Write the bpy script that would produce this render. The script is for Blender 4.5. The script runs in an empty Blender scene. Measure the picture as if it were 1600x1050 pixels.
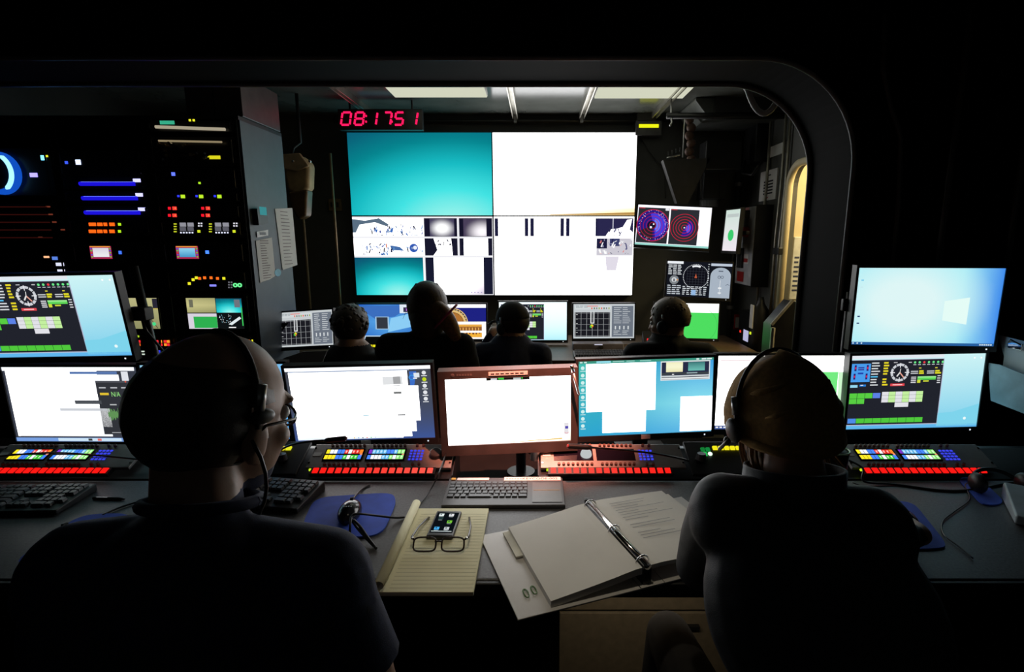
import bpy, bmesh, math, random
from mathutils import Matrix, Vector, Euler
import numpy as np

# ------------------------------------------------------------------ camera, world, exposure
scene = bpy.context.scene
C = scene.collection
random.seed(7)
FPX, CXP, CYP, CAMH = 820.0, 840.0, 525.0, 1.5
PITCH = math.atan(150/820)
cam_d = bpy.data.cameras.new('camera')
cam_d.sensor_width = 36.0
cam_d.lens = FPX/1600*36
cam_d.shift_x = -(CXP-800)/1600
cam_d.clip_start = 0.02
cam = bpy.data.objects.new('camera', cam_d); C.objects.link(cam)
cam.location = (0, 0, CAMH)
cam.rotation_euler = (math.pi/2-PITCH, 0, 0)
scene.camera = cam
world = bpy.data.worlds.new('world'); scene.world = world
world.use_nodes = True
world.node_tree.nodes['Background'].inputs[0].default_value = (0.5, 0.55, 0.6, 1)
world.node_tree.nodes['Background'].inputs[1].default_value = 0.0
vs = scene.view_settings
vs.view_transform = 'Standard'
vs.look = 'None'
vs.exposure = 0.0
vs.gamma = 1.0
vs.use_curve_mapping = False
# lamps of the place and added fill lamps (fixtures are built further down)
def spot(name, loc, target, energy, color, size_deg, blend, radius):
    d = bpy.data.lights.new(name, 'SPOT'); d.energy = energy; d.color = color
    d.spot_size = math.radians(size_deg); d.spot_blend = blend; d.shadow_soft_size = radius
    o = bpy.data.objects.new(name, d); C.objects.link(o); o.location = loc
    o.rotation_euler = (Vector(target)-Vector(loc)).to_track_quat('-Z', 'Y').to_euler()
    return o
def area(name, loc, rot, sx, sy, energy, color):
    d = bpy.data.lights.new(name, 'AREA'); d.shape = 'RECTANGLE'; d.size = sx; d.size_y = sy
    d.energy = energy; d.color = color
    o = bpy.data.objects.new(name, d); C.objects.link(o); o.location = loc; o.rotation_euler = rot
    return o
spot('red_lamp_light', (0.10, 1.16, 2.52), (-0.02, 1.84, 0.90), 720, (1.0, 0.30, 0.20), 29, 0.85, 0.02)
spot('desk_fill_light', (-0.05, 1.00, 2.56), (0.0, 1.22, 0.75), 20.0, (1.0, 0.88, 0.66), 35, 0.9, 0.05)  # added fill, brightens the pad and binder beyond the glow of the screens
area('cabinet_fill_light', (0.30, 1.22, 0.685), (math.radians(35), 0, 0), 0.38, 0.02, 0.45, (1.0, 0.86, 0.66))  # unseen fill, added to brighten the drawer cabinet front
area('corridor_lamp_light', (2.30, 3.25, 2.30), (0, 0, 0), 0.5, 0.9, 26, (1.0, 0.80, 0.42))

# ------------------------------------------------------------------ helpers
_c, _s = math.cos(PITCH), math.sin(PITCH)
def ray(px, py):
    u = (px-CXP)/FPX; v = -(py-CYP)/FPX
    return Vector((u, _c+v*_s, -_s+v*_c))
def at(px, py, Y):
    d = ray(px, py); return Vector((0, 0, CAMH))+d*(Y/d.y)
def atZ(px, py, Z):
    d = ray(px, py); return Vector((0, 0, CAMH))+d*((Z-CAMH)/d.z)
def lin(c):
    r = []
    for v in c[:3]:
        v = v/255.0
        r.append(v/12.92 if v <= 0.04045 else ((v+0.055)/1.055)**2.4)
    return tuple(r)
_mats = {}
def mat(name, col, rough=0.5, metal=0.0, var=0.25, scale=14.0, bump=0.08, spec=0.5, coat=0.0):
    """Principled surface whose colour and relief come from noise."""
    if name in _mats: return _mats[name]
    m = bpy.data.materials.new(name); m.use_nodes = True
    nt = m.node_tree; b = nt.nodes['Principled BSDF']
    l = col
    tc = nt.nodes.new('ShaderNodeTexCoord'); n = nt.nodes.new('ShaderNodeTexNoise')
    n.inputs['Scale'].default_value = scale; n.inputs['Detail'].default_value = 5
    nt.links.new(tc.outputs['Object'], n.inputs['Vector'])
    r = nt.nodes.new('ShaderNodeValToRGB')
    r.color_ramp.elements[0].position = 0.3; r.color_ramp.elements[1].position = 0.7
    r.color_ramp.elements[0].color = (*[max(0, v*(1-var)) for v in l], 1)
    r.color_ramp.elements[1].color = (*[min(1, v*(1+var*0.6)) for v in l], 1)
    nt.links.new(n.outputs['Fac'], r.inputs['Fac']); nt.links.new(r.outputs['Color'], b.inputs['Base Color'])
    b.inputs['Roughness'].default_value = rough; b.inputs['Metallic'].default_value = metal
    b.inputs['Specular IOR Level'].default_value = spec
    if coat: b.inputs['Coat Weight'].default_value = coat
    if bump:
        n2 = nt.nodes.new('ShaderNodeTexNoise'); n2.inputs['Scale'].default_value = scale*12
        nt.links.new(tc.outputs['Object'], n2.inputs['Vector'])
        bp = nt.nodes.new('ShaderNodeBump'); bp.inputs['Strength'].default_value = bump; bp.inputs['Distance'].default_value = 0.002
        nt.links.new(n2.outputs['Fac'], bp.inputs['Height']); nt.links.new(bp.outputs['Normal'], b.inputs['Normal'])
    _mats[name] = m; return m
def emit(name, rgb, k=1.0):
    if name in _mats: return _mats[name]
    m = bpy.data.materials.new(name); m.use_nodes = True
    nt = m.node_tree; nt.nodes.clear()
    e = nt.nodes.new('ShaderNodeEmission'); o = nt.nodes.new('ShaderNodeOutputMaterial')
    e.inputs[0].default_value = (*lin(rgb), 1); e.inputs[1].default_value = k
    nt.links.new(e.outputs[0], o.inputs[0]); _mats[name] = m; return m
def screen_mat():
    if 'lcd_picture' in _mats: return _mats['lcd_picture']
    m = bpy.data.materials.new('lcd_picture'); m.use_nodes = True
    nt = m.node_tree; nt.nodes.clear()
    a = nt.nodes.new('ShaderNodeAttribute'); a.attribute_name = 'Col'
    e = nt.nodes.new('ShaderNodeEmission'); o = nt.nodes.new('ShaderNodeOutputMaterial')
    nt.links.new(a.outputs['Color'], e.inputs[0]); nt.links.new(e.outputs[0], o.inputs[0])
    _mats['lcd_picture'] = m; return m

def tag(o, label, cat, group=None):
    o['label'] = label; o['category'] = cat
    if group: o['group'] = group
    return o
MW = {}
def thing(name, label, cat, loc=(0, 0, 0), M=None, group=None):
    o = bpy.data.objects.new(name, None); C.objects.link(o); o.empty_display_size = 0.05
    if M is None: M = Matrix.Translation(Vector(loc))
    o.location = M.to_translation(); o.rotation_euler = M.to_euler()
    MW[o.name] = M.copy()
    return tag(o, label, cat, group)
def frame(o, yaw=0.0, tilt=0.0, roll=0.0):
    """x right, y into the thing, z up; tilt leans the top away from the viewer"""
    return Matrix.Translation(Vector(o)) @ Matrix.Rotation(yaw, 4, 'Z') @ Matrix.Rotation(-tilt, 4, 'X') @ Matrix.Rotation(-roll, 4, 'Y')

class MB:
    def __init__(s): s.v = []; s.f = []; s.mi = []; s.c = []; s.cur = 0
    def add(s, vs, fs, cols=None):
        n = len(s.v); s.v += [tuple(v) for v in vs]
        for i, f in enumerate(fs):
            s.f.append([n+k for k in f]); s.mi.append(s.cur)
            s.c.append(cols[i] if cols else None)
        return s
    def box(s, c, d, M=None):
        x, y, z = [k/2 for k in d]; c = Vector(c)
        vs = [Vector(p) for p in ((-x,-y,-z),(x,-y,-z),(x,y,-z),(-x,y,-z),(-x,-y,z),(x,-y,z),(x,y,z),(-x,y,z))]
        if M is not None: vs = [M @ v for v in vs]
        return s.add([v+c for v in vs], [(0,3,2,1),(4,5,6,7),(0,1,5,4),(1,2,6,5),(2,3,7,6),(3,0,4,7)])
    def span(s, a, b):
        return s.box([(p+q)/2 for p, q in zip(a, b)], [abs(p-q) for p, q in zip(a, b)])
    def prism(s, poly, axis, a, b):
        """extrude a 2-D outline along axis; outline axes are the other two in order"""
        n = len(poly)
        def P(p, t):
            if axis == 'x': return (t, p[0], p[1])
            if axis == 'y': return (p[0], t, p[1])
            return (p[0], p[1], t)
        vs = [P(p, a) for p in poly]+[P(p, b) for p in poly]
        fs = [tuple(range(n-1, -1, -1)), tuple(range(n, 2*n))]+[(i, (i+1) % n, n+(i+1) % n, n+i) for i in range(n)]
        return s.add(vs, fs)
    def tube(s, pts, r, n=8, cap=True):
        pts = [Vector(p) for p in pts]; m = len(pts)
        rs = r if isinstance(r, (list, tuple)) else [r]*m
        vs = []; prev = None
        for i, p in enumerate(pts):
            d = (pts[min(i+1, m-1)]-pts[max(i-1, 0)])
            d = d.normalized() if d.length > 1e-9 else Vector((0, 0, 1))
            if prev is None:
                a = Vector((0, 0, 1)) if abs(d.z) < 0.9 else Vector((1, 0, 0))
                u = d.cross(a).normalized()
            else:
                u = (prev-d*prev.dot(d)); u = u.normalized() if u.length > 1e-6 else d.orthogonal().normalized()
            prev = u; w = d.cross(u)
            for k in range(n):
                t = 2*math.pi*k/n; vs.append(p+(u*math.cos(t)+w*math.sin(t))*rs[i])
        fs = []
        for i in range(m-1):
            for k in range(n):
                fs.append((i*n+k, i*n+(k+1) % n, (i+1)*n+(k+1) % n, (i+1)*n+k))
        if cap: fs += [tuple(range(n-1, -1, -1)), tuple(range((m-1)*n, m*n))]
        return s.add(vs, fs)
    def cyl(s, a, b, r, r2=None, n=16):
        return s.tube([a, b], [r, r if r2 is None else r2], n)
    def ell(s, c, rad, M=None, nu=16, nv=10):
        c = Vector(c); vs = [Vector((0, 0, -1))]
        for j in range(1, nv):
            ph = -math.pi/2+math.pi*j/nv
            for i in range(nu):
                t = 2*math.pi*i/nu; vs.append(Vector((math.cos(t)*math.cos(ph), math.sin(t)*math.cos(ph), math.sin(ph))))
        vs.append(Vector((0, 0, 1)))
        out = []
        for v in vs:
            w = Vector((v.x*rad[0], v.y*rad[1], v.z*rad[2]))
            out.append((M @ w if M is not None else w)+c)
        fs = [(0, 1+(i+1) % nu, 1+i) for i in range(nu)]
        for j in range(nv-2):
            for i in range(nu):
                fs.append((1+j*nu+i, 1+j*nu+(i+1) % nu, 1+(j+1)*nu+(i+1) % nu, 1+(j+1)*nu+i))
        L = len(vs)-1; b = 1+(nv-2)*nu
        fs += [(b+i, b+(i+1) % nu, L) for i in range(nu)]
        return s.add(out, fs)
    def capsule(s, p0, r0, p1, r1, n=12):
        p0, p1 = Vector(p0), Vector(p1); d = (p1-p0).normalized(); pts = []; rs = []
        for k in range(5):
            t = math.pi/2*(k+0.25)/5; pts.append(p0-d*r0*math.cos(t)); rs.append(r0*math.sin(t))
        pts += [p0, p1]; rs += [r0, r1]
        for k in range(4, -1, -1):
            t = math.pi/2*(k+0.25)/5; pts.append(p1+d*r1*math.cos(t)); rs.append(r1*math.sin(t))
        return s.tube(pts, rs, n)
    def mesh(s, name, mats):
        me = bpy.data.meshes.new(name); me.from_pydata(s.v, [], s.f)
        for m in (mats if isinstance(mats, (list, tuple)) else [mats]): me.materials.append(m)
        me.polygons.foreach_set('material_index', s.mi)
        if any(c is not None for c in s.c):
            ca = me.color_attributes.new('Col', 'FLOAT_COLOR', 'CORNER')
            k = 0
            for f, c in zip(s.f, s.c):
                for j in range(len(f)):
                    q = c[j] if isinstance(c[0], (tuple, list)) else c
                    ca.data[k].color = (q[0], q[1], q[2], 1); k += 1
        me.validate(); me.update(); return me
    def build(s, name, mats, parent=None, smooth=False, bevel=0, world=False, seg=2, label=None, M=None):
        if world and parent is not None:
            inv = MW[parent.name].inverted(); s.v = [tuple(inv @ Vector(v)) for v in s.v]
        me = s.mesh(name, mats)
        o = bpy.data.objects.new(name, me); C.objects.link(o)
        if parent is not None: o.parent = parent
        if M is not None: o.matrix_local = M
        if smooth: 
            for p in me.polygons: p.use_smooth = True
        if bevel:
            b = o.modifiers.new('bevel', 'BEVEL'); b.width = bevel; b.segments = seg; b.limit_method = 'ANGLE'; b.angle_limit = math.radians(40)
            if not smooth:
                for p in me.polygons: p.use_smooth = True
                o.modifiers.new('wn', 'WEIGHTED_NORMAL')
        if label: o['label'] = label
        return o
def struct(o): o['kind'] = 'structure'; return o
def place(me, name, parent, loc, rot=(0, 0, 0)):
    o = bpy.data.objects.new(name, me); C.objects.link(o); o.parent = parent; o.location = loc; o.rotation_euler = rot; return o

_txt = {}
def text_geo(st):
    if st in _txt: return _txt[st]
    cu = bpy.data.curves.new('t', 'FONT'); cu.body = st; cu.resolution_u = 3; cu.align_x = 'LEFT'
    o = bpy.data.objects.new('t', cu); C.objects.link(o)
    dg = bpy.context.evaluated_depsgraph_get(); dg.update()
    me = o.evaluated_get(dg).to_mesh()
    v = [(p.co.x, p.co.y) for p in me.vertices]; f = [tuple(p.vertices) for p in me.polygons]
    o.evaluated_get(dg).to_mesh_clear(); bpy.data.objects.remove(o); bpy.data.curves.remove(cu)
    xs = [p[0] for p in v]; ys = [p[1] for p in v]
    w = max(xs)-min(xs); x0 = min(xs); y0 = min(ys); h = max(ys)-y0
    _txt[st] = ([((a-x0)/w, (b-y0)/h) for a, b in v], f, w/h); return _txt[st]

class Screen:
    """paints a flat lit picture: u 0..1 left to right, v 0..1 top to bottom"""
    def __init__(s, w, h): s.w = w; s.h = h; s.m = MB()
    def P(s, u, v, L): return ((u-0.5)*s.w, -0.0005-L*0.0004, (0.5-v)*s.h)
    def col(s, c, k=1.0): l = lin(c); return (l[0]*k, l[1]*k, l[2]*k)
    def rect(s, u0, v0, u1, v1, c, L=1, k=1.0):
        s.m.add([s.P(u0,v1,L), s.P(u1,v1,L), s.P(u1,v0,L), s.P(u0,v0,L)], [(0,1,2,3)], [s.col(c, k)]); return s
    def poly(s, pts, c, L=2, k=1.0):
        s.m.add([s.P(u,v,L) for u, v in pts], [tuple(range(len(pts)))], [s.col(c, k)]); return s
    def grad(s, u0, v0, u1, v1, fn, L=0, nu=14, nv=10):
        vs = []; cs = []
        for j in range(nv+1):
            for i in range(nu+1):
                a, b = i/nu, j/nv; vs.append(s.P(u0+(u1-u0)*a, v0+(v1-v0)*b, L)); cs.append(fn(a, b))
        fs = []; fc = []
        for j in range(nv):
            for i in range(nu):
                q = (j*(nu+1)+i, (j+1)*(nu+1)+i, (j+1)*(nu+1)+i+1, j*(nu+1)+i+1); fs.append(q); fc.append([cs[t] for t in q])
        s.m.add(vs, fs, fc); return s
    def ring(s, u, v, r, th, c, L=2, k=1.0, n=28, a0=0, a1=360):
        asp = s.w/s.h; vs = []; full = abs(a1-a0) >= 360
        for i in range(n+1):
            t = math.radians(a0+(a1-a0)*i/n)
            for rr in (r-th/2, r+th/2): vs.append(s.P(u+rr*math.cos(t)/asp, v-rr*math.sin(t), L))
        s.m.add(vs, [(2*i, 2*i+1, 2*i+3, 2*i+2) for i in range(n)], [s.col(c, k)]*n); return s
    def disc(s, u, v, r, c, L=2, k=1.0, n=20, a0=0, a1=360):
        asp = s.w/s.h; pts = [s.P(u+r*math.cos(math.radians(a0+(a1-a0)*i/n))/asp, v-r*math.sin(math.radians(a0+(a1-a0)*i/n)), L) for i in range(n if a1-a0 >= 360 else n+1)]
        if a1-a0 < 360: pts.append(s.P(u, v, L))
        s.m.add(pts, [tuple(range(len(pts)))], [s.col(c, k)]); return s
    def line(s, u0, v0, u1, v1, th, c, L=2, k=1.0):
        a = Vector((u0*s.w, v0*s.h)); b = Vector((u1*s.w, v1*s.h)); d = (b-a).normalized(); nrm = Vector((-d.y, d.x))*th*s.h/2
        pts = [a+nrm, b+nrm, b-nrm, a-nrm]
        s.m.add([s.P(p.x/s.w, p.y/s.h, L) for p in pts], [(0,1,2,3)], [s.col(c, k)]); return s
    def bars(s, u0, v0, u1, v1, rows, c, L=2, k=1.0, fill=0.5, words=2):
        for j in range(rows):
            vv = v0+(v1-v0)*j/max(1, rows); hh = (v1-v0)/max(1, rows)*fill; u = u0
            for w in range(words):
                ln = (u1-u0)/words*random.uniform(0.5, 0.92); s.rect(u, vv, min(u1, u+ln), vv+hh, c, L, k); u += (u1-u0)/words
        return s
    def text(s, st, u, v, h, c, L=3, k=1.0, w=None):
        """v is the top of the letters, h their height as a share of the picture height"""
        pv, f, asp = text_geo(st); ww = (h*s.h*asp/s.w) if w is None else w
        s.m.add([s.P(u+a*ww, v+h*(1-b), L) for a, b in pv], f, [s.col(c, k)]*len(f)); return s
    def build(s, parent, name='screen'): return s.m.build(name, screen_mat(), parent)

# materials
BLK = mat('black_plastic', (0.016, 0.016, 0.017), 0.42)
BLKM = mat('black_painted_steel', (0.02, 0.02, 0.021), 0.35, 0.2)
DGRY = mat('dark_grey_plastic', (0.05, 0.05, 0.052), 0.5)
MGRY = mat('mid_grey_plastic', (0.16, 0.16, 0.16), 0.45)
ALU = mat('brushed_aluminium', (0.55, 0.55, 0.55), 0.32, 0.9)
CHROME = mat('chrome', (0.75, 0.75, 0.75), 0.12, 1.0, var=0.05, bump=0)
WHT = mat('white_plastic', (0.7, 0.7, 0.68), 0.4)
PAPER = mat('white_paper', (0.78, 0.76, 0.72), 0.85, scale=6, var=0.06, bump=0.03)
CARD = mat('grey_white_vinyl', (0.62, 0.6, 0.58), 0.45, var=0.06)
RUB = mat('black_rubber', (0.012, 0.012, 0.012), 0.55)
CAB = mat('black_cable', (0.012, 0.012, 0.013), 0.38, bump=0)
INK = mat('black_ink', (0.02, 0.02, 0.025), 0.8, bump=0)
RACKP = mat('blue_grey_panel', (0.10, 0.125, 0.15), 0.5, 0.0, var=0.1)
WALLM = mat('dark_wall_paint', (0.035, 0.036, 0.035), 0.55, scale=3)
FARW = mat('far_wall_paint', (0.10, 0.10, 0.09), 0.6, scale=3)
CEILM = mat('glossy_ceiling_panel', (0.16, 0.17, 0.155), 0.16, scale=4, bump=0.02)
FLOORM = mat('dark_deck', (0.05, 0.045, 0.035), 0.6, scale=8)
DESKM = mat('grey_black_laminate', (0.085, 0.083, 0.083), 0.45, scale=160, var=0.4, bump=0.15)
MATB = mat('blue_foam', (0.055, 0.13, 0.72), 0.75, scale=30, var=0.12)
PANEL = mat('bare_panel_metal', (0.34, 0.31, 0.29), 0.42, 0.35, scale=20, var=0.12)
DGLASS = mat('dark_glass', (0.008, 0.006, 0.012), 0.1, bump=0, var=0.05)
STEELP = mat('painted_pipe_steel', (0.09, 0.088, 0.08), 0.35, 0.5)
BRASS = mat('tan_painted_steel', (0.30, 0.20, 0.10), 0.4, 0.3)
CREAM = mat('cream_door_paint', (0.72, 0.62, 0.40), 0.5, scale=3, var=0.08)
REDP = mat('red_paint', (0.45, 0.02, 0.02), 0.4)
def led_mat(rgb, k=1.0): return emit('led_%d_%d_%d_%d' % (*rgb, int(k*10)), rgb, k)
# ------------------------------------------------------------------ the setting
XL, XR, ZC = -3.15, 2.95, 2.68
YB, YF = -0.95, 4.68
PN, PF, PX, PZ, PR = 2.15, 2.48, 1.245, 2.182, 0.40
ZCF = 2.53           # ceiling of the far room
struct(MB().span((XL-.1, YB-.1, -.06), (XR+.1, YF+.1, 0)).build('floor', FLOORM))
struct(MB().span((XL-.1, YB-.1, ZC), (XR+.1, PN, ZC+.06)).build('ceiling', WALLM))
struct(MB().span((XL-.1, PN, ZC), (XR+.1, PF, ZC+.06)).build('ceiling', WALLM))
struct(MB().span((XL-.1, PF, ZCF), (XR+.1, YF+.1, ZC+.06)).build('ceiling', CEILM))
struct(MB().span((XL-.1, YB, 0), (XL, YF, ZC)).build('wall_left', WALLM))
struct(MB().span((XL, YB-.1, 0), (XR, YB, ZC)).build('wall_back', WALLM))
struct(MB().span((XR, YB, 0), (XR+.1, PN, ZC)).build('wall_right', WALLM))
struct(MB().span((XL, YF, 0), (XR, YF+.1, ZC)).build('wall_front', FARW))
# wall between the two rooms with a wide round-cornered opening
XW = 1.80            # right wall of the far room
arc = [(PX-PR+PR*math.sin(t), PZ-PR+PR*math.cos(t)) for t in [math.pi/2*k/14 for k in range(15)]]
out = [(XL, PZ)]+arc+[(PX, 0), (XR, 0), (XR, ZC), (XL, ZC)]
struct(MB().prism(out, 'y', PN, PF).build('wall_middle', mat('black_bulkhead_paint', (0.006, 0.006, 0.006), 0.75, scale=3, spec=0.06)))
path = [(XL, PZ)]+arc+[(PX, 0.0)]
GASK = mat('grey_edge_gasket', (0.16, 0.15, 0.14), 0.3, bump=0)
struct(MB().tube([(x-0.006, PF+0.004, z-0.006) for x, z in path], 0.011, 8).build('trim_1', GASK, smooth=True))
struct(MB().tube([(x-0.004, PN-0.004, z-0.004) for x, z in path], 0.010, 8).build('trim_2', GASK, smooth=True))
# right wall of the far room with a round-topped doorway
DY0, DY1, DZ = 3.02, 3.86, 2.02
def door_path(y0, y1, z0, z1, r, n=8):
    p = [(y0, z0)]
    p += [(y0+r-r*math.cos(math.pi/2*k/n), z1-r+r*math.sin(math.pi/2*k/n)) for k in range(n+1)]
    p += [(y1-r+r*math.sin(math.pi/2*k/n), z1-r+r*math.cos(math.pi/2*k/n)) for k in range(n+1)]
    return p+[(y1, z0)]
dp = door_path(DY0, DY1, 0.0, DZ, 0.15)
outl = [(PF, 0)]+dp+[(YF, 0), (YF, ZCF), (PF, ZCF)]
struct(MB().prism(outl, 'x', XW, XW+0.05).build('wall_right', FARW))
d1 = struct(MB().tube([(XW-0.012, y, z) for y, z in dp], 0.026, 10).build('door_1', CREAM, smooth=True))
m = MB()
for z in (0.5, 1.42): m.box((XW-0.03, DY1+0.03, z), (0.06, 0.10, 0.05))
m.build('hinge', BLKM, d1, bevel=0.006)
# lit corridor beyond the doorway
struct(MB().span((2.62, PF, 0), (2.68, 4.1, ZC)).build('wall_corridor', CREAM))
struct(MB().span((XW+.05, 4.04, 0), (2.62, 4.1, ZC)).build('wall_corridor', CREAM))
cl = thing('corridor_lamp', 'square ceiling lamp in the corridor past the round-topped doorway', 'ceiling lamp', (2.30, 3.25, 2.34))
MB().span((-0.28, -0.48, 0.01), (0.28, 0.48, 0.06)).build('housing', WHT, cl, bevel=0.01)
MB().cyl((0, 0, 0.05), (0, 0, ZCF-2.34), 0.015).build('stem', WHT, cl)
MB().span((-0.24, -0.44, 0.0), (0.24, 0.44, 0.012)).build('diffuser', emit('corridor_diffuser', (255, 225, 150), 2.0), cl)
# red lamp and added warm fill lamp on the front ceiling (above the picture)
for nm, lb, loc, em in (('red_lamp', 'small black ceiling spotlight with a red lens above the console', (0.10, 1.16, 2.55), (255, 30, 20)),
                        ('desk_fill_lamp', 'small black spotlight added above the desk as warm fill light', (-0.05, 1.00, 2.59), (255, 230, 190))):
    t = thing(nm, lb, 'spotlight', loc)
    MB().cyl((0, 0, 0.02), (0, 0, ZC-loc[2]), 0.02).build('stem', BLKM, t)
    MB().tube([(0, 0, 0.05), (0, 0, 0.0), (0, 0, -0.004)], [0.05, 0.062, 0.062], 20, cap=False).build('shade', BLKM, t)
# desk of the front row
DZT = 0.75
RSH = 0.665
dk = thing('console_desk', 'long dark grey laminate desk under the front row of monitors', 'desk', (0, 1.06, 0))
MB().span((-2.6, 0, DZT-0.035), (2.3, 0.497, DZT)).build('desktop', DESKM, dk, bevel=0.006)
MB().span((-2.6, 0.44, RSH-0.03), (2.3, 1.075, RSH)).build('rear_shelf', mat('black_felt', (0.006, 0.006, 0.006), 0.9, spec=0.1), dk)
MB().span((-2.6, -0.012, DZT-0.037), (2.3, -0.0005, DZT-0.002)).build('edge_strip', RUB, dk, bevel=0.003)
for x in (-2.5, -1.15, 0.03, 0.90, 2.2):
    MB().span((x-0.02, 0.06, 0), (x+0.02, 1.0, RSH-0.031)).build('side_panel', BLKM, dk)
MB().span((-2.6, 0.72, 0.0), (2.3, 0.74, RSH-0.031)).build('modesty_panel', BLKM, dk)
ped = thing('drawer_cabinet', 'brown-grey drawer cabinet set back under the desk below the open binder', 'cabinet', (0.44, 1.50, 0))
BRN = mat('brown_grey_laminate', (0.22, 0.18, 0.12), 0.6, scale=40, var=0.15)
MB().span((-0.37, 0.022, 0.03), (0.39, 0.24, 0.60)).build('body', BRN, ped, bevel=0.004)
for k, (a, b) in enumerate(((0.05, 0.32), (0.33, 0.60))):
    dr = MB().span((-0.37, 0.0, a), (0.39, 0.02, b)).build('drawer_front', BRN, ped, bevel=0.003)
    MB().span((-0.08, -0.014, b-0.05), (0.08, 0.002, b-0.04)).build('handle', BLKM, dr)
ul = thing('cabinet_fill_lamp', 'small warm fill strip added under the desk to light the drawer cabinet', 'lamp', (0.30, 1.22, DZT-0.036))  # housing for the added under-desk fill
MB().span((-0.2, -0.02, -0.02), (0.2, 0.02, 0)).build('housing', BLKM, ul)
MB().span((-0.19, -0.012, -0.024), (0.19, 0.012, -0.0202)).build('tube', emit('cabinet_fill_glow', (255, 210, 150), 1.5), ul)
# far desk
FDZ = 0.69
fd = thing('far_desk', 'long dark desk under the wall of screens', 'desk', (0, 3.5, 0))
MB().span((-1.95, 0, FDZ-0.035), (1.62, 0.98, FDZ)).build('desktop', mat('brown_desk_laminate', (0.10, 0.065, 0.035), 0.45, scale=40), fd, bevel=0.005)
for x in (-1.9, -0.7, 0.4, 1.5): MB().span((x-0.02, 0.05, 0), (x+0.02, 0.95, FDZ-0.036)).build('side_panel', BLKM, fd)
# ceiling of the far room: rails, lamps
for i, px in enumerate((-0.185, 0.365, 0.96, -1.35)):
    t = thing('ceiling_rail', ('perforated ceiling strut beside the lamp panel on the clock side', 'perforated ceiling strut beside the lamp panel near the grey ventilation box', 'perforated steel strut on the far ceiling beside the hook bar', 'perforated steel strut on the far ceiling above the red clock')[i], 'rail', (px, 3.4, ZCF-0.045))
    m = MB()
    m.span((-0.022, -0.9, 0.03), (0.022, 1.22, 0.044)); m.span((-0.022, -0.9, 0.0), (-0.014, 1.22, 0.03)); m.span((0.014, -0.9, 0.0), (0.022, 1.22, 0.03))
    m.build('channel', mat('galvanised_steel', (0.5, 0.48, 0.42), 0.35, 0.8), t)
    MB().span((-0.012, 1.19, -0.03), (0.012, 1.235, 0.03)).build('end_bracket', ALU, t)
t = tag(MB().cyl((-1.7, 4.62, 2.475), (1.1, 4.62, 2.475), 0.014, n=10).build('cross_pipe', STEELP, smooth=True), 'thin horizontal pipe high on the wall above the big screens', 'pipe')
for q0, q1, lb in (((617, 152.5), (762, 152.5), 'flat white ceiling light panel above the clock side of the video wall'), ((928, 154), (1067, 154), 'flat white ceiling light panel near the grey ventilation box')):
    p, q = atZ(*q0, ZCF-0.03), atZ(*q1, ZCF-0.03)
    t = thing('ceiling_light', lb, 'ceiling light', ((p.x+q.x)/2, p.y, ZCF-0.03))
    w = (q.x-p.x)/2
    MB().span((-w, -0.62, 0.008), (w, 0.0, 0.0298)).build('housing', WHT, t)
    MB().span((-w+.004, -0.616, 0.0), (w-.004, -0.004, 0.008)).build('diffuser', emit('lamp_diffuser', (210, 212, 190), 1.0), t)

# ------------------------------------------------------------------ pictures on screens
def mix(a, b, t): return tuple(a[i]+(b[i]-a[i])*t for i in range(3))
W = (255, 255, 255)
def water(cu=0.72, cv=1.05, R=1.15):
    st = [(0, (165, 248, 238)), (0.34, (66, 228, 228)), (0.58, (24, 188, 196)), (0.80, (6, 132, 142)), (1.0, (10, 96, 120)), (1.3, (22, 70, 112))]
    def fn(a, b):
        d = math.hypot((a-cu)*0.95, (b-cv)*0.9)/R*1.1
        for (t0, c0), (t1, c1) in zip(st, st[1:]):
            if d <= t1: return tuple(1.0*v for v in mix(lin(c0), lin(c1), max(0, (d-t0)/(t1-t0))))
        return lin(st[-1][1])
    return fn
def wall_tl(s): s.grad(0, 0, 1, 1, water(0.72, 1.12, 1.28), 0, 24, 16)
def wall_tr(s):
    def fn(a, b):
        k = max(0, (b-0.78)/0.22)*max(0.15, a); c = mix(lin(W), lin((255, 226, 160)), min(1, k*1.2)); g = 3.2*(1-0.66*min(1, k*1.3)); return tuple(v*g for v in c)
    s.grad(0, 0, 1, 1, fn, 0, 16, 14)
    s.poly([(0.4, 0.988), (1, 0.962), (1, 0.995), (0.4, 0.995)], (205, 160, 90), 1, 0.8)
def blobs(s, u0, v0, u1, v1, n, cols, L=3):
    for i in range(n):
        u = random.uniform(u0, u1); v = random.uniform(v0, v1); w = random.uniform(.003, .014); h = random.uniform(.01, .06); sk = random.uniform(-.015, .015)
        pts = [(u, v), (u+w, v-h*.2), (u+w+sk, min(v1, v+h)), (u+sk, min(v1, v+h*.9))]
        pts = [(min(u1, max(u0, a)), min(v1, max(v0, b))) for a, b in pts]
        s.poly(pts, random.choice(cols), L, 1.0)
def glow(c0, c1, cu, cv, R, k=1.0):
    def fn(a, b):
        d = min(1, math.hypot(a-cu, b-cv)/R); d = d*d*(3-2*d); return tuple(v*k for v in mix(lin(c0), lin(c1), d))
    return fn
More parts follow.
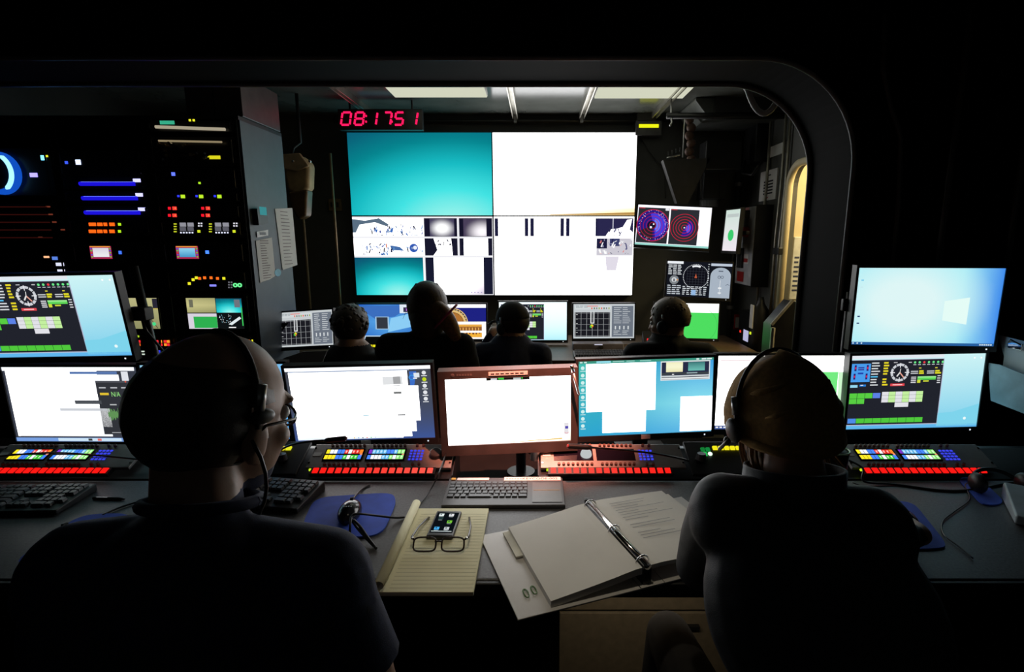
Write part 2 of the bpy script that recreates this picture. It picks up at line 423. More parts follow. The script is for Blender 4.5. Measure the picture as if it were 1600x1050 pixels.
def wall_bl(s):
    s.rect(0, 0, 1, 1, (240, 240, 245), 0, 1.0)
    bl = [(40, 70, 160), (60, 110, 190), (30, 40, 80), (90, 140, 200), (20, 25, 45), (150, 170, 200)]
    s.rect(0.0, 0.02, 0.508, 0.245, W, 1, 1.8); blobs(s, 0.12, 0.09, 0.505, 0.24, 46, bl)
    s.poly([(0.0, .03), (.09, .05), (.19, .02), (.26, .10), (.24, .12), (.16, .07), (.05, .10), (.02, .2), (0, .2)], (90, 110, 130), 2)
    s.rect(0.0, 0.27, 0.508, 0.49, W, 1, 1.8); blobs(s, 0.05, 0.33, 0.25, 0.485, 40, bl+[(220, 120, 90)]); blobs(s, .26, .37, .5, .45, 14, bl)
    s.poly([(.26, .36), (.33, .38), (.36, .43), (.27, .42)], (70, 110, 170), 2); s.disc(.43, .395, .055, (50, 90, 180), 2); s.disc(.44, .39, .025, (240, 245, 255), 4)
    s.grad(0.0, 0.515, 0.493, 1.0, water(0.62, 0.98, 1.0), 1, 16, 10); 
    s.rect(0.493, 0.505, 0.503, 1.0, W, 3)
    s.rect(0.51, .02, .745, .25, (22, 20, 42), 1); s.grad(0.55, .025, .725, .245, glow((255, 255, 255), (60, 55, 80), .5, .55, .62, 1.4), 2)
    s.rect(0.76, .02, .995, .25, (22, 20, 42), 1); s.grad(.79, .025, .955, .245, glow((255, 250, 255), (70, 60, 85), .8, .75, .8, 1.1), 2)
    s.rect(0.51, .272, .745, .49, (24, 24, 44), 1); s.poly([(.575, .275), (.70, .275), (.71, .49), (.57, .49), (.60, .42)], W, 2, 3.2); blobs(s, .575, .28, .70, .36, 16, [(40, 40, 55), (120, 120, 130)])
    s.rect(0.76, .272, .995, .49, (24, 24, 44), 1); s.rect(.79, .275, .965, .49, W, 2, 3.2)
    s.rect(0.51, .515, .995, .99, (24, 26, 48), 1); s.grad(.57, .515, .93, .99, lambda a, b: tuple(v*(2.4-1.5*max(0, a+b-1)) for v in mix(lin(W), lin((222, 212, 226)), max(0, a+b-1))), 2)
    for x in (.03, .06, .09, .12, .33, .36, .39, .42): s.rect(.57+x*.8, .962, .58+x*.8, .972, (140, 130, 190), 3)
def wall_br(s):
    s.rect(0, 0, 1, 1, W, 0, 3.0)
    nv = (30, 30, 62)
    for u in (0.0, .215, .255, .47, .51, .72): s.rect(u+.005, .02, u+.03, .245, nv, 1)
    s.rect(0.735, .02, .995, .245, (42, 40, 78), 1); s.line(.85, .02, .85, .24, .012, (200, 200, 215), 2)
    s.poly([(.80, .24), (.83, .16), (.88, .15), (.92, .13), (.95, .04), (.985, .03), (.97, .16), (.995, .2), (.995, .245)], W, 3, 2); blobs(s, .82, .13, .96, .24, 14, [(50, 50, 80), (120, 120, 150)], 4)
    s.rect(.735, .27, .995, .49, (205, 202, 212), 1); s.rect(.735, .275, .81, .40, nv, 2); s.rect(.83, .275, .90, .37, (60, 66, 110), 2)
    blobs(s, .74, .27, .99, .47, 34, [(40, 40, 80), (90, 90, 130), (235, 120, 110), W, W, (150, 150, 180)], 3)
    s.rect(.0, .248, .72, .256, (200, 200, 215), 1)
    s.poly([(.80, .50), (.90, .50), (.88, .68), (.81, .68)], (225, 220, 232), 1, 1.0)
def sky(c0, c1, p=1.0):
    return lambda a, b: tuple(mix(lin(c0), lin(c1), b**p))
def ops(s, u0, v0, u1, v1, L=1, left_cut=False):
    dw, dh = u1-u0, v1-v0
    U = lambda u: u0+dw*u
    V = lambda v: v0+dh*v
    R = lambda a, b, c, d, col, l, k=1.0: s.rect(U(a), V(b), U(c), V(d), col, L+l, k)
    s.rect(u0-.006, v0-.006, u1+.006, v1+.012, (175, 180, 205), L); R(0, 0, 1, 1, (33, 35, 44), 1)
    R(.01, .05, .215, .33, (72, 156, 236), 2)
    for a, b in ((.04, .07), (.17, .07), (.035, .2), (.165, .2)):
        R(a, b, a+.022, b+.09, (45, 30, 110), 3); R(a+.004, b+.03, a+.018, b+.06, (225, 40, 80), 4)
    R(.08, .1, .145, .12, (50, 50, 150), 3); R(.08, .13, .145, .15, (50, 50, 150), 3); R(.08, .185, .14, .21, (30, 60, 170), 3)
    R(.01, .375, .09, .415, (150, 215, 240), 2); R(.11, .37, .18, .40, (40, 130, 220), 2); R(.12, .375, .15, .385, W, 3)
    for j in range(9):
        v = .035+j*.042
        R(.225, v, .225+random.uniform(.06, .1), v+.018, (90, 200, 250) if j == 5 else (215, 218, 222), 2)
        if j not in (5,): R(.355, v-.004, .355+random.uniform(.035, .06), v+.02, (230, 214, 40), 2)
    cu, cv = U(.535), V(.195)
    s.ring(cu, cv, .12*dh, .035*dh, (205, 208, 215), L+2); 
    for k in range(12):
        t = 2*math.pi*k/12; asp = s.w/s.h
        s.line(cu+.075*dh*math.cos(t)/asp, cv+.075*dh*math.sin(t), cu+.145*dh*math.cos(t)/asp, cv+.145*dh*math.sin(t), .012*dh, (33, 35, 44) if k % 3 else (235, 235, 240), L+3)
    s.line(cu, cv, cu+.045*dw, cv+.075*dh, .016*dh, (240, 170, 150), L+4); s.line(cu, cv, cu-.03*dw, cv+.06*dh, .02*dh, (225, 225, 225), L+4); s.line(cu, cv, cu+.006*dw, cv-.06*dh, .01*dh, (225, 225, 225), L+4)
    R(.445, .365, .60, .402, (226, 70, 80), 2); R(.47, .376, .575, .39, (255, 205, 205), 3)
    for k in range(7):
        u = .69+k*.05; s.disc(U(u), V(.045), .017*dh, (235, 60, 70) if k == 2 else (110, 235, 140), L+2); R(u-.016, .075, u+.016, .085, (205, 210, 215), 2)
    R(.46, .035, .50, .048, (190, 190, 195), 2); R(.62, .035, .655, .05, (190, 190, 195), 2)
    for u, n in ((.655, 0), (.83, 0)):
        R(u+.085, .125, u+.11, .14, (225, 214, 60), 2)
        for j in range(2): R(u, .175+j*.03, u+.08, .19+j*.03, (205, 208, 212), 2); R(u+.09, .168+j*.032, u+.09+random.uniform(.04, .065), .192+j*.032, (226, 220, 40), 2)
    R(.735, .262, .935, .315, (95, 215, 90), 2); R(.735, .262, .935, .282, (160, 240, 150), 3); R(.735, .315, .77, .36, (210, 220, 60), 2); R(.80, .325, .86, .345, (210, 220, 60), 2)
    for j in range(4): R(.665, .265+j*.027, .72, .28+j*.027, (215, 215, 220), 2); R(.95, .25+j*.035, .985, .265+j*.035, (215, 215, 220), 2)
    for k in range(4): R(.012+k*.085, .505, .092+k*.085, .585, (88, 206, 66) if k < 3 else (92, 130, 230), 2)
    for k in range(2): R(.012+k*.085, .59, .092+k*.085, .67, (88, 206, 66), 2)
    for k in range(6):
        for j in range(3): R(.365+k*.075, .49+j*.056, .438+k*.075, .543+j*.056, (226, 226, 232) if k % 2 == 0 else (196, 240, 160), 2)
    R(.515, .66, .665, .73, (226, 226, 232), 2)
    for k in range(9): R(.015+k*.092, .90, .103+k*.092, .975, (78, 140, 232) if k == 0 else (80, 200, 60), 2)
def lcd_ops(s, u0=0.03, u1=0.69):
    s.grad(0, 0, 1, 1, lambda a, b: tuple(mix(lin((206, 244, 246)), lin((118, 206, 236)), max(0, b*1.0-0.1+.12*a))), 0)
    s.poly([(u1, .80), (.8, .79), (1, .68), (1, .98), (u1, .98)], (126, 212, 236), 1)
    s.rect(0, .955, 1, 1, (96, 182, 238), 1)
    ops(s, u0, .065, u1, .94, 1)
    s.disc(.90, .88, .02, (235, 250, 250), 2); s.disc(.97, .06, .012, W, 2); s.disc(.92, .06, .012, W, 2)
    s.rect(0, 0, u1, .045, (226, 232, 240), 1)
def lcd_left_low(s):
    s.rect(0, 0, 1, 1, (58, 62, 74), 0)
    s.rect(0, 0, .98, .05, (235, 240, 248), 1, 1.5)
    s.rect(0.02, .05, .70, .93, W, 1, 2.5)
    s.rect(.50, .06, .85, .095, (90, 120, 175), 2); s.rect(.88, .06, .93, .18, (225, 228, 235), 2)
    s.rect(.50, .1, .86, .36, (244, 246, 250), 2, 1.2)
    s.rect(.04, .52, .74, .93, (236, 238, 244), 2, 1.2); s.rect(.38, .55, .75, .58, (205, 208, 214), 3); s.rect(.38, .58, .75, .80, (246, 247, 250), 3, 1.1)
    s.rect(.50, .44, .70, .49, (80, 84, 90), 3)
    s.rect(.68, .18, .915, .90, (50, 52, 58), 3); s.rect(.68, .18, .92, .205, (78, 80, 88), 4); s.disc(.905, .192, .01, (235, 90, 60), 5)
    for u in (.70, .785, .865): s.rect(u, .265, u+.05, .28, (190, 192, 198), 4)
    s.rect(.70, .34, .765, .37, (226, 192, 50), 4); s.text('N/A', .785, .325, .065, (150, 225, 130), 4, w=.065); s.rect(.87, .345, .91, .365, (110, 150, 235), 4)
    s.rect(.76, .49, .81, .505, (185, 188, 190), 4)
    for k in range(60):
        u = .735+k*.003; h = random.uniform(.02, .085); s.rect(u, .63-h, u+.0032, .63+h, (96, 146, 86), 4)
    for k in range(3): s.rect(.89, .52+k*.03, .91, .53+k*.03, (200, 200, 205), 4); s.rect(.86+k*.022, .80, .872+k*.022, .84, (120, 190, 235), 4)
    s.rect(.74, .87, .86, .88, (170, 172, 178), 4)
    s.rect(0, .95, 1, 1, (120, 160, 225), 1); s.rect(.32, .955, .80, .995, (205, 228, 245), 2); s.rect(.55, .96, .58, .99, (60, 60, 60), 3); s.rect(.62, .96, .65, .99, (235, 110, 100), 3)
    s.disc(.965, .22, .03, (206, 224, 50), 2); s.disc(.965, .34, .03, (190, 215, 245), 2)
def lcd_cyan(s):
    s.grad(0, 0, 1, 1, lambda a, b: mix(lin((190, 240, 248)), lin((96, 176, 238)), min(1, abs(a-.35)*1.3+.25*b)), 0)
    s.rect(0, .955, 1, 1, (80, 150, 220), 1)
    for k in range(3): s.disc(.90+k*.03, .975, .012, W, 2)
def lcd_centre_left(s):
    s.grad(0, 0, 1, 1, lambda a, b: mix(lin((70, 74, 84)), lin((62, 86, 150)), b**3), 0)
    s.rect(0, 0, 1, .05, (238, 242, 248), 1, 1.5); s.rect(0.02, .05, .85, .065, (150, 165, 190), 1)
    s.rect(.02, .065, .835, .97, W, 2, 3.2); s.rect(.3, .27, .905, .75, W, 2, 3.2); s.rect(.2, .5, .87, .9, W, 2, 3.2); s.rect(.1, .6, .77, .985, W, 2, 3.2)
    s.rect(.66, .14, .80, .25, (226, 228, 230), 3); s.rect(.735, .14, .785, .24, (165, 166, 168), 4)
    s.bars(.70, .26, .80, .33, 2, (170, 172, 175), 3, 1, .35, 1)
    s.rect(.73, .345, .785, .375, (110, 112, 112), 3); s.bars(.66, .345, .72, .37, 1, (200, 200, 200), 3, 1, .5, 5)
    for j in range(9): s.rect(.72+random.uniform(-.02, .03), .41+j*.032, .785, .418+j*.032, (165, 168, 170), 3)
    s.rect(.745, .655, .80, .675, (110, 112, 115), 3); s.bars(.73, .70, .80, .78, 3, (170, 170, 172), 3, 1, .3, 1)
    s.rect(.50, .655, .54, .67, (160, 200, 215), 3)
    s.poly([(.85, .08), (.90, .08), (.88, .26), (.85, .3)], (60, 110, 200), 1); s.ring(.865, .16, .03, .012, (60, 150, 225), 3); s.rect(.88, .10, .92, .16, (225, 232, 240), 3); s.bars(.875, .165, .92, .18, 1, W, 3, 1, .9, 1)
    for j, c in enumerate(((230, 232, 235), (196, 220, 30), (228, 230, 235), (228, 230, 235), (228, 230, 235))):
        v = .1+j*.088; s.disc(.952, v, .026, c, 3); s.rect(.932, v+.035, .972, v+.047, (225, 228, 232), 3)
    s.rect(.02, .955, .72, .985, (225, 235, 245), 4, 1.2)
    for k in range(6): s.disc(.42+k*.03, .97, .008, ((240, 190, 60), (90, 150, 230), (60, 60, 60), (230, 90, 80), (110, 200, 110), (200, 210, 220))[k], 5)
def lcd_white(s):
    s.grad(0, 0, 1, 1, lambda a, b: tuple(v*(4.2-3.2*max(0, (a+b-1.4)/.6)) for v in mix(lin(W), lin((255, 246, 226)), max(0, (a+b-1.4)/.6))), 0)
    s.rect(.325, 0, .67, .045, (22, 18, 16), 1); s.rect(.36, .012, .41, .04, (215, 220, 225), 2); s.rect(.42, .005, .465, .035, (60, 205, 70), 2); s.rect(.54, .012, .60, .04, (190, 200, 200), 2); s.rect(.605, .008, .615, .03, (60, 205, 70), 2)
    s.poly([(.5, .985), (.93, .955), (.93, .975), (.5, .995)], (236, 196, 110), 1)
    s.rect(.945, .72, .985, .90, (232, 228, 232), 1); s.rect(.955, .775, .98, .815, (80, 70, 175), 2); s.ring(.967, .855, .03, .008, (235, 150, 160), 2, a0=200, a1=340); s.line(.967, .60, .967, .67, .008, (235, 170, 170), 1)
def lcd_desktop(s):
    s.grad(0, 0, 1, 1, lambda a, b: mix(mix(lin((70, 190, 175)), lin((40, 160, 215)), min(1, a*.3+b*.8)), mix(lin((140, 226, 240)), lin((40, 150, 225)), abs(b-.6)*1.6), min(1, max(0, a-.15)*1.4)), 0)
    s.rect(0, 0, 1, .035, (62, 150, 130), 1)
    s.bars(.01, .008, .07, .03, 1, (210, 235, 230), 2, 1, .8, 2); s.rect(.13, .006, .235, .03, (150, 220, 235), 2); s.bars(.25, .01, .55, .028, 1, (150, 205, 195), 2, 1, .7, 3); s.bars(.87, .008, .99, .03, 1, (225, 240, 240), 2, 1, .8, 3)
    s.rect(.055, .04, .57, .675, W, 1, 3.6); s.rect(.175, .5, .50, .965, W, 1, 3.6); s.rect(.76, .515, 1, .985, W, 1, 3.6)
    for j in range(9): s.disc(.03, .09+j*.096, .024, (210, 240, 238), 2); s.rect(.012, .125+j*.096, .05, .137+j*.096, (190, 228, 230), 2)
    s.rect(.605, .035, .975, .29, (225, 230, 232), 1); s.rect(.612, .05, .968, .28, (40, 44, 70), 2)
    s.grad(.645, .05, .77, .18, lambda a, b: mix(lin((250, 250, 215)), lin((226, 216, 150)), abs(b-.4)), 3, 4, 4); s.grad(.81, .055, .935, .17, lambda a, b: mix(lin((60, 120, 120)), lin((110, 190, 180)), b), 3, 4, 4)
    s.rect(.612, .19, .968, .215, (60, 66, 70), 3); s.rect(.612, .225, .968, .245, (205, 212, 214), 3); s.rect(.612, .255, .968, .275, (236, 240, 240), 3); s.rect(.69, .205, .705, .215, W, 4); s.rect(.80, .19, .88, .205, (150, 170, 175), 4)
def lcd_green(s):
    s.rect(0, 0, 1, 1, (252, 253, 253), 0, 3.5)
    s.rect(0, .95, 1, 1, (60, 84, 150), 1)
    s.rect(.55, .22, .93, .95, (116, 236, 130), 1, 1.0); s.poly([(.93, .22), (1, .22), (1, .95), (.90, .95), (.94, .6)], (206, 250, 206), 2)
    s.rect(.02, .06, .25, .075, (225, 200, 205), 1)
    for k in range(9): s.rect(.01+k*.03, .965, .03+k*.03, .985, (235, 238, 245), 2)
def lcd_window(s):
    s.grad(0, 0, 1, 1, lambda a, b: mix(lin((222, 246, 246)), mix(lin((160, 236, 246)), lin((64, 140, 236)), max(0, (a-.72)/.28)), min(1, max(0, (math.hypot((a-.35)*1.05, (b-.45)*.8)-.22)/.42))), 0, 22, 14)
    s.poly([(.62, .42), (.79, .37), (.79, .72), (.62, .67)], (228, 252, 246), 1)
    s.rect(0, .965, 1, 1, (40, 96, 160), 1)
    for k in range(3): s.disc(.015+k*.03, .982, .01, (215, 235, 245), 2)
    for k in range(6): s.rect(.90+k*.015, .975, .911+k*.015, .99, (225, 240, 245), 2)
    for j, c in ((.62, (20, 50, 110)), (.71, (20, 50, 110)), (.15, (120, 200, 235)), (.24, (200, 235, 240))): s.rect(.025, j, .043, j+.016, c, 2)
def sonar_grid(s):
    s.rect(0, 0, 1, 1, (196, 202, 205), 0); s.rect(.02, .04, .61, .16, (208, 214, 216), 1)
    s.bars(.04, .05, .24, .12, 2, (150, 160, 165), 2, 1, .5, 3); s.rect(.22, .05, .40, .075, (225, 130, 125), 2)
    for k in range(8): s.rect(.29+k*.04, .10, .31+k*.04, .15, ((235, 90, 60), (90, 110, 90), (120, 130, 130), (150, 170, 70))[k % 4], 2)
    s.rect(.02, .24, .60, .95, (28, 28, 34), 1)
    for k in range(7): s.rect(.03+k*.092, .24, .036+k*.092, .95, (165, 168, 172), 2)
    for k in range(5): s.rect(.02, .26+k*.165, .60, .267+k*.165, (165, 168, 172), 2); s.rect(.04, .30+k*.13, .07, .31+k*.13, (220, 220, 222), 3)
    for a, b, c, d in ((.278, .22, .292, .55), (.328, .22, .342, .55), (.278, .54, .342, .565)): s.rect(a, b, c, d, (236, 238, 240), 3)
    s.poly([(.30, .58), (.33, .63), (.30, .70), (.27, .64)], (226, 214, 40), 4); s.disc(.285, .66, .03, (60, 200, 80), 5, n=10); s.poly([(.30, .64), (.33, .66), (.30, .69)], (235, 60, 40), 6)
    s.rect(.63, .06, .98, .96, (108, 116, 128), 1); s.bars(.66, .1, .95, .6, 9, (205, 210, 214), 2, 1, .3, 2)
    for k in range(4): s.rect(.68+k*.07, .64, .70+k*.07, .74, (215, 220, 222), 2)
    s.bars(.66, .78, .95, .93, 3, (190, 196, 200), 2, 1, .35, 2)
def lcd_ship(s):
    s.grad(0, 0, 1, 1, lambda a, b: mix(lin((90, 170, 235)), lin((30, 90, 190)), min(1, abs(a-.5)+abs(b-.5))), 0)
    s.poly([(0, .05), (.9, .02), (.62, .35), (.3, .42)], (60, 110, 190), 1); s.poly([(.55, .4), (1, .2), (1, .6), (.5, .8)], (140, 205, 245), 1)
    s.rect(.30, .35, .52, .72, (160, 195, 225), 2); s.rect(.32, .37, .50, .70, (52, 56, 66), 3); s.rect(.70, .0, 1, .25, (225, 235, 245), 2); s.rect(.76, .08, .95, .22, (50, 44, 74), 3); s.rect(.80, .1, .9, .18, (190, 120, 225), 4); s.rect(0, .9, 1, 1, (190, 215, 235), 2)
def lcd_sonar_orange(s):
    s.rect(0, 0, 1, 1, (30, 34, 130), 0); s.rect(0, 0, 1, .1, (240, 242, 246), 1, 1.3)
    s.disc(.46, .55, .44, (226, 190, 120), 1, a0=0, a1=180, n=28); s.ring(.46, .55, .40, .03, (40, 30, 24), 2, a0=0, a1=180); s.ring(.46, .55, .31, .012, (90, 60, 30), 2, a0=0, a1=180); s.ring(.46, .55, .2, .25, (178, 116, 52), 2, a0=10, a1=170)
    for k in range(14): t = math.radians(10+160*k/13); s.disc(.46+.40*math.cos(t)*s.h/s.w, .55-.40*math.sin(t), .012, (235, 235, 235), 3, n=8)
    s.rect(.0, .5, 1, 1, (236, 236, 236), 3, 1.2)
    s.rect(.1, .58, .93, .66, (236, 170, 70), 4); s.rect(.1, .64, .93, .76, (150, 92, 44), 4); s.rect(.1, .82, .93, .95, (245, 180, 60), 4)
    for k in range(16): s.rect(.12+k*.05, .67, .135+k*.05, .755, (236, 180, 90), 5); s.rect(.1+k*.052, .82, .1+k*.052+random.uniform(.01, .04), .82+random.uniform(.02, .06), (110, 50, 20), 5)
def lcd_ops_far(s):
    s.grad(0, 0, 1, 1, lambda a, b: tuple(1.2*v for v in mix(lin((236, 248, 250)), lin((170, 226, 240)), b*b)), 0); ops(s, .03, .06, .66, .98, 1)
def lcd_radar(s):
    s.rect(0, 0, 1, 1, (240, 238, 246), 0, 1.3); s.rect(0, .95, 1, 1, (150, 215, 205), 1)
    s.rect(.01, .06, .435, .94, (44, 46, 52), 1); s.rect(.455, .07, .84, .94, (44, 46, 52), 1)
    a = s.w/s.h
    s.disc(.222, .50, .385, (40, 26, 130), 2, n=36); s.disc(.24, .5, .30, (70, 60, 220), 3, a0=-80, a1=110, n=20); s.disc(.23, .5, .18, (110, 120, 245), 4, a0=-60, a1=80, n=16); s.disc(.222, .5, .36, (44, 34, 44), 5, a0=205, a1=275, n=10); s.disc(.21, .5, .11, (20, 18, 40), 5, n=16)
    for k in range(1, 6): s.ring(.222, .50, .077*k, .012, (176, 30, 66), 6, n=36)
    s.ring(.222, .50, .395, .012, (200, 36, 70), 6, n=36)
    random.seed(5)
    for k in range(80):
        t = random.uniform(0, 6.283); r = random.choice((.38, .36, .33, .3)); s.rect(.222+r*math.cos(t)/a, .5+r*math.sin(t), .222+r*math.cos(t)/a+.007, .5+r*math.sin(t)+.012, (225, 215, 245), 7)
    s.disc(.2, .55, .03, (240, 240, 250), 7, n=8); s.disc(.235, .47, .02, W, 7, n=8)
    s.disc(.66, .52, .22, (36, 30, 150), 2, a0=-110, a1=60, n=18); s.disc(.66, .52, .15, (90, 84, 235), 3, a0=-60, a1=40, n=14)
    for k in range(1, 6): s.ring(.655, .52, .067*k, .014, (196, 32, 60), 6, n=36)
    s.disc(.655, .52, .035, (30, 24, 40), 6, n=12); s.disc(.655, .52, .018, W, 7, n=8); s.rect(.02, .07, .1, .085, (220, 50, 60), 3); s.rect(.46, .08, .54, .095, (220, 50, 60), 3); s.rect(.38, .05, .43, .12, (235, 235, 240), 3)
def lcd_autopilot(s):
    s.rect(0, 0, 1, 1, (20, 22, 30), 0); s.rect(0, 0, .25, .07, (236, 240, 245), 1); s.rect(.68, .03, 1, .1, (190, 200, 215), 1)
    s.bars(.02, .1, .24, .4, 6, (215, 220, 225), 1, 1, .5, 3); s.disc(.12, .53, .13, (125, 130, 135), 1); s.disc(.12, .53, .07, (210, 214, 218), 2); s.rect(.105, .5, .135, .58, (110, 112, 118), 3); s.disc(.17, .53, .02, (235, 150, 60), 3)
    s.bars(.02, .68, .24, .97, 5, (190, 196, 205), 1, 1, .5, 3)
    s.disc(.455, .42, .33, (16, 16, 24), 1, n=32)
    for k in range(48):
        t = 2*math.pi*k/48; s.disc(.455+.345*math.cos(t)*s.h/s.w, .42+.345*math.sin(t), .013, (215, 218, 225), 2, n=6)
    s.ring(.455, .42, .30, .05, (236, 238, 242), 2, a0=68, a1=112, n=12)
    for k in range(-3, 4): s.rect(.455+k*.045-.001, .16, .455+k*.045+.001, .68, (70, 74, 84), 2); s.rect(.31, .42+k*.075-.002, .60, .42+k*.075+.002, (70, 74, 84), 2)
    s.poly([(.455, .33), (.475, .46), (.435, .46)], (190, 90, 60), 3); s.bars(.26, .70, .65, .97, 5, (200, 206, 212), 2, 1, .5, 6); s.rect(.40, .80, .47, .95, (150, 185, 225), 3)
    s.bars(.635, .05, .665, .7, 10, (205, 210, 215), 2, 1, .3, 1)
    pts = [(.68, 1.0), (.68, .38)]+[(.835-.155*math.cos(t), .38-.24*math.sin(t)) for t in [math.pi*k/12 for k in range(1, 12)]]+[(.99, .38), (.99, 1.0)]
    s.poly(pts, (168, 180, 194), 1); s.rect(.80, .23, .87, .255, (70, 80, 95), 2); s.ring(.815, .41, .035, .012, (60, 70, 90), 2); s.ring(.86, .41, .035, .012, (60, 70, 90), 2); s.rect(.832, .5, .838, .9, (235, 238, 240), 2); s.rect(.81, .70, .86, .74, (235, 238, 240), 2); s.rect(.81, .84, .86, .87, (235, 238, 240), 2); s.line(.92, .64, .95, .6, .01, (60, 70, 90), 2); s.line(.95, .6, .98, .64, .01, (60, 70, 90), 2)
def lcd_green_far(s):
    s.rect(0, 0, 1, 1, (248, 250, 250), 0, 1.5); s.rect(0, .26, 1, 1, (78, 222, 96), 1); s.ring(.70, .62, .5, .01, (60, 190, 80), 2, a0=-60, a1=60)
def lcd_white_dot(s):
    s.grad(0, 0, 1, 1, lambda a, b: mix(lin((206, 226, 216)), lin((240, 232, 240)), b), 0); s.disc(.5, .62, .14, (60, 205, 110), 2); s.rect(.1, .1, .9, .18, (190, 200, 198), 1)
# ------------------------------------------------------------------ video wall and monitors
def monitor(name, label, q, w, h, paint, bez=(0.010, 0.010, 0.022), depth=0.03, stand='desk', base_z=RSH, cat='monitor', group=None, led=True, note=False, housing=BLK, foot=(0.20, 0.15), roll=None):
    x, y, z, yaw, tilt, rl = q
    M = frame((x, y, z), math.radians(yaw), math.radians(tilt), math.radians(rl))
    t = thing(name, label, cat, M=M, group=group)
    sd, tp, bt = bez; m = MB(); W2, H2 = w/2, h/2
    m.span((-W2-sd, -0.005, H2), (W2+sd, depth, H2+tp)); m.span((-W2-sd, -0.005, -H2-bt), (W2+sd, depth, -H2))
    m.span((-W2-sd, -0.005, -H2), (-W2, depth, H2)); m.span((W2, -0.005, -H2), (W2+sd, depth, H2)); m.span((-W2, 0.002, -H2), (W2, depth, H2))
    m.build('housing', housing, t)
    s = Screen(w, h); paint(s); s.build(t)
    if led: MB().span((W2-0.03, -0.0062, -H2-bt*0.62), (W2-0.025, -0.0045, -H2-bt*0.38)).build('power_light', led_mat((235, 245, 255), 1.0), t)
    if note: 
        MB().span((-0.018, -0.0062, -H2-bt*0.85), (0.018, -0.0046, -H2-bt*0.1)).build('paper_label', PAPER, t)
    if stand == 'desk':
        R = frame((x, y, 0), math.radians(yaw)); back = (R @ Vector((0, depth+0.035, 0)))
        a = MB(); a.box((back.x, back.y, (base_z+z)/2+0.005), (0.06, 0.022, z-base_z-0.012), Matrix.Rotation(math.radians(yaw), 3, 'Z'))
        mid = R @ Vector((0, depth+0.012, z)); a.box(mid, (0.09, 0.05, 0.09), Matrix.Rotation(math.radians(yaw), 3, 'Z')); a.build('neck', BLK, t, world=True, bevel=0.003)
        b = MB(); bc = R @ Vector((0, depth-0.0, 0)); b.box((bc.x, bc.y, base_z+0.006), (foot[0], foot[1], 0.0115), Matrix.Rotation(math.radians(yaw), 3, 'Z')); b.build('base', BLK, t, world=True, bevel=0.004)
    elif stand == 'wall':
        MB().box((0, depth+0.02, 0), (0.2, 0.06, 0.2)).build('wall_bracket', BLKM, t)
    return t
VW, VH = 1.202, 0.672
for (ix, iz, fn, lb) in ((-1, 1, wall_tl, 'large video wall panel showing blue-green underwater water'), (1, 1, wall_tr, 'large video wall panel glowing plain white with a thin tan bottom line'),
                         (-1, -1, wall_bl, 'large video wall panel split into many small camera views'), (1, -1, wall_br, 'large white video wall panel with a row of narrow camera views on top')):
    t = thing('video_wall_panel', lb, 'display', (-0.38+ix*(VW+0.0105)/2, 4.60, 1.702+iz*(VH+0.0105)/2))
    m = MB(); a, b = VW/2+0.005, VH/2+0.005
    m.span((-a, -0.004, VH/2), (a, 0.07, b)); m.span((-a, -0.004, -b), (a, 0.07, -VH/2)); m.span((-a, -0.004, -VH/2), (-VW/2, 0.07, VH/2)); m.span((VW/2, -0.004, -VH/2), (a, 0.07, VH/2)); m.span((-VW/2, 0.003, -VH/2), (VW/2, 0.078, VH/2))
    m.build('bezel', BLK, t); s = Screen(VW, VH); fn(s); s.build(t)
MON = 'monitors of the front console'
monitor('upper_monitor', 'upper monitor with dark dashboard and clock face, over the keyboard on the blue mat', (-1.782, 1.90, 1.223, 0.3, -6.0, 1.0), .535, .303, lcd_ops, stand=None)
monitor('monitor', 'monitor with white windows and a dark green waveform panel reading N/A', (-1.780, 1.942, 0.876, -2.0, -0.9, 0.5), .53, .30, lcd_left_low)
monitor('monitor', 'plain light blue monitor mostly hidden behind the bald man', (-1.229, 1.93, 0.888, 2.3, 0, 0), .53, .30, lcd_cyan)
monitor('monitor', 'monitor filled with white windows beside a column of desktop icons', (-0.662, 1.90, 0.893, 2.9, -7, 0.7), .53, .30, lcd_centre_left, note=True)
monitor('monitor', 'monitor with teal desktop, white windows and a small two-picture player', (0.423, 1.971, 0.898, 4.2, 1.2, 0.9), .53, .30, lcd_desktop, note=True)
monitor('monitor', 'white and pale green monitor behind the person in the mustard beanie', (0.976, 2.028, 0.899, 2.6, 2.1, -0.5), .53, .30, lcd_green)
monitor('monitor', 'lower monitor with dark dashboard and clock face, under the blue desktop monitor', (1.49, 2.0, 0.911, 1.2, 0.5, 0.9), .53, .30, lambda s: lcd_ops(s, 0.0, .69))
monitor('upper_monitor', 'upper monitor with a pale blue desktop showing a glowing window logo', (1.5, 2.012, 1.245, -4.4, 0, 0), .53, .30, lcd_window, stand=None)
# posts that carry the two upper monitors
def mon_post(label, x, y, z, dx):
    t = thing('monitor_post', label, 'monitor mount', (x+dx, y, RSH))
    MB().span((-0.09, -0.028, 0), (0.09, 0.028, 0.012)).build('base', BLKM, t, bevel=0.004)
    MB().cyl((0, 0.0, 0.012), (0, 0.0, z-RSH+0.05), 0.018, n=16).build('pole', BLKM, t, smooth=True)
    MB().box((-dx*0.5, -0.012, z-RSH), (abs(dx)+0.08, 0.02, 0.05)).build('arm', BLKM, t, bevel=0.004)
    MB().box((-dx, -0.022, z-RSH), (0.12, 0.014, 0.12)).build('mount_plate', BLKM, t, bevel=0.003)
mon_post('black pole with an arm holding up the monitor with the window logo', 1.5, 2.095, 1.245, -0.245)
mon_post('black pole with an arm holding up the dashboard monitor above the waveform monitor', -1.782, 2.03, 1.223, -0.25)
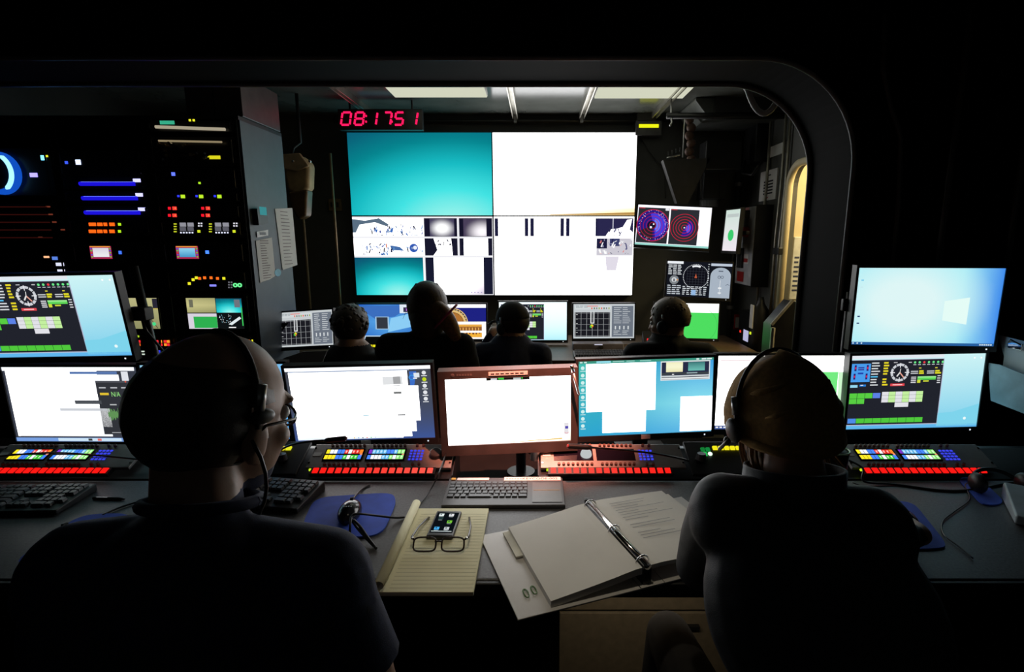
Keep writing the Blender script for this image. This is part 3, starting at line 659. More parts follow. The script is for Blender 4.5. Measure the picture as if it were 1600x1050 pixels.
# slanted arm with bracket beside the upper left monitor
a0, a1 = at(208, 416, 1.99), at(244, 566, 1.99)
t = thing('camera_post', 'slanted black post with a square bracket beside the upper dashboard monitor', 'post', (a1.x+0.06, 1.99, RSH))
MB().tube([a0, a1, (a1.x+0.06, 1.99, RSH+0.012)], 0.016, 8).build('post', BLKM, t, world=True, smooth=True)
MB().span((-0.07, -0.06, 0), (0.07, 0.06, 0.012)).build('base', BLKM, t)
b0 = at(218, 490, 1.975); MB().box(b0, (0.075, 0.05, 0.05)).build('bracket', DGRY, t, world=True, bevel=0.005)
MB().tube([b0, b0+Vector((0.02, 0, -0.07)), b0+Vector((0.075, 0.0, -0.15)), (a1.x+0.02, 1.985, a1.z-0.02)], 0.005, 6).build('support_wire', CAB, t, world=True)
# far row
F1Q = (-1.426, 3.188, 0.963, -12, 10, 5.0)
monitor('monitor', 'small far monitor with a black grid plot, turned towards the room', F1Q, .37, .215, sonar_grid, stand=None)
t = thing('monitor_bracket', 'black bracket joining the small grid-plot monitor to the rack side', 'bracket', (-1.588, F1Q[1]+0.06, F1Q[2]))
MB().span((0.0, -0.03, -0.03), (F1Q[0]+1.588+0.05, -0.005, 0.03)).build('arm', BLKM, t)
monitor('monitor', 'far monitor with a blue ship picture between the seated people', (-1.17, 4.05, 0.872, 0, 4, 0), .48, .27, lcd_ship, base_z=FDZ)
monitor('monitor', 'far monitor with an orange half-circle sonar and orange bar charts', (-0.64, 4.03, 0.876, 0, 4, 0), .48, .27, lcd_sonar_orange, base_z=FDZ)
monitor('monitor', 'far white monitor with a dark dashboard half hidden by the capped person', (-0.036, 4.03, 0.880, 1, 4, 0), .525, .296, lcd_ops_far, base_z=FDZ)
monitor('monitor', 'far monitor with a black grid plot and grey control panel', (0.52, 4.069, 0.874, 2.0, 3.5, 0), .48, .27, sonar_grid, base_z=FDZ)
monitor('monitor', 'far monitor half white and half bright green beside the short-haired person', (1.15, 4.02, 0.885, -8, 3, 0), .48, .27, lcd_green_far, base_z=FDZ)
monitor('radar_monitor', 'far monitor with two round radar plots in blue and red', (0.992, 3.93, 1.598, -10.8, 9.5, -3.3), .525, .295, lcd_radar, stand=None, led=False)
monitor('monitor', 'far dark instrument monitor with a compass circle', (1.243, 4.067, 1.199, -11.3, 4.2, -1.5), .48, .27, lcd_autopilot, stand=None)
monitor('tablet_screen', 'narrow upright white screen with a green dot, turned nearly edge-on', (1.535, 4.24, 1.575, -81, 3, 0), .22, .32, lcd_white_dot, stand=None, led=False, cat='screen')
for lb, x, y, z0, z1 in (('black wall bracket behind the radar monitor', 1.0, 3.985, 1.598, None), ('black wall bracket behind the compass instrument monitor', 1.25, 4.115, 1.199, None)):
    t = thing('monitor_bracket', lb, 'bracket', (x, 4.67, z0))
    MB().span((-0.06, -0.02, -0.09), (0.06, 0.0, 0.09)).build('wall_plate', BLKM, t)
    MB().cyl((0, -0.02, 0), (0, y-4.67+0.01, 0), 0.02).build('arm', BLKM, t)
    MB().box((0, y-4.67, 0), (0.1, 0.02, 0.1)).build('head_plate', BLKM, t)
t = thing('monitor_bracket', 'black wall bracket behind the edge-on white screen', 'bracket', (XW, 4.25, 1.70))
MB().span((-0.20, -0.03, -0.03), (0.0, 0.03, 0.03)).build('arm', BLKM, t)

# centre rack monitor with a wide frame on a jointed arm
M = frame((-0.092, 1.627, 0.958), math.radians(4), math.radians(-2.2), math.radians(1.0))
t = thing('framed_monitor', 'wide-framed dark monitor with a blank white picture and paper label on top', 'monitor', M=M)
m = MB(); w2, h2, o, ot, ob = 0.2, 0.1125, 0.0225, 0.026, 0.036
m.span((-w2-o, -0.006, h2), (w2+o, 0.04, h2+ot)); m.span((-w2-o, -0.006, -h2-ob), (w2+o, 0.04, -h2)); m.span((-w2-o, -0.006, -h2), (-w2, 0.04, h2)); m.span((w2, -0.006, -h2), (w2+o, 0.04, h2)); m.span((-w2, 0.004, -h2), (w2, 0.045, h2))
m.build('housing', mat('dark_bezel_plastic', (0.075, 0.06, 0.055), 0.35), t)
s = Screen(0.4, 0.225); lcd_white(s); s.build(t)
m = MB().span((-0.062, -0.0074, h2+0.008), (0.062, -0.006, h2+0.020)); lab = m.build('paper_label', PAPER, t)
m = MB(); 
for k in range(7): m.span((-0.055+k*0.0155, -0.0079, h2+0.0125), (-0.044+k*0.0155, -0.0074, h2+0.0155))
m.build('label_print', INK, lab)
m = MB()   # faint maker's mark, too blurred to read in the picture
m.ell((-0.175, -0.0064, h2+0.013), (0.006, 0.001, 0.006), nu=8, nv=6)
for k in range(6): m.span((-0.163+k*0.0085, -0.0068, h2+0.010), (-0.157+k*0.0085, -0.006, h2+0.016))
m.build('maker_mark', mat('grey_print', (0.16, 0.13, 0.12), 0.4, bump=0), t)
arm = thing('swivel_mount', 'jointed black metal arm holding the wide-framed monitor', 'monitor mount', (-0.06, 1.78, RSH))
MB().cyl((0, 0, 0), (0, 0, 0.014), 0.05, n=24).build('base', BLKM, arm, smooth=False)
J1, J2, J3 = Vector((-0.06, 1.78, 0.79)), Vector((-0.005, 1.66, 0.795)), Vector((-0.105, 1.70, 0.845))
MB().cyl((-0.06, 1.78, RSH+0.012), (-0.06, 1.78, 0.80), 0.018).build('post', BLKM, arm, world=True)
MB().tube([J1, J2], 0.013, 10).build('lower_link', BLKM, arm, world=True, smooth=True)
MB().tube([J2, J3], 0.013, 10).build('upper_link', BLKM, arm, world=True, smooth=True)
MB().tube([J3, Vector((-0.095, 1.692, 0.955))], 0.012, 10).build('riser', BLKM, arm, world=True, smooth=True)
m = MB().cyl(J2+Vector((0, 0, -0.02)), J2+Vector((0, 0, 0.022)), 0.02, n=16); m.build('joint', ALU, arm, world=True, bevel=0.002)
MB().cyl(J2+Vector((0.005, 0, 0.0)), J2+Vector((0.05, -0.005, 0.028)), 0.012, 0.016, n=12).build('tension_knob', mat('bronze_knob', (0.35, 0.22, 0.16), 0.35, 0.6), arm, world=True)
MB().cyl(J3+Vector((0, 0, -0.015)), J3+Vector((0, 0, 0.02)), 0.019, n=14).build('joint', BLKM, arm, world=True)
MB().box((-0.094, 1.687, 0.955), (0.1, 0.022, 0.1)).build('mount_plate', BLKM, arm, world=True)
# stylus clipped to the frame
p0, p1 = at(893, 571, 1.606), at(905, 618, 1.606)
t = thing('stylus', 'slim metal stylus hanging at the corner of the wide-framed monitor', 'pen', p0)
MB().tube([p0, p0+(p1-p0)*0.22], 0.0055, 10).build('cap', CHROME, t, world=True, smooth=True)
MB().tube([p0+(p1-p0)*0.26, p0+(p1-p0)*0.9, p1], [0.005, 0.0045, 0.0015], 10).build('barrel', ALU, t, world=True, smooth=True)

# ------------------------------------------------------------------ intercom key panels on sloping console risers
SLOPE = math.radians(23); SY0, SZ0 = 1.565, 0.756
def slope_pt(x, d, off=0.0):     # d metres up the slope
    return Vector((x, SY0+d*math.cos(SLOPE)-off*math.sin(SLOPE), SZ0+d*math.sin(SLOPE)+off*math.cos(SLOPE)))
for lb, x0, x1 in (('black sloping console riser carrying the panels beside the bald man', -2.25, -0.275), ('black sloping console riser carrying the panels beside the person in the beanie', 0.005, 1.75)):
    t = thing('console_riser', lb, 'console', ((x0+x1)/2, SY0, DZT)); h = (x1-x0)/2
    y1 = 0.15*math.cos(SLOPE); z1 = 0.15*math.sin(SLOPE)
    MB().prism([(0, RSH-DZT+0.0005), (y1+0.02, RSH-DZT+0.0005), (y1+0.02, z1-0.012), (y1, z1-0.012), (0, 0.0005)], 'x', -h, h).build('body', BLKM, t)
    for xx in (-h-0.004, h+0.0005): MB().prism([(0, RSH-DZT+0.0005), (y1+0.02, RSH-DZT+0.0005), (y1+0.02, z1+0.012), (y1, z1+0.012), (0, 0.012)], 'x', xx, xx+0.0035).build('end_cheek', BLKM, t)
key_me = {}
def keycap(col, k, w, h, d=0.006):
    nm = 'key_%d_%d_%d_%d_%d' % (*col, int(k*10), int(w*10000))
    if nm not in key_me:
        m = MB(); a, b = w/2, h/2; c = 0.82
        vs = [(-a,0,-b),(a,0,-b),(a,0,b),(-a,0,b),(-a*c,-d,-b*c),(a*c,-d,-b*c),(a*c,-d,b*c),(-a*c,-d,b*c)]
        m.add(vs, [(4,5,6,7),(0,1,5,4),(1,2,6,5),(2,3,7,6),(3,0,4,7)]); key_me[nm] = m.mesh('key', led_mat(col, k))
    return key_me[nm]
random.seed(11)
PAL = {'y': (250, 226, 40), 'b': (70, 130, 240), 'w': (235, 240, 246), 'r': (240, 50, 40), 'g': (70, 205, 60), 'o': (250, 130, 40), 'v': (120, 50, 190), 'd': (40, 40, 60), 'c': (110, 190, 240), 's': (180, 180, 170), 'l': (150, 235, 130)}
def panel_lcd(rows, cols_top, cols_bot):
    def fn(s):
        s.rect(0, 0, 1, 1, (10, 10, 16), 0)
        for row, v0, v1 in ((cols_top, .02, .42), (cols_bot, .58, .98)):
            n = len(row)
            for k, ch in enumerate(row):
                if ch == ' ': continue
                s.rect(k/n+.006, v0, (k+1)/n-.004, v1, PAL[ch], 1, 1.15)
                if ch in 'wrgcl': s.rect((k+.25)/n, v0+.12, (k+.7)/n, v0+.2, (255, 255, 255), 2, 1.0); s.rect((k+.3)/n, v0+.24, (k+.6)/n, v0+.3, (255, 255, 240), 2, 1.0)
        s.rect(.94, .42, 1.0, .58, (240, 150, 120), 1)
    return fn
def key_panel(label, x, jog=False, dark=False, W=0.47, red=(255, 26, 22), nkeys=16, lit=1.0, wash=0):
    Hh = 0.105; M = frame(slope_pt(x, 0.03, 0.011), 0, math.pi/2-SLOPE)
    t = thing('intercom_panel', label, 'control panel', M=M, group=None)
    MB().span((-W/2, 0.0, 0.0), (W/2, 0.0108, Hh)).build('faceplate', PANEL, t, bevel=0.002)
    X = lambda u: -W/2+W*u
    for u in (.012, .988):
        for z in (0.02, Hh-0.02): MB().cyl((X(u), -0.002, z), (X(u), 0.001, z), 0.004, n=8).build('screw', CHROME, t)
    # the two displays
    for k, (u0, u1) in enumerate(((.10, .36), (.40, .655))):
        z0, z1 = 0.034, 0.078
        MB().span((X(u0)-.004, -0.0015, z0-.004), (X(u1)+.004, 0.001, z1+.004)).build('display_window', DGLASS, t)
        if not dark:
            s = Screen(X(u1)-X(u0), z1-z0); panel_lcd(2, ('ywwbbrwrro', 'vccccbbcll')[k], ('yyybbgwggb', 'bwwwcclwll')[k])(s); o = s.build(t, 'display'); o.location = ((X(u0)+X(u1))/2, -0.0016, (z0+z1)/2)
    if dark: MB().tube([(X(.32), -0.002, 0.056), (X(.32), -0.012, 0.056)], [0.019, 0.017], 20).build('white_dial', emit('lit_dial', (200, 205, 205), 0.9), t)
    m = MB()
    for r in range(4):
        for cI in range(4):
            m.box((X(.70)+cI*0.0125, -0.001, 0.036+r*0.0125), (0.0078, 0.002, 0.0062))
    m.build('keypad', led_mat((60, 70, 235), 1.0), t)
    if jog: MB().tube([(X(.88), 0, 0.055), (X(.88), -0.014, 0.055), (X(.88), -0.016, 0.055)], [0.021, 0.020, 0.017], 24).build('jog_dial', DGRY, t, smooth=False)
    m = MB()
    for u0, u1, n in ((.11, .37, 8), (.41, .66, 8), (.71, .80, 2)):
        for z in (0.012, Hh-0.010):
            for i in range(n):
                xx = X(u0+(u1-u0)*(i+.5)/n); m.cyl((xx, 0.001, z), (xx, -0.008, z), 0.0052, 0.0045, n=8)
    o = m.build('knob_row', mat('copper_brown_plastic', (0.16, 0.07, 0.05), 0.4), t); o['kind'] = 'stuff'
    MB().span((X(.015), -0.0012, 0.05), (X(.07), 0.001, 0.066)).build('paper_label', PAPER, t)
    # red lit key strip along the lower edge
    SM = frame((0, 0, 0)); MB().span((X(.05), -0.004, -0.030), (X(.90), 0.010, -0.002)).build('key_tray', BLK, t)
    w = (X(.89)-X(.06))/nkeys
    for i in range(nkeys):
        kk = wash*(1-i/nkeys) if wash > 0 else -wash*(i/nkeys)  # keys paler towards the red spot: its wash is put into their colour
        c = (255, int(red[1]+70*kk), int(red[2]+60*kk))
        o = place(keycap(c, lit, w*0.74, 0.021, 0.004), 'key', t, (X(.06)+w*(i+.5), -0.004, -0.016))
    MB().box((X(.045), -0.003, -0.012), (0.006, 0.006, 0.006)).build('status_light', led_mat((200, 230, 40), 1.0), t)
    return t
key_panel('intercom key panel with coloured displays, under the waveform monitor', -1.555)
key_panel('red-washed intercom key panel with coloured displays and a round jog dial', -0.515, jog=True, wash=-1)
key_panel('red-washed intercom key panel with dark displays and one white round dial', 0.245, dark=True, wash=1)
key_panel('intercom key panel with coloured displays, under the lower dashboard monitor', 1.25)
# small talk-back boxes with yellow keys between the panels
def talk_box(label, x, W, keys, extra=None):
    M = frame(slope_pt(x, 0.0, 0.013), 0, math.pi/2-SLOPE); t = thing('talkback_box', label, 'control panel', M=M)
    MB().span((-W/2, 0, 0.002), (W/2, 0.0128, 0.145)).build('faceplate', BLK, t, bevel=0.002)
    for (kx, kz, col, w) in keys: place(keycap(col, 1.0, w, 0.015), 'key', t, (kx, 0, kz))
    if extra: extra(t)
Y_ = (244, 232, 30)
talk_box('black talkback box with five yellow keys and green lit keys', 0.60, 0.21, [(-0.005+i*0.0195, 0.113, Y_, 0.0165) for i in range(5)]+[(-0.048, 0.106, (20, 120, 50), 0.014), (-0.031, 0.106, (20, 130, 60), 0.014), (-0.046, 0.086, (30, 190, 80), 0.014)],
         lambda t: MB().ell((-0.029, -0.003, 0.086), (0.0075, 0.005, 0.0075), nu=12, nv=8).build('round_light', led_mat((215, 255, 215), 1.5), t))
talk_box('black talkback box with three yellow-orange keys and a red light', -0.855, 0.17, [(-0.022+i*0.0215, 0.112, ((250, 190, 30), (244, 226, 30), (226, 226, 40))[i], 0.018) for i in range(3)],
         lambda t: MB().ell((-0.035, -0.003, 0.062), (0.005, 0.004, 0.005), nu=10, nv=6).build('red_light', led_mat((255, 40, 30), 1.6), t))
# gooseneck microphones
def mic(label, base, pts, tip0, tip1):
    t = thing('gooseneck_microphone', label, 'microphone', base)
    b = Vector(base); MB().cyl(b, b+Vector((0, 0, 0.02)), 0.018, 0.014, n=16).build('socket', BLK, t, world=True)
    MB().tube([b+Vector((0, 0, 0.018))]+[Vector(p) for p in pts]+[tip0], 0.0035, 8).build('gooseneck', CAB, t, world=True, smooth=True)
    d = Vector(tip1)-Vector(tip0)
    MB().tube([Vector(tip0)-d*0.1, tip0, Vector(tip0)+d*0.12, tip1], [0.004, 0.007, 0.0085, 0.0085], 12).build('capsule', BLK, t, world=True)
    MB().tube([Vector(tip1), Vector(tip1)+d*0.06], [0.006, 0.005], 10).build('tip', mat('dark_red_foam', (0.3, 0.02, 0.02), 0.7), t, world=True)
def bez(a, b, c, d, n=9):
    a, b, c, d = map(Vector, (a, b, c, d)); r = []
    for i in range(n+1):
        t = i/n; r.append(a*(1-t)**3+b*3*t*(1-t)**2+c*3*t*t*(1-t)+d*t**3)
    return r
g = bez(at(425, 715, 1.66), at(440, 700, 1.62), at(450, 690, 1.58), at(510, 688, 1.56))
mic('black gooseneck microphone with its tip before the icon-column monitor', slope_pt(-0.835, 0.06, 0.016), g[:-1], g[-1], at(540, 685, 1.56))
g = bez(at(1083, 722, 1.62), at(1040, 708, 1.59), at(985, 704, 1.56), at(922, 699, 1.53))
mic('long black gooseneck microphone reaching over the dark-display intercom panel', slope_pt(0.535, 0.062, 0.016), g, g[-1], at(888, 697, 1.52))
# cup beside the beanie
cp = slope_pt(0.99, 0.0); cp = Vector((0.90, 1.50, DZT))
t = thing('drinking_cup', 'dark travel cup with a pale green rim beside the mustard beanie', 'cup', cp)
MB().tube([(0, 0, 0), (0, 0, 0.004), (0, 0, 0.125), (0, 0, 0.122), (0, 0, 0.01)], [0.030, 0.032, 0.040, 0.036, 0.029], 24).build('body', BLK, t, smooth=True)
MB().tube([(0.0395*math.cos(a), 0.0395*math.sin(a), 0.126) for a in [2*math.pi*k/24 for k in range(25)]], 0.0028, 8, cap=False).build('rim', mat('pale_green_plastic', (0.35, 0.6, 0.32), 0.3), t, smooth=True)
# ------------------------------------------------------------------ equipment racks (far room, left)
def atX(px, py, X):
    d = ray(px, py); return Vector((0, 0, CAMH))+d*(X/d.x)
RY, RB, RW = 2.95, 3.43, 0.50
RX = [-1.59, -2.09, -2.59]       # right edges
RTOP = 2.13
for i, lb in enumerate(('black equipment rack with a blue-grey side panel carrying papers', 'black equipment rack holding the three blue light bars', 'black equipment rack holding the round blue lit fan')):
    x1 = RX[i]; x0 = x1-RW
    t = thing('equipment_rack', lb, 'rack', ((x0+x1)/2, RY, 0)); h = RW/2
    sp = RACKP if i == 0 else BLKM
    MB().span((h-0.012, 0.012, 0), (h-0.0005, RB-RY, RTOP)).build('side_panel', sp, t)
    MB().span((-h+0.0005, 0.012, 0), (-h+0.012, RB-RY, RTOP)).build('side_panel', BLKM, t)
    MB().span((-h+0.0005, 0.0, RTOP), (h-0.0005, RB-RY, RTOP+0.02)).build('top_panel', BLKM, t)
    MB().span((-h+0.012, 0.0, 0.0), (h-0.012, RB-RY, 0.05)).build('plinth', BLKM, t)
    MB().span((-h+0.012, RB-RY-0.012, 0.05), (h-0.012, RB-RY, RTOP)).build('back_panel', BLKM, t)
    for sx in (-1, 1): MB().span((sx*(h-0.018)-0.006, 0.0, 0.05), (sx*(h-0.018)+0.006, 0.014, RTOP)).build('rack_rail', BLKM, t)
def zpx(py): return at(250, py, RY).z
LEDM = {}
def led_mesh(col, w, h, k=1.0):
    key = (col, round(w, 4), round(h, 4), k)
    if key not in LEDM: LEDM[key] = MB().box((0, -0.0015, 0), (w, 0.003, h)).mesh('led', led_mat(col, k))
    return LEDM[key]
S_ = 2.95*1.0/820        # metres per picture pixel at the rack front
class Unit:
    def __init__(s, col, y0, y1, label, depth=0.30, matf=None, name='rack_unit', cat='rack unit'):
        x1 = RX[col]; x0 = x1-RW; z1, z0 = zpx(y0), zpx(y1); s.z0, s.z1 = z0, z1
        s.t = thing(name, label, cat, ((x0+x1)/2, RY-0.004, z0))
        s.xc = (x0+x1)/2; h = RW/2-0.026
        MB().span((-h, 0, 0.001), (h, depth, z1-z0-0.001)).build('chassis', matf or BLKM, s.t)
        if z1-z0 > 0.05:
            for sx in (-1, 1): MB().tube([(sx*(h-0.012), 0, 0.012), (sx*(h-0.012), -0.02, 0.016), (sx*(h-0.012), -0.02, z1-z0-0.016), (sx*(h-0.012), 0, z1-z0-0.012)], 0.004, 6).build('handle', BLKM, s.t)
        s.h = h; s.H = z1-z0
    def loc(s, px, py):
        p = at(px, py, RY-0.004); return Vector((p.x-s.xc, 0, p.z-s.z0))
    def led(s, px, py, col, w=4, h=4, k=1.2):
        p = s.loc(px, py); return place(led_mesh(col, w*S_, h*S_, k), 'led', s.t, p)
    def screen(s, px0, py0, px1, py1, paint, rim=None, name='screen'):
        a, b = s.loc(px0, py0), s.loc(px1, py1); c = (a+b)/2; w, hh = abs(b.x-a.x), abs(a.z-b.z)
        q = MB().span((a.x-0.006, -0.004, b.z-0.006), (b.x+0.006, 0.001, a.z+0.006)).build('screen_frame', rim or BLK, s.t)
        sc = Screen(w, hh); paint(sc); o = sc.build(s.t, name); o.location = (c.x, -0.0042, c.z)
GRN, YEL, RED, BLU, ORG, VIO, CYA, WHI = (90, 240, 60), (226, 224, 40), (240, 40, 50), (50, 60, 240), (255, 110, 30), (150, 140, 255), (90, 215, 250), (225, 230, 255)
random.seed(21)
# rack with the papers (column 0)
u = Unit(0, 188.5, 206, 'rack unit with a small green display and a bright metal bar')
u.led(261.5, 191.5, (60, 190, 150), 21, 5, 0.8); u.led(297, 188, YEL, 3, 3); u.led(303, 188, YEL, 3, 3)
MB().tube([u.loc(246, 199)+Vector((0, -0.014, 0)), u.loc(354, 203)+Vector((0, -0.014, 0))], 0.008, 10).build('painted_reflection', emit('bar_reflection_glow', (216, 204, 176), 0.55), u.t, smooth=True)  # bright reflection on the metal bar, put in as a faint emission
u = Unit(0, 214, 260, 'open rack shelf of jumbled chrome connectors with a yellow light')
u.led(336, 246, (220, 214, 30), 16, 5, 1.0)
for i in range(16):
    p = u.loc(random.uniform(252, 326), random.uniform(224, 252)); 
    MB().cyl((p.x, 0, p.z), (p.x+random.uniform(-.01, .01), -random.uniform(0.02, 0.04), p.z+random.uniform(-.006, .006)), random.uniform(0.005, 0.009), n=10).build('connector', CHROME if i % 2 else mat('brass_connector', (0.6, 0.42, 0.2), 0.25, 0.9, bump=0), u.t)
MB().tube([u.loc(252, 221)+Vector((0, -0.02, 0)), u.loc(350, 223)+Vector((0, -0.02, 0))], 0.005, 8).build('painted_reflection', emit('shelf_reflection_glow', (200, 180, 140), 0.45), u.t, smooth=True)  # reflection on the shelf metal, put in as a warm emission
u = Unit(0, 262, 298, 'plain black rack unit with one blue and one green light')
u.led(271, 272, (90, 110, 255), 5, 5, 1.6); u.led(312, 286, (170, 230, 40), 3, 3)
u = Unit(0, 299, 318, 'slim rack unit with three green and blue light pairs')
for x in (280, 308.5, 337): u.led(x-1, 306.5, BLU, 3, 3); u.led(x+6, 307, (180, 225, 40), 6, 5)
u = Unit(0, 319, 343, 'slim rack unit with red light pairs in two rows')
for y in (325.5, 336.5):
    for x in (265, 317): u.led(x, y, (230, 20, 40), 4, 4); u.led(x+8, y, (245, 60, 50), 6, 5); u.led(x+9.5, y, (255, 170, 90), 2, 2)
u = Unit(0, 344, 371, 'rack unit with two square meters of four grey panes each')
for x0 in (280, 335):
    for a in (0, 12):
        for b in (0, 7): u.led(x0+6+a, 351+b, (150, 150, 160) if (a+b) % 2 == 0 else (95, 95, 105), 9, 6, 0.9)
    for k in range(4): u.led(x0-6, 350+k*4, (190, 200, 40), 4, 1.6)
    for k in range(5): u.led(x0+3+k*4.5, 363.5, WHI, 2, 2)
    for a in (0, 4): 
        for b in (0, 4): u.led(x0+31+a, 349+b, (210, 210, 220), 2, 2)
    u.led(x0+31, 361.5, (200, 215, 40), 4, 4)
def mini_blue(s):
    s.rect(0, 0, 1, 1, (170, 40, 80), 0); s.rect(.02, 0, .95, .08, (235, 150, 60), 1)
    for k in range(5): s.rect(.03, .15+k*.16, .1, .25+k*.16, ((60, 90, 230), (90, 200, 80), (220, 60, 60))[k % 3], 1); s.rect(.9, .15+k*.16, .97, .25+k*.16, ((90, 200, 80), (60, 90, 230))[k % 2], 1)
    s.grad(.14, .16, .86, .86, lambda a, b: mix(lin((140, 210, 240)), lin((60, 150, 200)), b), 2, 4, 4)
def mini_white(s):
    mini_blue(s); s.grad(.14, .14, .88, .84, lambda a, b: mix(lin((215, 210, 225)), lin((240, 240, 240)), b), 3, 4, 4)
u = Unit(0, 378, 412, 'rack unit with a small blue picture in a red frame')
u.screen(275, 384.5, 312, 404.5, mini_blue); u.led(324, 394, (70, 130, 255), 5, 5, 1.5)
u = Unit(0, 422, 455, 'rack unit with an arc of yellow and orange lights and two green rings')
for k, (x, y, c) in enumerate(((296, 443, YEL), (302, 437, YEL), (307, 434, YEL), (312, 435, ORG), (320, 434, ORG), (330, 434, ORG), (340, 435, ORG), (350, 435, YEL))): u.led(x, y, c, 4, 4)
u.led(333, 446, (130, 130, 240), 10, 3)
for x in (358, 362): 
    for y in (442, 446, 450): u.led(x, y-1, (120, 120, 130), 2, 2, 0.8)
for x in (368, 375): 
    p = u.loc(x, 445.5); MB().tube([(p.x+0.009*math.cos(a), -0.003, p.z+0.009*math.sin(a)) for a in [2*math.pi*k/14 for k in range(15)]], 0.0035, 6, cap=False).build('ring_light', led_mat((110, 245, 150), 1.2), u.t)
def quad(s):
    s.rect(0, 0, 1, 1, (20, 22, 24), 0)
    s.grad(.0, .0, .52, .47, lambda a, b: mix(lin((206, 200, 140)), lin((120, 124, 80)), abs(b-.45)+a*.2), 1, 6, 4); s.grad(.53, .02, .99, .47, water(.5, 1.0, 1.0), 1, 6, 4)
    s.rect(.0, .5, .52, 1, (215, 210, 222), 1); s.rect(.1, .6, .52, .97, (46, 176, 80), 2); s.rect(.53, .5, .99, .98, (14, 18, 20), 1); blobs(s, .56, .52, .8, .8, 22, [W, (210, 225, 235), (120, 170, 190)], 3); s.poly([(.72, .85), (.93, .6), (.96, .66), (.78, .88)], (225, 235, 238), 3)
    s.rect(.05, .05, .12, .3, (110, 110, 90), 3); s.rect(.86, .05, .96, .3, (110, 115, 125), 3); s.rect(.97, .3, .99, .9, (60, 200, 90), 3); s.rect(.72, .94, .85, .97, W, 4)
u = Unit(0, 458, 520, 'rack monitor split into four pictures, one solid green', name='rack_monitor', cat='monitor')
u.screen(291, 465.5, 383, 513.5, quad)
u = Unit(0, 523, 545, 'rack key panel with a row of red and yellow keys')
for x0, n, cs in ((294, 2, (RED, ORG)), (314, 4, (YEL, YEL)), (337, 4, (ORG, YEL)), (359, 2, (RED, RED)), (373, 2, (RED, RED)), (384, 3, (YEL, ORG))):
    for k in range(n):
        for y in (532.5, 538): u.led(x0+k*4.8, y, cs[k % 2], 3.6, 4, 1.1)
u.led(306, 535, (200, 235, 255), 7, 8, 1.6)
for x in (326, 343): u.led(x, 525, YEL, 3, 3)
# middle rack (column 1)
u = Unit(1, 236, 276, 'black rack unit with one bright white star-like light')
u.led(122.5, 253.5, (200, 215, 255), 7, 7, 2.5); u.led(146, 254, (50, 90, 240), 3, 3) if False else None
for j, (y, x0, x1) in enumerate(((286, 128, 209), (308.5, 132, 213), (331, 136, 217))):
    u = Unit(1, y-10, y+10, ('top', 'middle', 'bottom')[j]+' of three rack units with a long blue light bar')
    a, b = u.loc(x0, y), u.loc(x1, y); MB().tube([(a.x, -0.004, a.z), (b.x, -0.004, a.z)], 0.006, 8).build('light_bar', led_mat((120, 140, 255), 1.8), u.t)
    MB().tube([(a.x-0.01, -0.0015, a.z-0.004), (b.x+0.008, -0.0015, a.z-0.004)], 0.011, 8).build('light_bar_lens', led_mat((30, 20, 230), 0.9), u.t)
    u.led(x1+5, y-4, (190, 190, 255), 11, 5, 1.6)
u = Unit(1, 343, 368, 'rack unit with two rows of glowing orange digits')
for y in (350.5, 361.5):
    for x0, n in ((139, 4), (152, 3), (162, 2), (171, 3)):
        for k in range(n): u.led(x0+1.5+k*2.8, y, (255, 96, 20), 2.2, 5, 1.3)
    u.led(187, y, (170, 225, 30), 4, 4)
u = Unit(1, 378, 412, 'rack unit with a small pale picture in a red frame')
u.screen(140.5, 384.5, 177, 404.5, mini_white); u.led(188, 394.5, (60, 110, 255), 4, 5, 1.4)
def tan(s):
    s.grad(0, 0, 1, 1, lambda a, b: mix(lin((186, 182, 130)), lin((140, 140, 96)), b), 0, 4, 4); s.rect(.84, .02, 1.0, .36, (40, 38, 52), 1); s.rect(.84, .33, 1.0, .36, (200, 180, 90), 2); s.line(.66, .5, .9, .98, .02, (50, 50, 40), 1); s.disc(.82, .84, .06, (70, 220, 140), 2)
u = Unit(1, 458, 520, 'rack monitor with a plain olive picture behind the slanted post', name='rack_monitor', cat='monitor')
u.screen(186, 465.5, 254, 513.5, tan)
u = Unit(1, 523, 562, 'rack key panel with red keys and a blue keypad behind the slanted post')
for x0, n, c in ((213, 2, ORG), (241, 2, RED), (254, 3, (255, 150, 40))):
    for k in range(n):
        for y in (533.5, 538.5): u.led(x0+k*4.6, y, c if (k+int(y)) % 2 else RED, 3.8, 4, 1.1)
for x in (211, 215.5): u.led(x, 525.5, (160, 200, 40), 4, 3)
for a in range(4):
    for b in range(3): u.led(241+a*2.8, 548.5+b*3, (50, 60, 235), 2.2, 2.2)
for a in range(4): u.led(217+a*2.6, 549, (190, 205, 190), 2, 2); u.led(217.5+a*2.6, 553.5, (190, 205, 190), 2, 2)
# left rack (column 2)
u = Unit(2, 232, 306, 'rack unit with a large round blue-lit fan and small lights')
p = u.loc(2, 271)
MB().tube([(p.x, 0, p.z), (p.x, -0.03, p.z), (p.x, -0.035, p.z)], [0.112, 0.112, 0.105], 32).build('fan_ring', led_mat((20, 90, 215), 0.8), u.t)
MB().tube([(p.x, -0.034, p.z), (p.x, -0.04, p.z)], [0.088, 0.085], 32).build('fan_hub', mat('dark_blue_plastic', (0.01, 0.05, 0.10), 0.3), u.t)
MB().tube([(p.x+0.093*math.cos(a), -0.038, p.z+0.1*math.sin(a)) for a in [math.radians(-58+116*k/16) for k in range(17)]], [0.004]+[0.011]*15+[0.004], 8).build('light_arc', led_mat((150, 225, 255), 1.6), u.t)
u.led(68, 246.5, (120, 225, 250), 7, 7, 2.0); u.led(73, 244, YEL, 4, 3); u.led(53, 273.5, (150, 140, 255), 11, 6, 2.0); u.led(104, 254, (60, 90, 250), 4, 4)
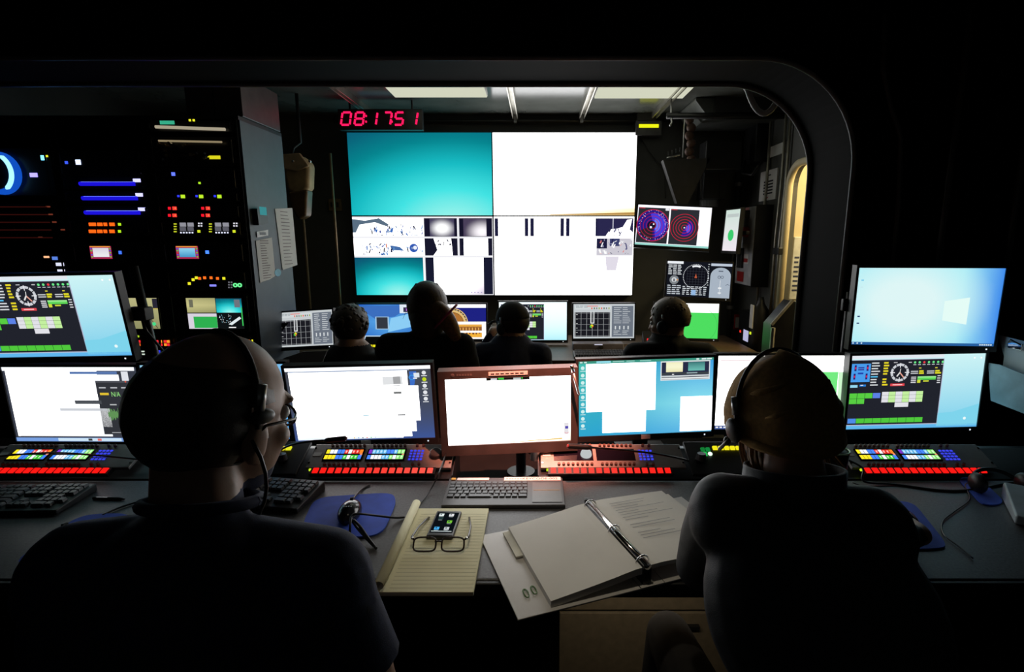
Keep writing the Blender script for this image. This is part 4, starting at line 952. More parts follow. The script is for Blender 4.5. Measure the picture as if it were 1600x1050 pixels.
for k in range(5):
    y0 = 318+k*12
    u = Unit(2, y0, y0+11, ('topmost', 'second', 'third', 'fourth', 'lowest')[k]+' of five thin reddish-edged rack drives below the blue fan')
    m = MB().span((-u.h+0.02, -0.004, u.H*0.44), (u.h-0.06, 0, u.H*0.58)); m.build('edge_glow', emit('red_edge_glow', (70, 22, 18), 0.45), u.t)  # dim emission stands in for reddish light on the drive lip
    u.led(random.uniform(60, 100), y0+5, (150, 70, 50), 6, 2, 0.5)
u = Unit(2, 396, 436, 'rack unit with a stack of small white lights')
for x, y, c, w, h in ((73, 401.5, (255, 190, 140), 8, 3), (86, 403.5, (90, 130, 225), 8, 5), (94, 413, WHI, 12, 5), (96, 423.5, WHI, 11, 5), (100, 430, WHI, 4, 4)): u.led(x, y, c, w, h, 1.0)
# red-lit box on top of the rack, hose ring behind
t = thing('cable_box', 'dark box above the rack edge catching a red glow', 'box', (-1.72, 2.98, RTOP+0.022))
MB().prism([(-0.16, 0.0), (0.14, 0.0), (0.14, 0.22), (-0.16, 0.22)], 'y', 0.0, 0.42).build('box', mat('dark_satin_metal', (0.10, 0.08, 0.08), 0.3, 0.2), t, bevel=0.004)
MB().span((-0.01, -0.003, 0.005), (-0.004, 0.0, 0.215)).build('seam', BLK, t)
# papers, tags and a small box on the rack's side panel
XS = -1.5895
def side_sheet(name, label, cat, pts, m=PAPER, th=0.002, extra=None):
    q = [atX(px, py, XS) for px, py in pts]; c = sum(q, Vector())/len(q); t = thing(name, label, cat, (XS+0.001, c.y, c.z))
    b = MB().prism([(p.y-c.y, p.z-c.z) for p in q], 'x', 0, th).build('sheet', m, t); 
    if extra: extra(t, q, c)
    return t
def dots(t, q, c):
    m = MB(); y0, y1 = min(p.y for p in q)-c.y, max(p.y for p in q)-c.y; z0, z1 = min(p.z for p in q)-c.z, max(p.z for p in q)-c.z
    for k in range(16): 
        z = z1-(z1-z0)*(k+1.5)/18; m.span((0.0021, y0*0.5, z), (0.0026, y1*random.uniform(0.1, 0.5), z+0.004))
    m.build('print', mat('faded_ink', (0.25, 0.2, 0.2), 0.8, bump=0), t)
side_sheet('paper_sheet', 'long pale paper sheet hanging on the rack side panel', 'paper', [(429, 326), (456, 325), (464, 414), (441, 422)], extra=dots)
side_sheet('paper_sheet', 'shorter pale paper sheet with ragged lower edge under a small tag', 'paper', [(399, 376), (424, 371), (430, 431), (420, 437), (410, 440), (406, 442)], extra=dots)
side_sheet('paper_tag', 'small white tag with a black slot on the rack side panel', 'tag', [(400, 362), (418, 359), (418, 368), (401, 371)], WHT, 0.003, lambda t, q, c: MB().span((0.003, -0.035, -0.008), (0.0036, 0.035, 0.008)).build('slot', BLK, t))
side_sheet('mounted_timer', 'small black box with a teal window on the rack side panel', 'device', [(393, 326), (409, 328), (411, 349), (396, 352)], BLK, 0.03, lambda t, q, c: MB().span((0.03, -0.03, 0.01), (0.031, 0.045, 0.055)).build('window', emit('teal_window', (70, 160, 165), 0.7), t))
side_sheet('round_badge', 'small round blue badge below the papers on the rack side panel', 'badge', [(433+5*math.cos(a), 426+6*math.sin(a)) for a in [2*math.pi*k/12 for k in range(12)]], mat('blue_badge', (0.1, 0.4, 0.55), 0.4), 0.004)
# ------------------------------------------------------------------ wall clock
ck = thing('digital_clock', 'long black wall clock with red glowing digits above the video wall', 'clock', (0, 4.21, 0))
p0, p1 = at(527, 171, 4.15), at(660, 200, 4.15)
MB().span((p0.x, -0.055, p1.z-0.012), (p1.x, 0.0, p0.z+0.005)).build('case', BLK, ck, bevel=0.004)
REDD = led_mat((255, 22, 84), 1.6)
SEG = {'0': 'abcdef', '1': 'bc', '8': 'abcdefg', '7': 'abc', '5': 'afgcd'}
def digit(ch, px0, px1, py0, py1):
    a, b = at(px0, py1, 4.15), at(px1, py0, 4.15); w, h = b.x-a.x, b.z-a.z; r = 0.0072; sl = 0.018
    P = {'tl': (0.0, 1.0), 'tr': (1.0, 1.0), 'ml': (0.0, .5), 'mr': (1.0, .5), 'bl': (0, 0), 'br': (1, 0)}
    ends = {'a': ('tl', 'tr'), 'b': ('tr', 'mr'), 'c': ('mr', 'br'), 'd': ('bl', 'br'), 'e': ('ml', 'bl'), 'f': ('tl', 'ml'), 'g': ('ml', 'mr')}
    g = None
    for s_ in SEG[ch]:
        q0, q1 = [Vector(P[k]) for k in ends[s_]]; d = (q1-q0)*0.1; q0, q1 = q0+d, q1-d
        V = lambda q: (a.x+q.x*w+q.y*sl, -0.058, a.z+q.y*h)
        MB().tube([V(q0), V(q1)], r, 8).build('digit_segment', REDD, ck)
for ch, x0, x1 in (('0', 532.5, 545), ('8', 553.5, 565.5), ('1', 574, 586), ('7', 598, 608.5), ('5', 616, 627.5), ('1', 637, 649)):
    digit(ch, x0, x1, 175.5, 195)
for x in (p0.x+0.08, p1.x-0.08): MB().cyl((x, -0.02, p0.z), (x, -0.02, ZCF-0.001), 0.008, n=8).build('hanger_rod', BLKM, ck)
for x in (571.8, 612.4):
    for y in (181, 190):
        p = at(x, y, 4.15); MB().box((p.x, -0.057, p.z), (0.010, 0.008, 0.012)).build('colon_dot', REDD, ck)
# ------------------------------------------------------------------ things between rack and video wall
t = thing('hanging_bag', 'tan bag hanging in the gap behind the rack', 'bag', at(468, 290, 4.0))
p = at(468, 290, 4.0); TAN = mat('tan_canvas', (0.50, 0.34, 0.16), 0.6)
MB().prism([(-0.10, 0.19), (0.04, 0.21), (0.11, 0.15), (0.09, -0.02), (0.02, -0.10), (-0.07, -0.04)], 'y', -0.06, 0.06).build('pouch', TAN, t, bevel=0.03, seg=3)
MB().prism([(-0.06, -0.05), (0.085, -0.03), (0.06, -0.22), (0.0, -0.25), (-0.05, -0.16)], 'y', -0.07, 0.04).build('side_pocket', mat('brown_canvas', (0.18, 0.10, 0.04), 0.35), t, bevel=0.02, seg=3)
MB().prism([(-0.11, 0.12), (0.02, 0.09), (0.11, 0.13), (0.05, 0.22), (-0.09, 0.21)], 'y', -0.075, -0.05).build('flap', mat('light_tan_canvas', (0.6, 0.42, 0.24), 0.6), t, bevel=0.01)
MB().tube([p+Vector((-0.06, -0.02, 0.14)), p+Vector((0.0, -0.05, 0.26)), p+Vector((0.03, 0.0, 0.3)), Vector((p.x+0.03, p.y, ZCF-0.001))], 0.012, 6).build('strap', RUB, t, smooth=True, world=True)
for px in (452, 478): 
    q = at(px+6, 252, 3.93); MB().ell(q, (0.012, 0.012, 0.012), nu=8, nv=6).build('buckle', CHROME, t, world=True, smooth=True)
for i, (px, lb) in enumerate(((473, 'thin tan upright edge beside the rack behind the bag'), (522, 'thin tan upright edge next to the video wall and wall plate'))):
    a, b = at(px, 330, 4.5), at(px+4, 500, 4.5); tag(MB().tube([(a.x, 4.5, 2.2), (a.x, 4.5, FDZ+0.001)], 0.012, 8).build('wall_conduit', BRASS), lb, 'conduit')
p = at(524, 320, 4.66); t = thing('switch_plate', 'dull brass wall switch plate beside the blue-green screen', 'switch', p)
MB().span((-0.055, -0.012, -0.05), (0.055, 0.012, 0.05)).build('plate', BRASS, t, bevel=0.004); 
for x in (-0.025, 0.025): MB().span((x-0.008, -0.02, -0.02), (x+0.008, -0.011, 0.02)).build('toggle', BLKM, t)
# ------------------------------------------------------------------ right side of the far room
p0, p1 = at(993, 189, 4.60), at(1033, 212, 4.60)
t = thing('wall_readout', 'grey wall box with a glowing yellow bar display', 'display box', ((p0.x+p1.x)/2, 4.67, (p0.z+p1.z)/2)); h = (p1.x-p0.x)/2; v = (p0.z-p1.z)/2
MB().span((-h, -0.09, -v), (h, 0, v)).build('case', MGRY, t, bevel=0.005); MB().span((-h*0.76, -0.094, v*0.02), (h*0.74, -0.089, v*0.48)).build('bar_display', emit('yellow_bar', (232, 236, 20), 1.1), t)
MB().span((-h*0.9, -0.09, v+0.002), (h*0.55, -0.02, v+0.10)).build('upper_box', FARW, t)
a, b = at(1087, 140, 4.1), at(1200, 184, 4.1)
t = thing('ventilation_box', 'large grey sheet-metal duct box under the far ceiling', 'duct', ((a.x+XW)/2, 4.1, b.z)); h = (XW-a.x)/2-0.004
MB().prism([(-h, 0.12), (-h+0.10, 0.0), (h, 0.0), (h, ZCF-b.z-0.003), (-h, ZCF-b.z-0.003)], 'y', 0.0, 0.5).build('body', mat('grey_duct_metal', (0.17, 0.18, 0.17), 0.4, 0.3), t, bevel=0.006)
MB().span((-h+0.14, -0.012, 0.02), (h-0.01, 0.001, 0.20)).build('front_cover', DGRY, t, bevel=0.004)
t = thing('hook_bar', 'dark bar with hanging hook under the grey ventilation box', 'bar', (1.2, 4.06, 2.40))
a, b = at(1046, 181, 4.06), at(1190, 183, 4.06)
MB().tube([(a.x-0.02, 4.06, a.z), (XW-0.001, 4.06, a.z)], 0.022, 10).build('bar', BLKM, t, world=True, smooth=True)
MB().tube([(a.x+0.01, 4.06, ZCF-0.002), (a.x+0.01, 4.06, a.z), (a.x+0.015, 4.04, a.z-0.05), (a.x+0.0, 4.03, a.z-0.075)], 0.007, 8).build('hook', ALU, t, world=True, smooth=True)
t = thing('cable_chain', 'brown woven cable bundle hanging beside the dark ceiling equipment', 'cable', at(1078, 235, 4.25))
for k in range(9):
    p = at(1077+(k % 2)*3, 187+k*12.5, 4.28); MB().ell(p, (0.038, 0.03, 0.035), nu=8, nv=6).build('link', mat('brown_cable', (0.13, 0.07, 0.05), 0.5), t, world=True, smooth=True)
MB().tube([at(1070, 186, 4.25), at(1069, 200, 4.25), at(1067, 246, 4.25)], 0.006, 6).build('guide_wire', ALU, t, world=True)
t = thing('projector_hood', 'large dark funnel-shaped hood hanging by the radar monitor', 'hood', at(1085, 300, 4.35))
a, b, c_, d_ = at(1036, 250, 4.25), at(1110, 247, 4.25), at(1075, 318, 4.25), at(1058, 318, 4.25)
m = MB(); q = [a, b, c_, d_]; m.add([v for v in q]+[v+Vector((0.02, 0.16, 0.01)) for v in q], [(0,1,2,3)[::-1], (4,5,6,7), (0,1,5,4), (1,2,6,5), (2,3,7,6), (3,0,4,7)]); m.build('funnel', DGRY, t, world=True)
MB().tube([at(1042, 247, 4.24), at(1062, 242, 4.24)], 0.009, 8).build('front_rail', CHROME, t, world=True)
for k in range(4): 
    p = at(1044+k*6, 243-k*2, 4.24); MB().cyl(p, p+Vector((0, 0, 0.03)), 0.005, n=6).build('bolt', CHROME, t, world=True)
MB().box(at(1125, 245, 4.34), (0.28, 0.18, 0.22)).build('upper_case', BLKM, t, world=True, bevel=0.01)
t = thing('dark_loudspeaker', 'black box loudspeaker on a short grey neck above the radar monitor', 'loudspeaker', at(1110, 290, 4.42))
MB().box(at(1112, 288, 4.56), (0.19, 0.18, 0.26)).build('cabinet', BLK, t, world=True, bevel=0.008)
p = at(1108, 314, 4.56); MB().cyl(p+Vector((0, 0, -0.05)), p+Vector((0, 0, 0.05)), 0.075, 0.08, n=20).build('neck', MGRY, t, world=True)
for px in (1095, 1124): 
    MB().tube([at(px, 266, 4.47), at(px+1, 308, 4.47)], 0.006, 6).build('bracket_rod', STEELP, t, world=True)
# pipes and conduits in the corner and along the right wall
for i, (px, lb, r, Y) in enumerate(((1153, 'thick grey upright pipe with clamps behind the edge-on white screen', 0.022, 4.62), (1040, 'thin bent cable running down the wall beside the video wall', 0.006, 4.64))):
    if i == 0:
        a = at(px, 300, Y); t = thing('upright_pipe', lb, 'pipe', (a.x, Y, 0)); MB().cyl((0, 0, 0), (0, 0, 2.3), r).build('tube', STEELP, t, smooth=True)
        for z in (0.9, 1.25, 1.6, 1.95): MB().cyl((0, 0, z), (0, 0, z+0.03), r*1.35).build('clamp', ALU, t)
    else:
        t = tag(MB().tube([at(1000, 215, Y), at(1025, 250, Y), at(1039, 265, Y), at(1040, 310, Y)], r, 6).build('wall_cable', STEELP, smooth=True), lb, 'cable')
for i, (px, lb) in enumerate(((1199, 'bare steel conduit on the wall between switch box and doorway'), (1222, 'bare steel conduit bending beside the doorway frame'), (1229, 'bare steel conduit hugging the hinge side of the doorway'))):
    y = XW/((px-840)/820/1.03); tag(MB().tube([(XW-0.02, y, 2.5), (XW-0.02, y-0.01, 1.9), (XW-0.02, y+0.012, 1.5), (XW-0.02, y, 0.9)], 0.011, 8).build('wall_conduit', mat('bare_conduit_steel', (0.45, 0.42, 0.34), 0.35, 0.6), smooth=True), lb, 'conduit')
# switch box on the right wall
t = thing('switch_box', 'silver-fronted wall switch box with a red knob and warning labels', 'switch box', (XW, 4.28, 1.40))
z1, z0 = at(1170, 322, 4.28).z-1.40, at(1170, 446, 4.28).z-1.40
MB().span((-0.13, -0.17, z0), (-0.001, 0.17, z1)).build('case', BLKM, t)
fx = -0.1305
MB().span((fx-0.004, -0.165, z0+0.01), (fx, 0.165, z1-0.01)).build('front_plate', mat('silver_grey_paint', (0.5, 0.5, 0.52), 0.35, 0.0), t)
MB().span((fx-0.0055, -0.04, z1-0.07), (fx-0.004, 0.12, z1-0.012)).build('pink_label', mat('pink_label', (0.7, 0.25, 0.28), 0.6), t)
MB().cyl((fx, -0.03, z1-0.20), (fx-0.05, -0.03, z1-0.20), 0.045, 0.035, n=20).build('red_knob', REDP, t)
MB().box((fx-0.05, -0.09, z1-0.21), (0.03, 0.15, 0.03)).build('lever', BLK, t, bevel=0.006)
MB().span((fx-0.005, -0.05, z1-0.345), (fx-0.004, 0.06, z1-0.30)).build('white_label', WHT, t)
MB().span((fx-0.005, -0.09, z1-0.45), (fx-0.004, 0.07, z1-0.375)).build('warning_label', PAPER, t)
MB().span((fx-0.006, -0.08, z1-0.44), (fx-0.005, 0.06, z1-0.41)).build('warning_stripe', REDP, t)
MB().span((fx-0.025, 0.0, z0+0.14), (fx-0.004, 0.10, z0+0.30)).build('breaker_cover', BLK, t, bevel=0.005)
MB().span((fx-0.006, -0.02, z0+0.03), (fx-0.004, 0.12, z0+0.11)).build('red_label', REDP, t)
# signs above it
def wall_sign(name, label, cat, px0, py0, px1, py1, Y, m, ex=None):
    z1, z0 = at((px0+px1)/2, py0, Y).z, at((px0+px1)/2, py1, Y).z; w = 0.15
    t = thing(name, label, cat, (XW, Y, (z0+z1)/2)); h = (z1-z0)/2
    MB().span((-0.012, -w, -h), (-0.001, w, h)).build('board', m, t); 
    if ex: ex(t, w, h)
def sign_print(t, w, h):
    m = MB()
    for k in range(5): m.span((-0.0126, -w*0.6, h*(0.2-0.2*k)), (-0.0121, w*0.5, h*(0.2-0.2*k)+0.012))
    m.span((-0.0126, -w*0.3, h*0.62), (-0.0121, w*0.3, h*0.70)); m.build('print', INK, t); MB().prism([(-0.03, -h*0.78), (0.03, -h*0.78), (0.0, -h*0.9)], 'x', -0.0128, -0.0121).build('red_triangle', REDP, t)
wall_sign('wall_sign', 'tall white notice with print and a red triangle above the switch box', 'sign', 1168, 266, 1186, 313, 4.22, PAPER, sign_print)
wall_sign('wall_sign', 'small white notice on the dark junction box higher up', 'sign', 1178, 226, 1191, 243, 4.12, PAPER)
t = thing('junction_box', 'black junction box with a looped cable above the tall white notice', 'box', (XW, 4.42, at(1175, 225, 4.4).z))
MB().span((-0.10, -0.13, -0.15), (-0.001, 0.13, 0.15)).build('case', BLKM, t, bevel=0.006)
MB().tube([(-0.11, 0.05, -0.12), (-0.14, 0.0, -0.22), (-0.11, -0.12, -0.25), (-0.06, -0.18, -0.15)], 0.012, 8).build('cable_loop', CAB, t, smooth=True)
# clutter low on the right wall
t = thing('panel_phone', 'dark wall panel with a small lit display and red light', 'wall panel', (XW, 4.25, at(1168, 525, 4.25).z))
MB().span((-0.09, -0.16, -0.14), (-0.001, 0.16, 0.20)).build('case', BLKM, t, bevel=0.005)
MB().span((-0.092, -0.06, -0.04), (-0.09, 0.04, 0.05)).build('display', emit('pale_display', (190, 190, 225), 0.9), t); MB().span((-0.093, 0.10, 0.01), (-0.09, 0.12, 0.03)).build('red_light', led_mat((250, 50, 40), 1.2), t)
t = thing('hazard_plate', 'small red and white hazard plate low on a stand-off by the pipe', 'sign', at(1152, 503, 4.5)); 
MB().box((0, 0, 0), (0.055, 0.006, 0.13)).build('plate', REDP, t); MB().box((0.0, -0.004, -0.005), (0.035, 0.002, 0.09)).build('print', PAPER, t)
p = at(1152, 503, 4.5); MB().cyl((p.x, 4.504, p.z-0.02), (p.x, 4.67, p.z-0.02), 0.008).build('stand_off', BLKM, t, world=True)
t = thing('black_extinguisher', 'dark cylinder bottle with a white tag and yellow light near the doorway', 'bottle', (XW-0.09, 4.0, at(1198, 500, 3.95).z-0.25))
MB().tube([(0, 0, 0), (0, 0, 0.01), (0, 0, 0.32), (0, 0, 0.37), (0, 0, 0.42)], [0.05, 0.062, 0.062, 0.03, 0.02], 20).build('bottle', BLK, t, smooth=True)
MB().span((-0.066, -0.03, 0.18), (-0.060, 0.03, 0.36)).build('white_tag', PAPER, t); MB().box((-0.064, 0.0, 0.14), (0.006, 0.02, 0.02)).build('yellow_light', led_mat((200, 220, 40), 1.2), t); MB().span((-0.01, -0.02, 0.05), (0.089, 0.02, 0.12)).build('wall_clip', BLKM, t)
# whiteboard leaf leaning in the doorway, sloping tray
t = thing('hanging_whiteboard', 'white board with handwritten lines hanging in the doorway', 'whiteboard', (2.1, 4.03, 1.3))
# board hangs on the corridor wall, seen through the doorway
q0, q1 = at(1241, 370, 4.02), at(1268, 468, 4.02)
MB().span((q0.x, 4.018, q1.z), (q1.x+0.25, 4.038, q0.z)).build('board', mat('white_board', (0.62, 0.63, 0.62), 0.3), t, world=True, bevel=0.006)
m = MB()
random.seed(4)
for k in range(8):
    z = q0.z-(q0.z-q1.z)*(0.34+0.075*k)
    for j in range(4):
        x = q0.x+0.015+j*0.06; m.span((x, 4.0165, z), (x+random.uniform(0.03, 0.052), 4.018, z+0.014))
m.build('handwriting', mat('blue_black_ink', (0.03, 0.04, 0.10), 0.7, bump=0), t, world=True)
t = thing('sloping_tray', 'dark sloping tray with pale edges standing before the doorway', 'tray', (1.55, 3.2, 0))
a, b, c_, d_ = at(1205, 508, 3.3), at(1238, 470, 3.3), at(1262, 474, 3.3), at(1258, 560, 3.3)
e_ = at(1205, 560, 3.3)
m = MB(); q = [a, b, c_, d_, e_]; n = len(q)
m.prism([(v.x, v.z) for v in [a, b, c_]]+[(c_.x, 0.0), (a.x, 0.0)], 'y', 3.3, 3.42).build('case', mat('dark_tray_metal', (0.03, 0.03, 0.032), 0.35, 0.3), t, world=True, bevel=0.004)
MB().tube([a+Vector((0, -0.006, 0.004)), b+Vector((0, -0.006, 0.004))], 0.010, 6).build('pale_edge', mat('pale_edge', (0.5, 0.48, 0.42), 0.4, 0.3), t, world=True)
MB().tube([at(1208, 512, 3.29), (at(1208, 512, 3.29).x, 3.29, 0.3)], 0.014, 6).build('pale_edge', mat('pale_edge', (0.5, 0.48, 0.42), 0.4, 0.3), t, world=True)
# hose looping under the round corner of the opening, conduits on the dark bulkhead
q = bez(at(1168, 140, 2.62), at(1180, 178, 2.60), at(1196, 192, 2.60), at(1214, 158, 2.58), 12)
q2 = [Vector((q[0].x-0.02, 2.63, PZ+0.04))]+q+[Vector((q[-1].x+0.01, 2.56, PZ+0.05))]
t = thing('hose_loop', 'pale grey hose sagging in a loop under the round corner of the opening', 'hose', q2[0]); MB().tube(q2, 0.014, 10).build('hose', mat('pale_hose', (0.38, 0.36, 0.34), 0.4), t, world=True, smooth=True)
MB().box((q2[0].x+0.06, 2.55, PZ+0.08), (0.28, 0.14, 0.04)).build('hanger_strap', BLKM, t, world=True)
q = [at(px, py, 2.135) for px, py in ((1383, 20), (1380, 110), (1392, 165), (1408, 215), (1404, 320), (1396, 400), (1388, 520))]
tag(MB().tube(q, 0.010, 8).build('bulkhead_cable', mat('grey_cable', (0.07, 0.065, 0.06), 0.4, bump=0), smooth=True), 'dark grey cable bending down the black bulkhead beside the opening', 'cable')
for px, lb in ((1480, 'dark upright conduit on the black bulkhead behind the window-logo monitor'), (1590, 'dark upright conduit at the far end of the black bulkhead')):
    p = at(px, 300, 2.13); tag(MB().cyl((p.x, 2.13, 0.7), (p.x, 2.13, 2.66), 0.014, n=10).build('bulkhead_conduit', STEELP, smooth=True), lb, 'conduit')
# ------------------------------------------------------------------ things on the front desk
D1 = DZT+0.0005
def flat(name, label, cat, pts, th, m, z=D1, bevel=0.0, part='sheet', rnd=0.0):
    q = [atZ(px, py, z) for px, py in pts]
    if rnd:                                  # round the corners of the outline
        r = []
        n = len(q)
        for i, p in enumerate(q):
            a, b = q[i-1]-p, q[(i+1) % n]-p; la, lb = min(rnd, a.length*0.45), min(rnd, b.length*0.45); A, B = p+a.normalized()*la, p+b.normalized()*lb
            for k in range(6): t = k/5; r.append(A*(1-t)**2+p*2*t*(1-t)+B*t*t)
        q = r
    c = sum(q, Vector())/len(q); t = thing(name, label, cat, (c.x, c.y, z))
    area2 = sum(q[i-1].x*q[i].y-q[i].x*q[i-1].y for i in range(len(q)))
    if area2 < 0: q = q[::-1]
    MB().prism([(p.x-c.x, p.y-c.y) for p in q], 'z', 0, th).build(part, m, t, bevel=bevel)
    return t
flat('mouse_mat', 'blue mouse mat under the mouse between keyboard and legal pad', 'mouse mat', [(492, 779), (612, 771), (620, 784), (598, 836), (556, 842), (470, 826)], 0.004, MATB, part='foam_sheet', rnd=0.05)
flat('mouse_mat', 'blue mouse mat beside the bald man\'s shoulder', 'mouse mat', [(125, 806), (205, 803), (215, 880), (14, 886)], 0.004, MATB, part='foam_sheet', rnd=0.05)
flat('mouse_mat', 'blue mouse mat under the hand of the person in the beanie', 'mouse mat', [(1365, 786), (1425, 784), (1480, 853), (1470, 859), (1400, 860), (1360, 830)], 0.004, MATB, part='foam_sheet', rnd=0.05)
flat('mouse_mat', 'blue mouse mat beside the pale keypad at the desk end', 'mouse mat', [(1494, 748), (1528, 746), (1572, 788), (1536, 792)], 0.004, MATB, part='foam_sheet', rnd=0.04)
# keyboards
_kc = {}
def keymesh(w, d, h, m):
    k = (round(w, 4), round(d, 4), m.name)
    if k not in _kc:
        a, b, c = w/2, d/2, 0.80; vs = [(-a,-b,0),(a,-b,0),(a,b,0),(-a,b,0),(-a*c,-b*c,h),(a*c,-b*c,h),(a*c,b*c,h),(-a*c,b*c,h)]
        _kc[k] = MB().add(vs, [(4,5,6,7),(0,1,5,4),(1,2,6,5),(2,3,7,6),(3,0,4,7)]).mesh('key', m)
    return _kc[k]
KEYM = mat('grey_key_plastic', (0.10, 0.10, 0.105), 0.4, bump=0)
KEYB = mat('black_key_plastic', (0.05, 0.05, 0.052), 0.38, bump=0)
def keyboard(label, c, yaw, w, d, blocks, km, pitch=0.019, th=0.014, kh=0.008, tilt=4, body=BLK):
    M = Matrix.Translation(Vector(c)) @ Matrix.Rotation(math.radians(yaw), 4, 'Z')
    t = thing('keyboard', label, 'keyboard', M=M); tl = math.tan(math.radians(tilt)); z0 = 0.012
    m = MB(); h1 = th; h2 = th+d*tl
    m.prism([(-d/2, 0), (d/2, 0), (d/2, h2), (-d/2, h1)], 'x', -w/2, w/2); m.build('case', body, t, bevel=0.003)
    for (x0, y0, rows) in blocks:
        for j, row in enumerate(rows):
            x = x0
            for kw in row:
                if kw > 0:
                    yy = y0-j*pitch; place(keymesh(kw*pitch-0.002, pitch-0.002, kh, km), 'key', t, (x+kw*pitch/2, yy, th+(yy+d/2)*tl), (math.radians(tilt), 0, 0))
                x += abs(kw)*pitch
    return t
ROWS = [[1, -1]+[1]*4+[-.5]+[1]*4+[-.5]+[1]*4, [1]*13+[2], [1.5]+[1]*12+[1.5], [1.75]+[1]*11+[2.25], [2.25]+[1]*10+[2.75], [1.25, 1.25, 1.25, 6.25, 1.25, 1.25, 1.25, 1.25]]
NAV = [[1, 1, 1], [1, 1, 1], [1, 1, 1], [-3], [-1, 1, -1], [1, 1, 1]]
NUM = [[1, 1, 1, 1], [1, 1, 1, 1], [1, 1, 1, 1], [1, 1, 1, -1], [1, 1, 1, 1], [2, 1, -1]]
p = atZ(20, 795, DZT); k1 = keyboard('black keyboard with worn grey keys behind the bald man\'s mouse mat', (-1.565, 1.405, D1), 2, 0.46, 0.145, [(-0.22, 0.052, ROWS), (0.075, 0.052, NAV), (0.142, 0.052, NUM)], KEYM)
k2 = keyboard('black keyboard partly hidden behind the bald man, blue light on its keys', (-0.885, 1.455, D1), -9, 0.46, 0.145, [(-0.22, 0.052, ROWS), (0.075, 0.052, NAV), (0.142, 0.052, NUM)], KEYM, tilt=6)
# compact keyboard with touchpad and labels
kc = keyboard('compact black keyboard with touchpad and a white KEYCODE-002 label', (-0.098, 1.453, D1), 0.5, 0.352, 0.158, [(-0.168, 0.042, [[1.0]*13, [1.0]*13, [1.3]+[1]*11+[0.7], [1.6]+[1]*10+[1.4], [1.2, 1, 1, 4.2, 1, 1, 1, 1, 1.6]])], KEYB, pitch=0.0182, th=0.012, kh=0.004, tilt=3, body=mat('charcoal_keyboard_plastic', (0.055, 0.05, 0.05), 0.4))
kz = lambda y: 0.012+(y+0.079)*math.tan(math.radians(3))+0.0006
def on_kc(x0, y0, x1, y1, th, name, m):
    z0, z1 = kz(y0), kz(y1); b = MB(); b.add([(x0,y0,z0),(x1,y0,z0),(x1,y1,z1),(x0,y1,z1),(x0,y0,z0+th),(x1,y0,z0+th),(x1,y1,z1+th),(x0,y1,z1+th)], [(0,3,2,1),(4,5,6,7),(0,1,5,4),(1,2,6,5),(2,3,7,6),(3,0,4,7)]); return b.build(name, m, kc)
on_kc(0.082, -0.066, 0.168, 0.045, 0.001, 'touchpad', mat('grey_touchpad', (0.10, 0.09, 0.085), 0.35))
on_kc(0.086, -0.002, 0.164, 0.000, 0.0016, 'orange_line', mat('orange_line', (0.5, 0.28, 0.06), 0.5))
lb = on_kc(-0.005, 0.057, 0.170, 0.0785, 0.0012, 'keycode_label', PAPER)
def flat_text(st, x0, y0, x1, h, zf, parent, m, name='lettering', off=0.0020):
    pv, f, asp = text_geo(st); b = MB(); b.add([(x0+a*(x1-x0), y0+c*h, zf(y0+c*h)+off) for a, c in pv], f); return b.build(name, m, parent)
flat_text('KEYCODE-002', 0.052, 0.0625, 0.160, 0.011, kz, lb, INK, off=0.0016)
m = MB()
for k in range(6): m.span((0.001+k*0.0085, 0.066, kz(0.068)+0.0012), (0.007+k*0.0085, 0.069, kz(0.068)+0.0017))
m.build('small_print', mat('faded_ink', (0.25, 0.2, 0.2), 0.8, bump=0), lb)
on_kc(-0.150, 0.060, -0.052, 0.0745, 0.0012, 'blank_label', PAPER); on_kc(-0.168, 0.062, -0.155, 0.0735, 0.002, 'yellow_tag', mat('amber_tag', (0.75, 0.42, 0.03), 0.5))
# legal pad with rolled-back pages
pad = thing('legal_pad', 'yellow-cream legal pad with its front pages rolled back along one edge', 'notepad', (-0.245, 1.182, D1))
PADM = mat('cream_pad_paper', (0.78, 0.74, 0.50), 0.8, scale=5, var=0.06, bump=0.03)
MB().span((-0.108, -0.178, 0), (0.108, 0.178, 0.010)).build('sheets', PADM, pad, bevel=0.001)
m = MB()
for k in range(24): m.span((-0.075, -0.165+k*0.0135, 0.0101), (0.106, -0.1645+k*0.0135, 0.0103))
m.build('ruled_lines', mat('pad_rule', (0.62, 0.62, 0.46), 0.8, bump=0), pad)['kind'] = 'stuff'
sp = []
for k in range(30):
    a = math.radians(-90-k*15); r = 0.0135-0.00022*k; sp.append((-0.093+r*math.cos(a)*1.05, 0.0245+r*math.sin(a)))
m = MB(); n = len(sp)
m.add([(x, -0.178, z) for x, z in sp]+[(x, 0.180, z) for x, z in sp], [(i, i+1, n+i+1, n+i) for i in range(n-1)])
o = m.build('rolled_pages', PADM, pad, smooth=True); sd = o.modifiers.new('thick', 'SOLIDIFY'); sd.thickness = 0.0012
